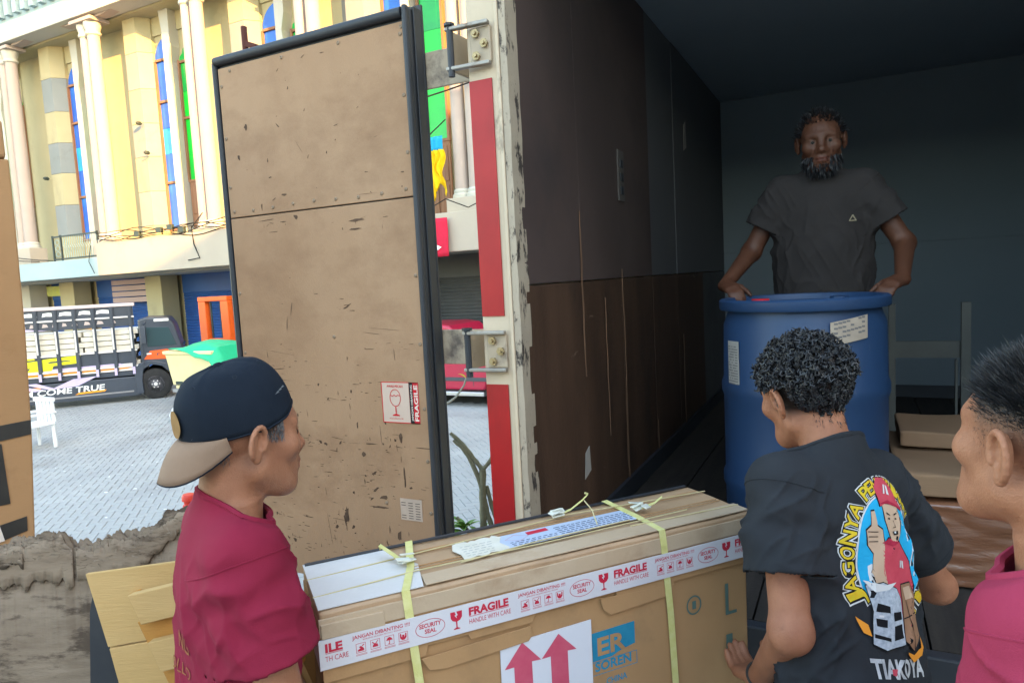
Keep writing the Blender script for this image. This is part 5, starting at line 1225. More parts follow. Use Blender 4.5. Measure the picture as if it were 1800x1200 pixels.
def np_mesh(name, P, F_, tint=None):
    used = np.zeros(len(P), bool); used[F_.ravel()] = True; remap = np.cumsum(used) - 1
    P, F_ = P[used], remap[F_]
    me = bpy.data.meshes.new(name); me.vertices.add(len(P)); me.vertices.foreach_set('co', P.astype(np.float32).ravel())
    me.loops.add(F_.size); me.loops.foreach_set('vertex_index', F_.astype(np.int32).ravel())
    me.polygons.add(len(F_)); me.polygons.foreach_set('loop_start', np.arange(0, F_.size, 4, dtype=np.int32))
    me.polygons.foreach_set('use_smooth', np.ones(len(F_), bool)); me.update(calc_edges=True)
    if tint is not None:
        a = me.color_attributes.new('tint', 'FLOAT_COLOR', 'POINT'); c = np.ones((len(P), 4), np.float32); c[:, :3] = tint[used]; a.data.foreach_set('color', c.ravel())
    return me
def axis_pts(segs):
    """segs: (start, stop, step) pieces joined into one increasing axis"""
    out = []
    for a, b, st in segs: out += list(np.arange(a, b - 1e-6, st))
    return np.array(sorted(set(np.round(out, 5))))
def rotm(axis, deg):
    return np.array(Matrix.Rotation(R(deg), 3, axis))
def look_frame(yaw, pitch, roll):
    """head frame: columns right, forward, up, relative to the body; yaw>0 turns to the person's left, pitch>0 looks up"""
    return rotm('Z', yaw) @ rotm('X', pitch) @ rotm('Y', roll)

def add_head(G, H, o):
    """skull, face and ears in the frame H=(M,origin); x right, y forward, z up, origin between the ears"""
    e, c = G.ell, G.cap
    w = o.get('width', 1.0)
    e((0, -.014, .040), (.074 * w, .094, .082), .01, F=H)
    e((0, .035, .022), (.064 * w, .058, .062), .03, F=H)
    e((0, .034, -.035), (.056 * w, .058, .062), .03, F=H)
    c((-.03, .058, -.088), (.03, .058, -.088), .020, .020, .03, F=H)
    c((-.05 * w, .0, -.05), (-.022, .06, -.088), .020, .018, .03, F=H); c((.05 * w, .0, -.05), (.022, .06, -.088), .020, .018, .03, F=H)
    e((0, .078, -.096), (.017, .012, .013), .018, F=H)
    for s in (-1, 1):
        e((s * .046 * w, .062, -.018), (.022, .020, .018), .028, F=H)
        c((s * .012, .084, .027), (s * .044, .072, .026), .011, .010, .016, F=H)
    for s in (-1, 1): e((s * .031, .098, .004), (.019, .018, .012), .014, 's', F=H)
    for s in (-1, 1): e((s * .031, .074, .003), (.0165, .0145, .0135), .006, F=H)
    for s in (-1, 1): e((s * .031, .0905, .0035), (.0125, .005, .0036), .004, 's', F=H)
    c((0, .088, .022), (0, .104, -.022), .0085, .0105, .018, F=H); e((0, .107, -.028), (.0125, .0125, .011), .010, F=H)
    for s in (-1, 1): e((s * .0135, .096, -.031), (.0095, .011, .0085), .008, F=H); e((s * .0065, .103, -.040), (.0045, .006, .004), .003, 's', F=H)
    e((0, .078, -.058), (.030, .022, .026), .02, F=H)
    e((0, .0965, -.0555), (.021, .0085, .0058), .006, F=H); e((0, .0945, -.0685), (.018, .009, .0068), .006, F=H)
    c((-.022, .094, -.0625), (.022, .094, -.0625), .0022, .0022, .003, 's', F=H); 
    e((0, .108, -.0625), (.02, .008, .0012), .002, 's', F=H)
    for s in (-1, 1):
        # ear in its own frame: y forward along the ear, z up, x outwards
        A = rotm('Z', s * 19) @ rotm('X', -10)
        if s < 0: A = A @ np.diag([-1, 1, 1])
        er = (H[0] @ A, H[1] + H[0] @ V(s * (.079 * w + .003), -.012, .002)); 
        e((.0, 0, 0), (.0065, .0175, .031), .004, F=er)
        e((.013, .002, .005), (.0125, .0112, .0205), .0025, 's', F=er)
        pts = [(.006 + .002 * math.sin(a), .0165 * math.cos(a) - .001, .029 * math.sin(a) + .001) for a in np.linspace(R(-20), R(235), 13)]
        for a, b in zip(pts[:-1], pts[1:]): c(a, b, .0042, .0042, .003, F=er)
        c((.004, -.006, .012), (.003, -.008, -.010), .0032, .0032, .004, F=er)
        e((.001, .003, -.026), (.0055, .0085, .0095), .006, F=er); e((.004, .012, -.004), (.004, .0045, .006), .004, F=er)
        e((.006, .004, -.005), (.005, .006, .007), .002, 's', F=er)
def add_hand(G, wrist, d, palm, side, curl=25, thumb=35, s=1.0):
    """hand from the wrist along d; palm = direction the palm faces; side = +1 when the thumb lies towards d x palm"""
    d = d / np.linalg.norm(d); palm = palm - d * (palm @ d); palm = palm / np.linalg.norm(palm); lat = np.cross(d, palm) * side
    c = G.cap
    for k in (-1.2, -.4, .4, 1.2): c(wrist + lat * .016 * k * .7, wrist + d * .075 * s + lat * .0185 * k, .013, .0115, .016)
    for k, L in zip((1.25, .42, -.42, -1.2), (.070, .078, .072, .057)):
        p = wrist + d * .080 * s + lat * .0185 * k; a = 0.0; r = .0092
        for seg, f in zip((.45, .32, .23), (.8, 1.1, .9)):
            a += R(curl * f); v = d * math.cos(a) + palm * math.sin(a); q = p + v * L * seg * s
            c(p, q, r, r * .92, .006); p = q; r *= .92
    p = wrist + d * .022 + lat * .018; q = p + (d * .6 + lat * .7 + palm * .35) * .038; c(p, q, .0145, .0115, .014)
    v = d * .85 + lat * math.sin(R(thumb)) * .5 + palm * .45; v /= np.linalg.norm(v); m_ = q + v * .032; c(q, m_, .0112, .0102, .008); c(m_, m_ + (v + palm * .3) * .022, .0102, .0085, .006)

def strands(mb, roots, dirs, L, W, bend, seg=3, jit=.25):
    """thin tapered hair blades"""
    for p, d in zip(roots, dirs):
        l = L * random.uniform(.6, 1.15); d = Vector(d) + Vector((random.gauss(0, jit), random.gauss(0, jit), random.gauss(0, jit))); d.normalize()
        s = d.cross(Vector((random.gauss(0, 1), random.gauss(0, 1), random.gauss(0, 1)))).normalized(); p = Vector(p); vs = []; b = Vector(bend) + Vector((random.gauss(0, .2),) * 3)
        for i in range(seg):
            t = i / seg; q = p + d * l * t + b * l * t * t * .5; wd = W * (1 - .6 * t); vs += [q - s * wd, q + s * wd]
        vs.append(p + d * l + b * l * .5); n = len(mb.v)
        fs = [(2 * i, 2 * i + 1, 2 * i + 3, 2 * i + 2) for i in range(seg - 1)] + [(2 * seg - 2, 2 * seg - 1, 2 * seg)]
        mb.add(vs, fs)
def _loft(s, rows, k=.02, op='u', F=None, p=2.0):
    """stack of ellipses: rows of (z, cx, cy, rx, ry) in the frame F"""
    M, o = F if F else (np.eye(3), np.zeros(3)); rows = np.array(rows, float)
    z0, z1 = rows[0, 0], rows[-1, 0]; rm = rows[:, 3:].max() + np.abs(rows[:, 1:3]).max(); cw = o + M @ V(0, 0, (z0 + z1) / 2)
    zz = np.linspace(z0, z1, 160); from_ = [np.interp(zz, rows[:, 0], rows[:, i]) for i in range(5)]
    for i in range(1, 5):
        ker = np.ones(15) / 15; pad = np.concatenate([np.full(7, from_[i][0]), from_[i], np.full(7, from_[i][-1])]); from_[i] = np.convolve(pad, ker, 'valid')
    def fn(X, Y, Z):
        Xb, Yb, Zb = np.broadcast_arrays(X, Y, Z); q = np.clip((Zb - z0) / (z1 - z0) * 159, 0, 159).astype(np.int32)
        cx, cy, rx, ry = [f.astype(np.float32)[q] for f in from_[1:]]
        x, y = Xb - cx, Yb - cy
        if p != 2.0: k0 = (np.abs(x / rx) ** p + np.abs(y / ry) ** p) ** (1 / p) + 1e-6; d = (k0 - 1) * np.minimum(rx, ry)
        else: k0 = np.sqrt((x / rx) ** 2 + (y / ry) ** 2); k1 = np.sqrt((x / rx ** 2) ** 2 + (y / ry ** 2) ** 2) + 1e-5; d = k0 * (k0 - 1) / k1
        return np.maximum(d, np.maximum(z0 - Zb, Zb - z1)).astype(np.float32)
    s._apply(cw, math.hypot((z1 - z0) / 2, rm) + k + .02, fn, k, op, M, o)
Field.loft = _loft
def _sleeve(s, a, b, ra, rb, k=.04, flat=None):
    """round cone from a, cut flat at b"""
    a, b = np.asarray(a, float), np.asarray(b, float); d = b - a; L = np.linalg.norm(d); u = d / L
    fl = (np.asarray(flat[0], float) / np.linalg.norm(flat[0]), flat[1]) if flat is not None else None
    def fn(X, Y, Z):
        px, py, pz = X - np.float32(a[0]), Y - np.float32(a[1]), Z - np.float32(a[2]); t = (px * u[0] + py * u[1] + pz * u[2]).astype(np.float32); tc = np.clip(t, 0, L * 1.5)
        qx, qy, qz = px - tc * np.float32(u[0]), py - tc * np.float32(u[1]), pz - tc * np.float32(u[2]); r2 = qx * qx + qy * qy + qz * qz
        if fl is not None: h = qx * np.float32(fl[0][0]) + qy * np.float32(fl[0][1]) + qz * np.float32(fl[0][2]); r2 = r2 + np.float32(1 / fl[1] ** 2 - 1) * h * h
        return np.maximum(np.sqrt(np.maximum(r2, 1e-12)) - (ra + (rb - ra) * tc / L), t - L)
    s._apply((a + b) / 2, L / 2 + max(ra, rb) * 1.5 + k + .02, fn, k, 'u')
Field.sleeve = _sleeve

def cloth_mesh(G, cuts, fold=None, tol=.0022, name='shirt'):
    """skin of the cloth field with its openings cut out; returns mesh data, points, faces, opening loops"""
    P, F_ = G.surface(); P = relax(P, F_, 2, .5)
    loops = []; kill = np.zeros(len(F_), bool)
    for (p, n, rad) in cuts:
        p, n = np.asarray(p, float), np.asarray(n, float) / np.linalg.norm(n)
        dn = (P - p) @ n; m = (np.abs(dn) < (tol if rad > .126 else tol * 1.5)) & (np.linalg.norm(P - p, axis=1) < rad)
        f = m[F_].all(1); kill |= f
    F2 = F_[~kill]
    if fold is not None:
        N_ = vnormals(P, F_); P = P + N_ * fold(P, N_)[:, None]
    for (p, n, rad) in cuts:
        p, n = np.asarray(p, float), np.asarray(n, float) / np.linalg.norm(n)
        m = (np.abs((P - p) @ n) < .012) & (np.linalg.norm(P - p, axis=1) < rad); used = np.zeros(len(P), bool)
        kf = F_[kill]; used[kf.ravel()] = True; b2 = np.zeros(len(P), bool); b2[F2.ravel()] = True; ring = np.where(m & used & b2)[0]
        if len(ring) < 12: loops.append(None); continue
        c = P[ring].mean(0); u = np.cross(n, V(.3, .5, .8)); u /= np.linalg.norm(u); v = np.cross(n, u); q = P[ring] - c; a = np.arctan2(q @ v, q @ u)
        pts = []
        for t in np.linspace(-math.pi, math.pi, 61)[:-1]:
            w_ = np.exp(-(((a - t + math.pi) % (2 * math.pi) - math.pi) / .09) ** 2) + 1e-9; pts.append((P[ring] * w_[:, None]).sum(0) / w_.sum())
        loops.append(np.array(pts))
    return P, F2, loops
def loop_tube(mb, pts, r, n=6):
    pts = [Vector(p) for p in pts]; m = len(pts); vs = []; c = sum(pts, Vector()) / m
    for i, p in enumerate(pts):
        d = (pts[(i + 1) % m] - pts[i - 1]).normalized(); u = (p - c); u = (u - d * u.dot(d)).normalized(); w_ = d.cross(u)
        for k in range(n): a = 2 * math.pi * k / n; vs.append(p + (u * math.cos(a) + w_ * math.sin(a)) * r)
    mb.add(vs, [(i * n + k, i * n + (k + 1) % n, ((i + 1) % m) * n + (k + 1) % n, ((i + 1) % m) * n + k) for i in range(m) for k in range(n)])

SKIN = mat('tan skin', (.33, .150, .082), (.40, .195, .112), .36, 26, attr='tint', sss=.06, bump=.0014, bscale=330, rough2=.58, spec=.38)
m_eye = mat('eyeball', (.36, .32, .30), rough=.2); m_iris = mat('dark iris', (.012, .008, .006), rough=.08)  # eye whites darkened for the shade inside the truck
m_hair = mat('black hair', (.010, .010, .012), (.018, .018, .021), .42, 30, spec=.5)
m_hairg = mat('greying hair', (.03, .03, .035), (.20, .20, .21), .45, 160)
m_trous = mat('dark trousers', (.03, .032, .04), (.045, .048, .055), .85, 5, bump=.0008, bscale=300)
m_shoe = mat('worn sandal rubber', (.05, .045, .04), rough=.7)

def person(o):
    """o: label, head (world position of the point between the ears), heading (deg), floor z, lean, head yaw/pitch/roll, elbows and wrists (world)"""
    h = R(o['heading']); Rw = rotm('Z', o['heading'])
    T = rotm('Z', o.get('twist', 0)) @ rotm('X', -o.get('lean', 5)) @ rotm('Y', o.get('side', 0)); S = o.get('size', 1.0)
    Hm = look_frame(*o['look'])
    neck_l = V(0, 0, .53 + o.get('neck_len', 0))
    head_off = T @ neck_l + V(0, .0, 0) + (T @ V(0, .012, .06) * .6 + Hm @ V(0, .018, .07))
    hz = o['head'][2] - o['floor']; pz = hz - head_off[2] * S                   # pelvis height that puts the head where it is
    pel = V(0, 0, pz); hd = pel + head_off * S
    base = V(*o['head']) - Rw @ hd; base[2] = o['floor']
    to_l = lambda p: Rw.T @ (np.asarray(p, float) - base)
    root = empty('person', o['label'], 'person', tuple(base), h)
    H = (Hm * S, hd) if S != 1 else (Hm, hd)
    H = (Hm, hd); Tf = (T, pel)
    el = [to_l(p) for p in o['elbows']]; wr = [to_l(p) for p in o['wrists']]          # index 0 = his left (x<0), 1 = his right
    sho = [pel + T @ V(s * o.get('shw', .165), 0, .462) for s in (-1, 1)]
    fx = o.get('step', .0028); lo, hi = hd - .15, hd + .16
    allp = np.array([*el, *wr, *sho, pel, hd]); mn, mx = allp.min(0) - .22, allp.max(0) + .22
    cs = o.get('coarse', .0065)
    xs = axis_pts([(mn[0], lo[0], cs), (lo[0], hi[0], fx), (hi[0], mx[0], cs)]); ys = axis_pts([(mn[1], lo[1], cs), (lo[1], hi[1], fx), (hi[1], mx[1], cs)]); zs = axis_pts([(-.02, lo[2], cs), (lo[2], hi[2], fx)])
    G = Field(xs, ys, zs)
    # trunk, neck, arms, hands, legs as one skin
    G.loft([(-.10, 0, 0, .125, .080), (0, 0, 0, .130, .085), (.14, 0, .0, .110, .070), (.32, 0, .0, .118, .072), (.42, 0, -.003, .118, .066), (.48, 0, -.006, .07, .048), (.52, 0, -.006, .050, .045)], .03, F=Tf)
    nb, nh = pel + T @ V(0, -.012, .47), hd + Hm @ V(0, -.022, -.045)
    G.cap(nb, nh, o.get('neck', .058), o.get('neck', .058) - .004, .03)
    add_head(G, H, o)
    for i, s in enumerate((-1, 1)):
        G.cap(pel + T @ V(s * .06, -.005, .465), sho[i], .036, .044, .03); G.cap(sho[i], el[i], .044, .037, .03); G.cap(el[i], wr[i], .038, .025, .02); G.ell(el[i], (.037, .037, .037), .015)
        d = wr[i] - el[i]; hdv = o['hand_dir'][i]; hdv = Rw.T @ np.asarray(hdv, float) if hdv is not None else d / np.linalg.norm(d)
        pm_ = Rw.T @ np.asarray(o['palms'][i], float); add_hand(G, wr[i], hdv, pm_, o.get('thumbs', (1, -1))[i], o.get('curl', 30))
    hips = [pel + T @ V(s * .085, 0, -.05) for s in (-1, 1)]; ank = [V(s * .11, .02 + s * o.get('stride', 0), .08) for s in (-1, 1)]
    for a, b in zip(hips, ank):
        kn = (a + b) / 2 + V(0, .05 + .04 * (o.get('lean', 5) > 15), 0); G.cap(a, kn, .075, .055, .03); G.cap(kn, b, .053, .038, .03); G.cap(b, b + V(0, .14, -.05), .038, .03, .02); G.cap(b, b + V(0, -.04, -.045), .036, .034, .02)
    P, F_ = G.surface(); P = relax(P, F_, 1, .45)
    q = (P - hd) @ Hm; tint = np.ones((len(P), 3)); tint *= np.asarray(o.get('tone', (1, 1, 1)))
    lip = np.exp(-((q[:, 0] / .024) ** 4 + ((q[:, 2] + .0620) / .0105) ** 4)) * (q[:, 1] > .085); tint *= 1 - lip[:, None] * np.array((.10, .38, .30))
    hollow = np.exp(-(((np.abs(q[:, 0]) - .031) / .02) ** 2 + ((q[:, 2] - .004) / .014) ** 2)) * (q[:, 1] > .06); tint *= 1 - .18 * hollow[:, None]
    stub = o.get('stubble', 0) * np.exp(-(((q[:, 2] + .085) / .028) ** 4)) * (q[:, 1] > .02) * (1 - lip); tint *= 1 - stub[:, None] * np.array((.5, .45, .4))
    if 'scalp' in o:
        sc_ = np.clip(o['scalp'](q), 0, 1)[:, None]; n_ = (.85 + .15 * vnoise(q * 420))[:, None]; tint = tint * (1 - sc_) + sc_ * np.array(o.get('scalp_col', (.10, .15, .20))) * n_
    blot = fbm(q * 30, 3)[:, None]; tint *= 1 + .10 * blot * np.array((.8, 1, 1)); tint *= 1 - .25 * (np.clip(vnoise(q * 150) - .72, 0, 1) * 3)[:, None]
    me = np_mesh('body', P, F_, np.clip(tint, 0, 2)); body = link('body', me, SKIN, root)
    # eyes and brows
    for s in (-1, 1):
        cpos = hd + Hm @ V(s * .031, .0765, .0035); e_ = MB(); 
        bm_ = bmesh.new(); bmesh.ops.create_uvsphere(bm_, u_segments=14, v_segments=10, radius=o.get('eye', .0118)); e_.add([Vector(v.co) + Vector(cpos) for v in bm_.verts], [[v.index for v in f.verts] for f in bm_.faces]); bm_.free()
        eo = e_.build('eye', m_eye, root, smooth=True)
        ip = MB(); c0 = cpos + Hm @ V(0, .0114, -.0008); ip.add([Vector(c0 + Hm @ V(.0062 * math.cos(a), .0006 - .0012 * 0, .0062 * math.sin(a))) for a in np.linspace(0, 6.2832, 15)[:-1]], [tuple(range(14))]); ip.build('iris', m_iris, eo)
        roots, dirs = [], []
        for k in range(90):
            t = random.random(); xx = s * (.012 + .038 * t); yy = .0955 - .020 * t * t; z = .024 + .007 * math.sin(math.pi * min(1, t * 1.15)) - .004 * t + random.uniform(-.003, .003)
            roots.append(hd + Hm @ V(xx, yy - .004, z)); dirs.append(Hm @ V(s * .9, .35 - .5 * t, .12 - .2 * t))
        eb = MB(); strands(eb, roots, dirs, .010, .0007, (0, 0, 0), 2, .15); eb.build('eyebrow', m_hair, root)
    # trousers
    G2 = Field(axis_pts([(pel[0] - .3, pel[0] + .3, .009)]), axis_pts([(min(pel[1], -.1) - .3, max(pel[1], .1) + .35, .009)]), axis_pts([(.05, pel[2] + .16, .009)]))
    G2.loft([(-.12, 0, 0, .155, .115), (0, 0, 0, .168, .122), (.09, 0, 0, .150, .112)], .03, F=Tf)
    for a, b in zip(hips, ank): kn = (a + b) / 2 + V(0, .05 + .04 * (o.get('lean', 5) > 15), 0); G2.cap(a, kn, .092, .072, .05); G2.sleeve(kn, b + V(0, 0, .02), .072, .062, .03)
    P2, F2 = G2.surface(); P2 = P2 + vnormals(P2, F2) * (.005 * fbm(P2 * np.array((14, 14, 7)), 3))[:, None]
    link('trousers', np_mesh('trousers', P2, F2), m_trous, root)
    for b in ank:
        ft = MB(); ft.tube([b + V(0, -.08, -.062), b + V(0, .05, -.062), b + V(0, .17, -.062)], [.038, .044, .038], 10); ft.v = [(v[0], v[1], max(.0, min(v[2], .028))) for v in ft.v]; ft.build('sandal', m_shoe, root, smooth=True)
    # T-shirt
    sl = o.get('sleeve', .62); ss = .0055
    cuffs = [sho[i] + (el[i] - sho[i]) * sl for i in (0, 1)]
    pts = np.array([*cuffs, *sho, pel + T @ V(0, 0, -.16), pel + T @ V(0, 0, .56)]); a0, a1 = pts.min(0) - .19, pts.max(0) + .19
    fs_ = o.get('shirt_step', .0048)
    Gs = Field(np.arange(a0[0], a1[0], fs_), np.arange(a0[1], a1[1], fs_), np.arange(a0[2], a1[2], fs_))
    Gs.loft(o.get('shirt', [(-.17, 0, .005, .182, .132), (0, 0, .0, .178, .128), (.15, 0, 0, .172, .122), (.3, 0, .0, .182, .124), (.40, 0, -.004, .182, .115), (.455, 0, -.01, .150, .092), (.50, 0, -.014, .088, .070), (.54, 0, -.012, .068, .066), (.60, 0, -.012, .066, .066)]), .03, F=Tf)
    fl = o.get('sleeve_flat')
    for i, s in enumerate((-1, 1)):
        Gs.cap(pel + T @ V(s * .07, -.012, .475), sho[i], .047, .053, .045); Gs.sleeve(sho[i], cuffs[i], .058, o.get('cuff', .082), .045, flat=(None if fl is None else (fl, .8)))
    nk_p, nk_n = pel + T @ V(0, -.012, o.get('collar', .532)), T @ V(0, .45, 1.0); Gs.plane(nk_p, nk_n)
    hm_p, hm_n = pel + T @ V(0, 0, -.155), T @ V(0, 0, -1.0); Gs.plane(hm_p, hm_n)
    cuts = [(nk_p, nk_n, .13), (hm_p, hm_n, .3)] + [(cuffs[i], el[i] - sho[i], .125) for i in (0, 1)]
    arms_dir = [(el[i] - sho[i]) / np.linalg.norm(el[i] - sho[i]) for i in (0, 1)]
    def fold(P, N_):
        t = (P - pel) @ T; amp = o.get('fold', 1.0)
        z = t[:, 2]; f = .006 * fbm(np.stack([t[:, 0] * 13 + 6 * z, t[:, 1] * 13, z * 3.2], 1), 3) * np.clip((.46 - z) / .25, .12, 1)
        wp = .35 * vnoise(t * 8) ; a_ = 1 - np.abs(vnoise(np.stack([t[:, 0] * 17 + z * 7 + wp, t[:, 1] * 17 + wp, z * 3.0], 1))); b_ = 1 - np.abs(vnoise(np.stack([t[:, 0] * 24 - z * 13 + 5, t[:, 1] * 22 + wp, z * 5.0], 1)))
        f += (.0075 * a_ ** 5 + .0045 * b_ ** 6) * np.clip((.47 - z) / .15, 0, 1)
        for i, s in enumerate((-1, 1)):
            dd = (P - sho[i]) @ arms_dir[i]; rad = np.linalg.norm(P - sho[i] - dd[:, None] * arms_dir[i], axis=1); near_ = np.clip((.13 - rad) / .05, 0, 1) * np.clip((dd + .03) / .06, 0, 1)
            c_ = 1 - np.abs(vnoise(np.stack([P[:, 0] * 22 + dd * 16, P[:, 1] * 22 - dd * 12, dd * 7], 1)))
            f += near_ * (.005 * np.sin(dd * 62 + 9 * (t[:, 1] * 3) + 3 * vnoise(P * 9)) * np.clip(vnoise(P * 7 + 3) + .25, 0, 1) + .008 * c_ ** 5 + .003 * fbm(P * 16, 2))
            pit = np.exp(-(np.linalg.norm(t - V(s * .16, 0, .33), axis=1) / .11) ** 2); f += .008 * pit * np.sin((t[:, 2] * 70 + np.abs(t[:, 0]) * 60 + t[:, 1] * 20))
        near_cut = np.ones(len(P))
        for i in (0, 1):
            dc = np.abs((P - cuffs[i]) @ arms_dir[i]); inr = np.linalg.norm(P - cuffs[i], axis=1) < .15; near_cut = np.where(inr, np.clip(dc / .07, .25, 1), near_cut)
        for (p, n, rad) in cuts[:1]: near_cut *= np.clip(np.abs((P - p) @ (n / np.linalg.norm(n))) / .03, 0, 1)
        return amp * f * near_cut + (o['extra_fold'](t) if 'extra_fold' in o else 0)
    Ps, Fs, loops = cloth_mesh(Gs, cuts, fold)
    sho_ = link('shirt', np_mesh('shirt', Ps, Fs), o['shirt_mat'], root)
    md = sho_.modifiers.new('solid', 'SOLIDIFY'); md.thickness = .0028; md.offset = -1
    rib = MB()
    if loops[0] is not None: loop_tube(rib, loops[0], .0058)
    if rib.v: rib.build('collar', o.get('collar_mat', o['shirt_mat']), sho_, smooth=True)
    cfm = MB()
    for lp_ in loops[2:]:
        if lp_ is not None and max(np.linalg.norm(lp_[k] - lp_[k - 1]) for k in range(len(lp_))) < .022: loop_tube(cfm, lp_, .0026, 5)
    bv_ = BVHTree.FromPolygons([tuple(p) for p in Ps], [tuple(f) for f in Fs])
    for i in (0, 1):                                  # armhole seam and sleeve hem stitching
        ax_ = arms_dir[i]; u_ = np.cross(ax_, V(.2, .9, .1)); u_ /= np.linalg.norm(u_); v_ = np.cross(ax_, u_); Ls = np.linalg.norm(cuffs[i] - sho[i])
        for t_, tilt, rr in ((.012, .55, .0016), (Ls - .020, 0, .0011)):
            ring = []
            for k in range(54):
                an = 2 * math.pi * k / 54; dd_ = u_ * math.cos(an) + v_ * math.sin(an); side_ = dd_ @ (T @ V((-1, 1)[i], 0, 0)); c_ = sho[i] + ax_ * (t_ - .03 * tilt * side_)
                if tilt and (dd_ @ (T @ V((-1, 1)[i], 0, -.4))) < -.55: continue
                hit = bv_.ray_cast(Vector(c_ + dd_ * .16), Vector(-dd_))
                if hit[0] is not None and (hit[0] - Vector(c_)).length < .115: ring.append(np.array(hit[0]) + dd_ * .0002)
            if len(ring) == 54 and not tilt and max(np.linalg.norm(ring[k] - ring[k - 1]) for k in range(54)) < .022: loop_tube(cfm, ring, rr, 5)
            elif tilt and len(ring) > 12:
                d_ = [np.linalg.norm(ring[k] - ring[k - 1]) for k in range(len(ring))]; k0 = int(np.argmax(d_)); ring = ring[k0:] + ring[:k0]
                run = [ring[0]]
                for p_ in ring[1:]:
                    if np.linalg.norm(p_ - run[-1]) > .035: break
                    run.append(p_)
                if len(run) > 6: cfm.tube(run, rr, 5)
    if cfm.v: tag(cfm.build('cuff_seam', o['shirt_mat'], sho_, smooth=True), kind='stuff')
    return dict(root=root, H=H, T=T, pel=pel, hd=hd, Hm=Hm, shirt=sho_, bvh=BVHTree.FromPolygons([tuple(p) for p in Ps], [tuple(f) for f in Fs]), skin=BVHTree.FromPolygons([tuple(p) for p in P], [tuple(f) for f in F_]), base=base, Rw=Rw, sho=sho, el=el, wr=wr)

def wrap(mb, bvh, M, origin, off, direction, far=.5, sub=.012):
    """lays flat print (x,y of mb in metres) onto a body: point origin + M[:,0]*x + M[:,2]*y, dropped along direction"""
    bm_ = bmesh.new(); vs = [bm_.verts.new(v) for v in mb.v]
    for f in mb.f:
        try: bm_.faces.new([vs[i] for i in f])
        except ValueError: pass
    bmesh.ops.triangulate(bm_, faces=bm_.faces[:])
    for _ in range(5):
        es = [e for e in bm_.edges if e.calc_length() > sub]
        if not es: break
        bmesh.ops.subdivide_edges(bm_, edges=es, cuts=1); bmesh.ops.triangulate(bm_, faces=[f for f in bm_.faces if len(f.verts) > 3])
    d = Vector(direction).normalized(); gone = []
    for v in bm_.verts:
        p = Vector(origin) + Vector(M[:, 0]) * v.co.x + Vector(M[:, 2]) * v.co.y; hit, n, _, _ = bvh.ray_cast(p - d * far, d)
        if hit is None: gone.append(v); continue
        if n.dot(d) > 0: n = -n
        v.co = hit + n * (off + v.co.z)
    bmesh.ops.delete(bm_, geom=gone, context='VERTS')
    out = MB(); ix = {}
    for v in bm_.verts: ix[v] = len(out.v); out.v.append(tuple(v.co))
    out.f = [tuple(ix[v] for v in f.verts) for f in bm_.faces]; bm_.free()
    return out
# ================================================================== THE FOUR MEN
m_red = mat('maroon cotton', (.215, .013, .036), (.26, .019, .047), .85, 7, bump=.0007, bscale=520, rough2=.92)
m_pink = mat('rose red cotton', (.30, .030, .066), (.35, .038, .08), .85, 7, bump=.0007, bscale=520, rough2=.92)
m_blk = mat('faded black cotton', (.020, .022, .026), (.029, .031, .036), .88, 5, bump=.0007, bscale=520, rough2=.95)
m_gry = mat('shade darkened brown cotton', (.030, .026, .025), (.037, .032, .031), .88, 5, bump=.0007, bscale=520)  # cotton darkened so the man sinks into the truck's gloom
m_gold = mat('ochre print', (.36, .20, .03), rough=.7)
# ---- man in the backwards cap, carrying the near end
random.seed(31)
A = person(dict(label='man in a maroon T-shirt and backwards dark cap with a tan brim, carrying the carton', head=(-1.004, .882, 2.335), heading=-32, floor=DOCK, lean=4, look=(13, -2, 0), neck=.057, shw=.118, stubble=.25,
    elbows=[(-1.14, .98, 1.87), (-.868, .80, 1.87)], wrists=[(-1.09, 1.09, 1.63), (-.860, .885, 1.63)], hand_dir=[(.25, .1, -.95), (.1, .2, -.95)], palms=[(.77, .64, .2), (.77, .64, .2)], shirt_mat=m_red, sleeve=.60, cuff=.080, fold=1.0,
    shirt=[(-.17, 0, .01, .156, .112), (0, 0, .008, .152, .108), (.15, 0, .008, .147, .102), (.3, 0, .006, .148, .102), (.40, 0, 0, .148, .097), (.455, 0, -.006, .126, .083), (.50, 0, -.006, .080, .068), (.54, 0, .0, .064, .062), (.60, 0, .006, .062, .062)], tone=(1.0, .92, .9),
    scalp=lambda q: np.clip((q[:, 2] - .012 + .5 * (q[:, 1] - .04) * (q[:, 1] < .045) * 0) / .012, 0, 1) * (q[:, 1] < .042) * (np.abs(q[:, 0]) < .09) * np.clip((.090 - np.abs(q[:, 0])) / .01, 0, 1) * .6, scalp_col=(.10, .14, .19)))
Hm, hd, rt = A['Hm'], A['hd'], A['root']
m_cap = mat('dark navy cap cloth', (.008, .0125, .021), (.012, .0175, .028), .85, 8, bump=.0006, bscale=600)
m_brim = mat('tan cap brim', (.24, .155, .105), (.29, .19, .13), .75, 8, bump=.0006, bscale=500)
Cm = Hm @ rotm('X', 17); co = hd + Hm @ V(0, -.010, .040)
crown = MB(); nu, nv = 72, 22
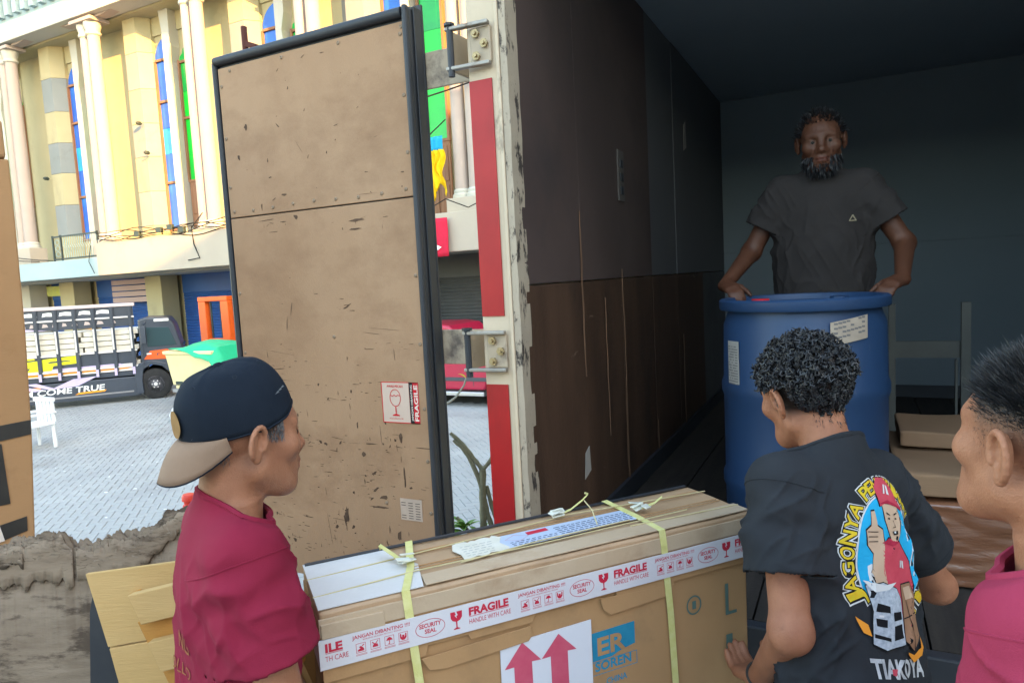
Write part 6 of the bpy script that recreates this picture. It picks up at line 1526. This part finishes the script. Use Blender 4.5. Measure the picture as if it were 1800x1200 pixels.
for j in range(nv + 1):
    v = j / nv; ph = v * math.pi / 2; r_ = math.cos(ph) ** .62 if j < nv else 0.0; zz = .106 * math.sin(ph) ** .9
    for i in range(nu):
        a = 2 * math.pi * i / nu; seam = 1 - .012 * max(0, 1 - abs(((a / (math.pi / 3)) % 1) - .5) * -2 - 0) * 0
        gx, gy = .0845, .1010
        gy_ = gy * (1 + .03 * (math.sin(a) < 0) * math.sin(ph)); groove = .0018 * math.exp(-((((a + .26) % (math.pi / 3)) - math.pi / 6) / .018) ** 2)
        rr = r_ - groove * 9 * (v < .97)
        dip = -.012 * (math.cos(a) ** 2) * (1 - v) - .004 * math.sin(3 * a) * (1 - v)
        crown.v.append(tuple(co + Cm @ V(gx * rr * math.cos(a), gy_ * rr * math.sin(a), zz + dip - .004 + .0025 * mnoise.noise(Vector((math.cos(a) * 3, math.sin(a) * 3, v * 4))))))
crown.f = [(j * nu + i, j * nu + (i + 1) % nu, (j + 1) * nu + (i + 1) % nu, (j + 1) * nu + i) for j in range(nv) for i in range(nu)]
cp_ = crown.build('cap', m_cap, rt, smooth=True, solid=.003)
bt_ = MB(); bt_.lathe([(.006, -.001), (.0085, .002), (.006, .006), (.001, .007)], (0, 0, 0), 12); bt_.v = [tuple(co + Cm @ (np.array(v) + V(0, 0, .101))) for v in bt_.v]; bt_.build('cap_button', m_cap, cp_, smooth=True)
sm_ = MB()
for q in range(6):
    ia = int(round((q * math.pi / 3 + math.pi / 6) / (2 * math.pi) * nu)) % nu; sm_.tube([np.array(crown.v[j * nu + ia]) for j in range(nv - 1)], .0012, 5)
    p0 = np.array(crown.v[14 * nu + (ia + nu // 12) % nu]); n0 = p0 - (co + Cm @ V(0, 0, .03)); n0 /= np.linalg.norm(n0); u0 = np.cross(n0, V(0, .3, 1)); u0 /= np.linalg.norm(u0); v0 = np.cross(n0, u0)
    loop_tube(sm_, [p0 + n0 * .001 + (u0 * math.cos(a) + v0 * math.sin(a)) * .0035 for a in np.linspace(0, 6.2832, 13)[:-1]], .0010, 4)
tag(sm_.build('seam', mat('cap seam thread', (.022, .028, .038), rough=.8), cp_, smooth=True), kind='stuff')
bd_m = MB(); rim = [crown.v[i] for i in range(nu)]; loop_tube(bd_m, rim, .0026, 5); bd_m.build('cap_band', m_cap, cp_, smooth=True)
br_ = MB(); n1, n2 = 24, 8
for i in range(n1 + 1):
    u = -1 + 2 * i / n1; a = -math.pi / 2 + u * 1.02; ex_, ey_ =   .0850 * math.cos(a), .1015 * math.sin(a); zd = -.012 * math.cos(a) ** 2 + .002
    for j in range(n2 + 1):
        t = j / n2; ln = .078 * (1 - abs(u) ** 3.2); p = V(ex_ * (1 + .02 * t), ey_, zd) + V(0, -.74, -.67) * ln * t + V(0, 0, -1) * .020 * t * u * u * 1.2 + V(0, 0, .010) * math.sin(math.pi * t)
        br_.v.append(tuple(co + Cm @ p))
br_.f = [(i * (n2 + 1) + j, (i + 1) * (n2 + 1) + j, (i + 1) * (n2 + 1) + j + 1, i * (n2 + 1) + j + 1) for i in range(n1) for j in range(n2)]
brim = br_.build('brim', m_brim, cp_, smooth=True, solid=.0035)
fr_ = MB(); fr_.tube([br_.v[i * (n2 + 1) + n2] for i in range(n1 + 1)], .0022, 5); fr_.build('frayed_edge', m_cap, cp_, smooth=True)
pt = MB()
for k in range(20): a = 2 * math.pi * k / 20; aa = -math.pi / 2 - .02 + .27 * math.cos(a); zz = .038 + .024 * math.sin(a); ph = math.asin(min(1, (zz / .106) ** (1 / .9))); r_ = math.cos(ph) ** .62 + .035; pt.v.append(tuple(co + Cm @ V(.0860 * r_ * math.cos(aa), .1042 * r_ * math.sin(aa), zz - .004)))
pt.f = [tuple(range(20))]; pt.build('patch', mat('ochre patch', (.26, .14, .05), (.32, .18, .07), .7, 60), cp_)
lg = MB(); 
for k in range(3): lg.v += [tuple(co + Cm @ V(.0880, .045 + .006 * k, .034 + .003 * k)), tuple(co + Cm @ V(.0880, .054 + .006 * k, .035 + .003 * k)), tuple(co + Cm @ V(.0872, .052 + .006 * k, .038 + .003 * k))]; lg.f.append((3 * k, 3 * k + 1, 3 * k + 2))
lg.build('emblem', mat('grey thread', (.12, .13, .14), rough=.7), cp_)
roots, dirs = [], []
for s in (1, -1):
    for k in range(420):
        y, z = random.uniform(.006, .046), random.uniform(.004, .050)
        if z < .012 and y < .018: continue
        hit = A['skin'].ray_cast(Vector(hd + Hm @ V(s * .2, y, z)), Vector(Hm @ V(-s, 0, 0)))
        if hit[0] is None: continue
        roots.append(hit[0]); dirs.append(Hm @ V(s * .28, -.12, -1))
    for k in range(200):
        a = random.uniform(.0, .8); p0 = V(s * math.sin(a) * .2, -math.cos(a) * .2, random.uniform(-.03, .03)); hit = A['skin'].ray_cast(Vector(hd + Hm @ p0), Vector(Hm @ V(-p0[0], -p0[1], 0)))
        if hit[0] is not None: roots.append(hit[0]); dirs.append(Hm @ V(p0[0] * 2, p0[1] * 2, -1))
hb = MB(); strands(hb, roots, dirs, .012, .0006, (0, 0, 0), 2, .2); hb.build('hair', m_hairg, rt)
# ochre print on his back and chest
Tm = A['T']
pb = MB(); put_text(pb, 'NG', (.025, .29, 0), (1, 0, 0), (0, 1, 0), .030, width=.05, offset=.01); put_text(pb, 'OLLO', (-.005, .245, 0), (1, 0, 0), (0, 1, 0), .022, width=.08)
wrap(pb, A['bvh'], Tm, A['pel'] + A['T'] @ V(0, -.1, 0), .0016, A['T'] @ V(0, 1, 0)).build('lettering', mat('faded ochre print', (.29, .10, .045), rough=.8), A['shirt'])

# ---- man in the black printed shirt, back to the camera
random.seed(37)
B = person(dict(label='curly haired man in a black T-shirt with a round cartoon print on the back', head=(-.090, 1.60, 2.315), heading=54, floor=DOCK, lean=13, side=8, look=(-10, -10, -8), neck=.052, shw=.142, neck_len=.012, tone=(.95, .82, .78),
    elbows=[(-.108, 1.335, 1.905), (.180, 1.86, 1.81)], wrists=[(-.19, 1.52, 1.69), (.02, 2.00, 1.74)], hand_dir=[(-.45, .75, -.3), (-.6, .6, -.3)], palms=[(-.3, .3, 1), (-.5, -.5, .6)], shirt_mat=m_blk, sleeve=.62, cuff=.080, curl=28, fold=1.1,
    shirt=[(-.17, 0, -.005, .168, .122), (0, 0, -.005, .165, .116), (.15, 0, -.005, .158, .108), (.3, 0, -.005, .158, .106), (.40, 0, -.008, .156, .100), (.455, 0, -.012, .132, .086), (.50, 0, -.014, .084, .070), (.54, 0, -.012, .070, .066), (.60, 0, -.012, .066, .066)],
    scalp=lambda q: np.clip((q[:, 2] + .035 + .9 * (q[:, 1] + .03) * 0) / .02, 0, 1) * np.clip((.035 - q[:, 1]) / .02, 0, 1) * ((np.abs(q[:, 0]) < .083)), scalp_col=(.06, .08, .11)))
Hm, hd, rt = B['Hm'], B['hd'], B['root']
def scalp_points(body, hd, Hm, n, keep):
    pts = []
    while len(pts) < n:
        d = V(random.gauss(0, 1), random.gauss(0, 1), random.gauss(0, 1)); d /= np.linalg.norm(d); c0 = V(0, -.012, .035)
        hit = body.ray_cast(Vector(hd + Hm @ (c0 + d * .25)), Vector(Hm @ -d))
        if hit[0] is None: continue
        q = Hm.T @ (np.array(hit[0]) - hd)
        if keep(q): pts.append((np.array(hit[0]), Hm @ d, q))
    return pts
# curls: short coiled locks all over the crown, tighter at the nape
cm = MB()
def curly_keep(q):
    if q[2] > .055: return q[1] < .075
    if q[2] > .035: return q[1] < .045
    if q[2] > -.02: return q[1] < -.038
    return q[1] < -.052 and q[2] > -.038 and abs(q[0]) < .060
for p, d, q in scalp_points(B['skin'], hd, Hm, 1500, curly_keep):
    L = random.uniform(.012, .026) * (1.1 if q[2] > .03 else .5); r_ = random.uniform(.0035, .006); d = d + V(random.gauss(0, .35), random.gauss(0, .35), random.gauss(0, .35)); d /= np.linalg.norm(d)
    u = np.cross(d, V(.2, .5, .7)); u /= np.linalg.norm(u); v = np.cross(d, u); ph = random.uniform(0, 6.28); tw = random.choice((-1, 1)) * random.uniform(1.2, 2.2) * 2 * math.pi
    pts = [p + d * L * t + (u * math.cos(ph + tw * t) + v * math.sin(ph + tw * t)) * r_ * (.25 + t) for t in np.linspace(0, 1, 8)]
    cm.tube(pts, [.0034, .0034, .0033, .0031, .0029, .0026, .0022, .0012], 4, cap=False)
cm.build('hair', m_hair, rt, smooth=True)
sm = MB(); roots, dirs = [], []
for p, d, q in scalp_points(B['skin'], hd, Hm, 900, lambda q: -.07 < q[2] < .04 and q[1] < (-.036 if q[2] < .022 else .04) and abs(q[0]) < .08): roots.append(p); dirs.append(d + Hm @ V(0, -.3, -.8))
strands(sm, roots, dirs, .009, .0008, (0, 0, 0), 2, .3); sm.build('hair', m_hair, rt)
# thin chain at the nape and a cord round the wrist
ch_ = MB(); pts = []
for a in np.linspace(R(-150), R(-30), 40):
    c0 = B['pel'] + B['T'] @ V(0, -.012, .548); d = B['T'] @ V(math.cos(a), math.sin(a), 0); hit = B['skin'].ray_cast(Vector(c0 + d * .2), Vector(-d))
    if hit[0] is not None: pts.append(np.array(hit[0]) + d * .0015 + B['T'] @ V(0, 0, .0008 * math.sin(a * 40)))
if len(pts) > 3: ch_.tube(pts, .0014, 5); ch_.build('necklace', mat('silver chain', (.62, .58, .5), rough=.25, metal=.9), rt, smooth=True)
wb = MB(); w0 = B['wr'][0]; dw = (w0 - B['el'][0]); dw /= np.linalg.norm(dw); u = np.cross(dw, V(.1, .2, .9)); u /= np.linalg.norm(u); v = np.cross(dw, u)
loop_tube(wb, [w0 - dw * .015 + (u * math.cos(a) + v * math.sin(a)) * .0295 for a in np.linspace(0, 6.2832, 31)[:-1]], .0028, 6); wb.build('wrist_cord', m_btape, rt, smooth=True)
# the print across his shoulder blades
Tb = B['T']; PO = B['pel'] + B['T'] @ V(0, -.1, 0); PD = B['T'] @ V(0, 1, 0)
def deco(mb, name, m, off):
    ca_, sa_ = math.cos(R(-8)), math.sin(R(-8)); mb.v = [(PX + (v[0] - PX) * ca_ - (v[1] - PZ) * sa_, PZ + (v[0] - PX) * sa_ + (v[1] - PZ) * ca_, v[2]) for v in mb.v]
    return wrap(mb, B['bvh'], Tb, PO, off, PD).build(name, m, B['shirt'])
PX, PZ = .016, .318        # centre of the round print, right of the spine as seen from behind
def flat(polys, dz=0.0):
    mb = MB()
    for p in polys: mb.add([(PX + a, PZ + b, dz) for a, b in p], [tuple(range(len(p)))])
    return mb
m_pw = mat('white shirt print', (.62, .62, .62), rough=.7); m_pb = mat('sky blue shirt print', (.015, .33, .60), (.02, .38, .66), .7, 60); m_pr = mat('red shirt print', (.50, .05, .08), (.55, .07, .10), .7, 60)
m_ps = mat('beige shirt print', (.52, .36, .25), rough=.7); m_pk = mat('black shirt print', (.008, .008, .010), rough=.8); m_pc = mat('brown shirt print', (.27, .14, .08), (.32, .17, .10), .7, 40); m_py = mat('yellow shirt print', (.62, .50, .03), (.66, .40, .02), .7, 70); m_pd = mat('dark red shirt print', (.36, .02, .05), rough=.7); m_po = mat('orange shirt print', (.75, .28, .03), rough=.7); m_pg = mat('grey shirt print', (.28, .32, .38), (.5, .54, .6), .7, 120)
OV = (.088, .118)
deco(flat([ell_poly((0, 0), OV[0] + .003, OV[1] + .003, 48)]), 'print_ring', m_pw, .0010)
deco(flat([ell_poly((0, 0), OV[0], OV[1], 48)]), 'print_oval', m_pb, .0014)
# plain courier figure: outline first, then flat colours
torso = [(-.028, .02), (-.008, .035), (.025, .03), (.06, -.005), (.072, -.05), (.06, -.13), (-.005, -.14), (-.015, -.06), (-.03, -.03)]
armp = [(-.045, -.062), (-.058, -.03), (-.052, .004), (-.066, .018), (-.068, .045), (-.055, .055), (-.052, .082), (-.043, .084), (-.040, .056), (-.026, .05), (-.024, .018), (-.028, -.02), (-.02, -.05), (-.03, -.068)]
face = [(-.020, .10), (-.016, .068), (.0, .034), (.012, .026), (.022, .036), (.032, .066), (.032, .10)]
capf = [(-.026, .094), (-.034, .128), (-.022, .150), (.004, .152), (.026, .134), (.034, .112), (.052, .096), (.048, .092), (.03, .098), (.0, .104)]
def grow(p, k): c = np.mean(np.array(p), 0); return [tuple(c + (np.array(q) - c) * (1 + k / max(.02, np.linalg.norm(np.array(q) - c)))) for q in p]
deco(flat([grow(torso, .003), grow(armp, .003), grow(face, .003), grow(capf, .003)]), 'print_outline', m_pk, .0018)
deco(flat([torso]), 'print_shirt', m_pr, .0022); deco(flat([armp, face]), 'print_skin', m_ps, .0022); deco(flat([capf]), 'print_cap', m_pr, .0026)
deco(flat([[(-.03, .098), (.0, .108), (.03, .101), (.052, .097), (.048, .092), (.03, .096), (.0, .101)], [(-.03, .025), (-.008, .036), (.0, .03), (.025, .031), (.0, .02)]]), 'print_shade', m_pd, .0030)
deco(flat([[(-.012, .084), (-.001, .080), (-.001, .078), (-.012, .081)], [(.012, .082), (.024, .086), (.024, .084), (.012, .079)], [(-.009, .074), (-.003, .074), (-.003, .071), (-.009, .071)], [(.014, .075), (.020, .075), (.020, .072), (.014, .072)], [(.006, .07), (.0075, .07), (.012, .058), (.006, .057), (.006, .0555), (.014, .057)], [(.004, .049), (.02, .051), (.019, .044), (.007, .042)]] + [[(-.066 + .001 * k, .044 - .009 * k), (-.040, .046 - .009 * k), (-.040, .0445 - .009 * k), (-.066, .0425 - .009 * k)] for k in range(3)]), 'print_line', m_pk, .0034)
deco(flat([[(.007, .049), (.018, .05), (.017, .046), (.008, .0455)], [(-.01, .120), (-.004, .138), (.0, .138), (-.005, .120)], [(.001, .120), (.003, .138), (.008, .136), (.008, .118)], [(.02, -.018), (.023, -.005), (.026, -.005), (.0245, -.018)], [(.028, -.018), (.0285, -.005), (.034, -.006), (.034, -.02)]]), 'print_mark', m_pw, .0034)
box_ = [(.022, -.05), (.058, -.045), (.078, -.075), (.082, -.135), (.05, -.168), (.016, -.15)]
deco(flat([grow(box_, .0025)]), 'print_outline', m_pk, .0030); deco(flat([box_]), 'print_carton', m_pc, .0034)
deco(flat([[(.028, -.055), (.056, -.051), (.070, -.074), (.034, -.078)]]), 'print_carton_top', m_ps, .0037)
deco(flat([[(.034, -.078), (.036, -.078), (.052, -.166), (.05, -.167)], [(.018, -.11), (.082, -.10), (.082, -.102), (.018, -.112)]]), 'print_line', m_pk, .0040)
trk = [(-.072, -.055), (-.035, -.048), (.002, -.058), (.012, -.075), (.014, -.155), (-.03, -.168), (-.058, -.158), (-.056, -.10)]
deco(flat([grow(trk, .002)]), 'print_outline', m_pk, .0036); deco(flat([trk]), 'print_truck', m_pg, .0040)
deco(flat([[(-.05, -.085), (-.02, -.09), (-.02, -.102), (-.052, -.10)], [(-.052, -.112), (-.028, -.114), (-.028, -.128), (-.05, -.126)], [(-.055, -.14), (-.02, -.146), (-.02, -.152), (-.055, -.147)], [(-.012, -.10), (.008, -.098), (.009, -.112), (-.012, -.116)], [(-.012, -.125), (.009, -.12), (.01, -.145), (-.012, -.15)]]), 'print_window', m_pk, .0044)
deco(flat([[(-.078, -.046), (-.03, -.052), (.004, -.046), (-.02, -.06), (-.055, -.066)], [(-.046, -.106), (-.036, -.106), (-.036, -.110), (-.046, -.110)]]), 'print_highlight', m_pw, .0044)
deco(flat([[(-.09, -.112), (-.066, -.125), (-.06, -.145), (-.075, -.14)], [(.02, -.168), (.05, -.176), (.088, -.16), (.084, -.178), (.05, -.190)], [(.075, -.145), (.092, -.165), (.08, -.168)]]), 'print_flash', m_po, .0036)
# arched lettering: pale outline, dark edge, yellow face
def arc_text(txt, a0, a1, rx, ry, h, lay):
    n = len(txt)
    for k, chx in enumerate(txt):
        if chx == ' ': continue
        a = a0 + (a1 - a0) * (k + .5) / n; c0 = Vector((PX + rx * math.cos(a), PZ + ry * math.sin(a), 0)); t = Vector((rx * math.sin(a), -ry * math.cos(a), 0)).normalized(); up = Vector((0, 0, 1)).cross(t); up = -up if up.dot(Vector((math.cos(a), math.sin(a), 0))) < 0 else up
        step = abs(a1 - a0) / n * (rx * abs(math.sin(a)) + ry * abs(math.cos(a)))
        for m_, of, wd, dz in lay: put_text(m_, chx, c0 - t * step * wd / 2 - up * (h * .5), t, up, h, width=step * wd, offset=of)
lw_, lk_, ly_ = MB(), MB(), MB(); lay = ((lw_, .13, 1.10, 0), (lk_, .075, .98, 0), (ly_, .02, .80, 0))
arc_text('JAGONYA', R(222), R(138), .108, .140, .026, lay); arc_text('PENGIRIMAN', R(128), R(38), .108, .140, .026, lay); arc_text('MU', R(-18), R(-44), .108, .140, .026, lay)
deco(lw_, 'lettering_edge', m_pw, .0010); deco(lk_, 'lettering_edge', m_pk, .0016); deco(ly_, 'lettering', m_py, .0022)
lt = MB(); put_text(lt, 'TIAKOYA', (PX - .062, PZ - .215, 0), (1, 0, 0), (0, 1, 0), .032, width=.15, offset=.04, shear=-.1); put_text(lt, 'CAR', (PX - .035, PZ - .258, 0), (1, 0, 0), (0, 1, 0), .032, width=.085, offset=.04); put_text(lt, 'CLING', (PX + .015, PZ - .275, 0), (1, 0, 0), (0, 1, 0), .008, width=.05)
deco(lt, 'lettering', mat('silver shirt print', (.36, .36, .38), (.60, .60, .61), .6, 50), .0012)
deco(flat([[(-.05, -.282), (.07, -.282), (.08, -.290), (-.04, -.286)], [(-.02, -.20), (-.006, -.20), (-.012, -.212), (-.02, -.21)]]), 'print_underline', m_pr, .0014)

# ---- man in the rose shirt at the right edge
random.seed(41)
D = person(dict(label='short haired man in a rose red T-shirt looking down at the right edge', head=(.214, 1.01, 2.362), heading=64, floor=DOCK, lean=5, look=(-26, 8, 0), neck=.056, shw=.122, tone=(1.02, .92, .88), coarse=.007, step=.0026,
    elbows=[(.215, .80, 1.75), (.26, 1.30, 1.76)], wrists=[(.02, .92, 1.58), (.05, 1.28, 1.60)], hand_dir=[None, None], palms=[(.4, 0, .8), (-.4, 0, .8)], shirt_mat=m_pink, sleeve=.8, cuff=.084, shirt=[(-.17, 0, .01, .165, .115), (0, 0, .008, .162, .112), (.15, 0, .008, .158, .106), (.3, 0, .006, .162, .106), (.40, 0, 0, .160, .100), (.455, 0, -.006, .135, .084), (.50, 0, -.006, .080, .068), (.54, 0, .0, .064, .062), (.60, 0, .006, .062, .062)],
    scalp=lambda q: np.clip((q[:, 2] - .005 - .55 * np.clip(q[:, 1] + .02, -.1, .0)) / .05, 0, 1) * np.clip((.050 + .25 * q[:, 2] - q[:, 1]) / .02, 0, 1) * ((np.abs(q[:, 0]) < .081)), scalp_col=(.12, .16, .20)))
Hm, hd, rt = D['Hm'], D['hd'], D['root']
roots, dirs, r2, d2 = [], [], [], []
for p, d, q in scalp_points(D['skin'], hd, Hm, 5200, lambda q: q[2] > .055 and q[1] < .080 and (q[1] < .06 or q[2] > .07)): roots.append(p - d * .002); dirs.append(d * .9 + Hm @ V(0, .55 * (q[1] + .02) * 8, .35))
for p, d, q in scalp_points(D['skin'], hd, Hm, 3000, lambda q: -.01 < q[2] < .07 and q[1] < .045 and abs(q[0]) < .08): r2.append(p); d2.append(d * .3 + Hm @ V(0, -.3, -.7))
hb = MB(); strands(hb, roots, dirs, .026, .0007, (0, 0, 0), 3, .22); hb.build('hair', m_hair, rt, smooth=False)
hb = MB(); strands(hb, r2, d2, .0035, .00028, (0, 0, 0), 1, .3); hb.build('hair', m_hair, rt)
hb = MB()
for p, d, q in scalp_points(D['skin'], hd, Hm, 2600, lambda q: .035 < q[2] < .075 and q[1] < .062): strands(hb, [p], [d * .6 + Hm @ V(0, .2, .35)], .004 + .020 * max(0, q[2] - .04) / .035, .0005, (0, 0, 0), 2, .2)
hb.build('hair', m_hair, rt)

# ---- man inside the truck behind the drum
random.seed(43)
E_ = person(dict(label='bearded man in a shade-darkened brown T-shirt standing inside the dark truck behind the drum', head=(-.105, 3.02, 3.068), heading=183, floor=BED, lean=6, look=(0, -6, 2), neck=.060, shw=.146, tone=(.27, .22, .21), eye=.0104, step=.0040, coarse=.008, shirt_step=.0048,  # skin tone lowered to put the interior's shade on him
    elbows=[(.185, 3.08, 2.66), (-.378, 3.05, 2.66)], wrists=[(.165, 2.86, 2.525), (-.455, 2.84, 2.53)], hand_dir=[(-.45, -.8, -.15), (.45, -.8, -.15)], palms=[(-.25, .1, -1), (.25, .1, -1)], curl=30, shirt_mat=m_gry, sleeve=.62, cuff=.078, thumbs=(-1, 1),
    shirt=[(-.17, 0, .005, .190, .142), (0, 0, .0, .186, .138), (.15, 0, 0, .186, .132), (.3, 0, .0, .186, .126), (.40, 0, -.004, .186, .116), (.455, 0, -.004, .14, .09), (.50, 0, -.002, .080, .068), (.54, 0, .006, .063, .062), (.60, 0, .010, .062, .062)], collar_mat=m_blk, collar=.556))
Hm, hd, rt = E_['Hm'], E_['hd'], E_['root']
roots, dirs = [], []
for p, d, q in scalp_points(E_['skin'], hd, Hm, 1500, lambda q: q[2] > .03 and (q[1] < .05 or q[2] > .075)): roots.append(p); dirs.append(d + Hm @ V(0, .2, .2))
for p, d, q in scalp_points(E_['skin'], hd, Hm, 900, lambda q: q[2] < -.05 and q[1] > .0 and not (abs(q[0]) < .028 and -.078 < q[2] < -.045)): roots.append(p); dirs.append(d + Hm @ V(0, .1, -.9))
hb = MB(); strands(hb, roots, dirs, .026, .0022, (0, 0, -.2), 2, .3); hb.build('hair', m_hair, rt)
pb = MB(); put_poly(pb, [(-.014, -.004), (-.002, .018), (.002, .018), (.014, -.004), (.010, -.004), (0, .012), (-.010, -.004)], (.105, .335, 0), (1, 0, 0), (0, 1, 0)); put_poly(pb, [(-.014, -.006), (.014, -.006), (.011, -.002), (-.011, -.002)], (.105, .335, 0), (1, 0, 0), (0, 1, 0))
pb.v = [(-v[0], v[1], v[2]) for v in pb.v]
wrap(pb, E_['bvh'], E_['T'], E_['pel'] + E_['T'] @ V(0, .1, 0), .0016, E_['T'] @ V(0, -1, 0)).build('emblem', mat('pale gold print', (.30, .25, .17), rough=.7), E_['shirt'])
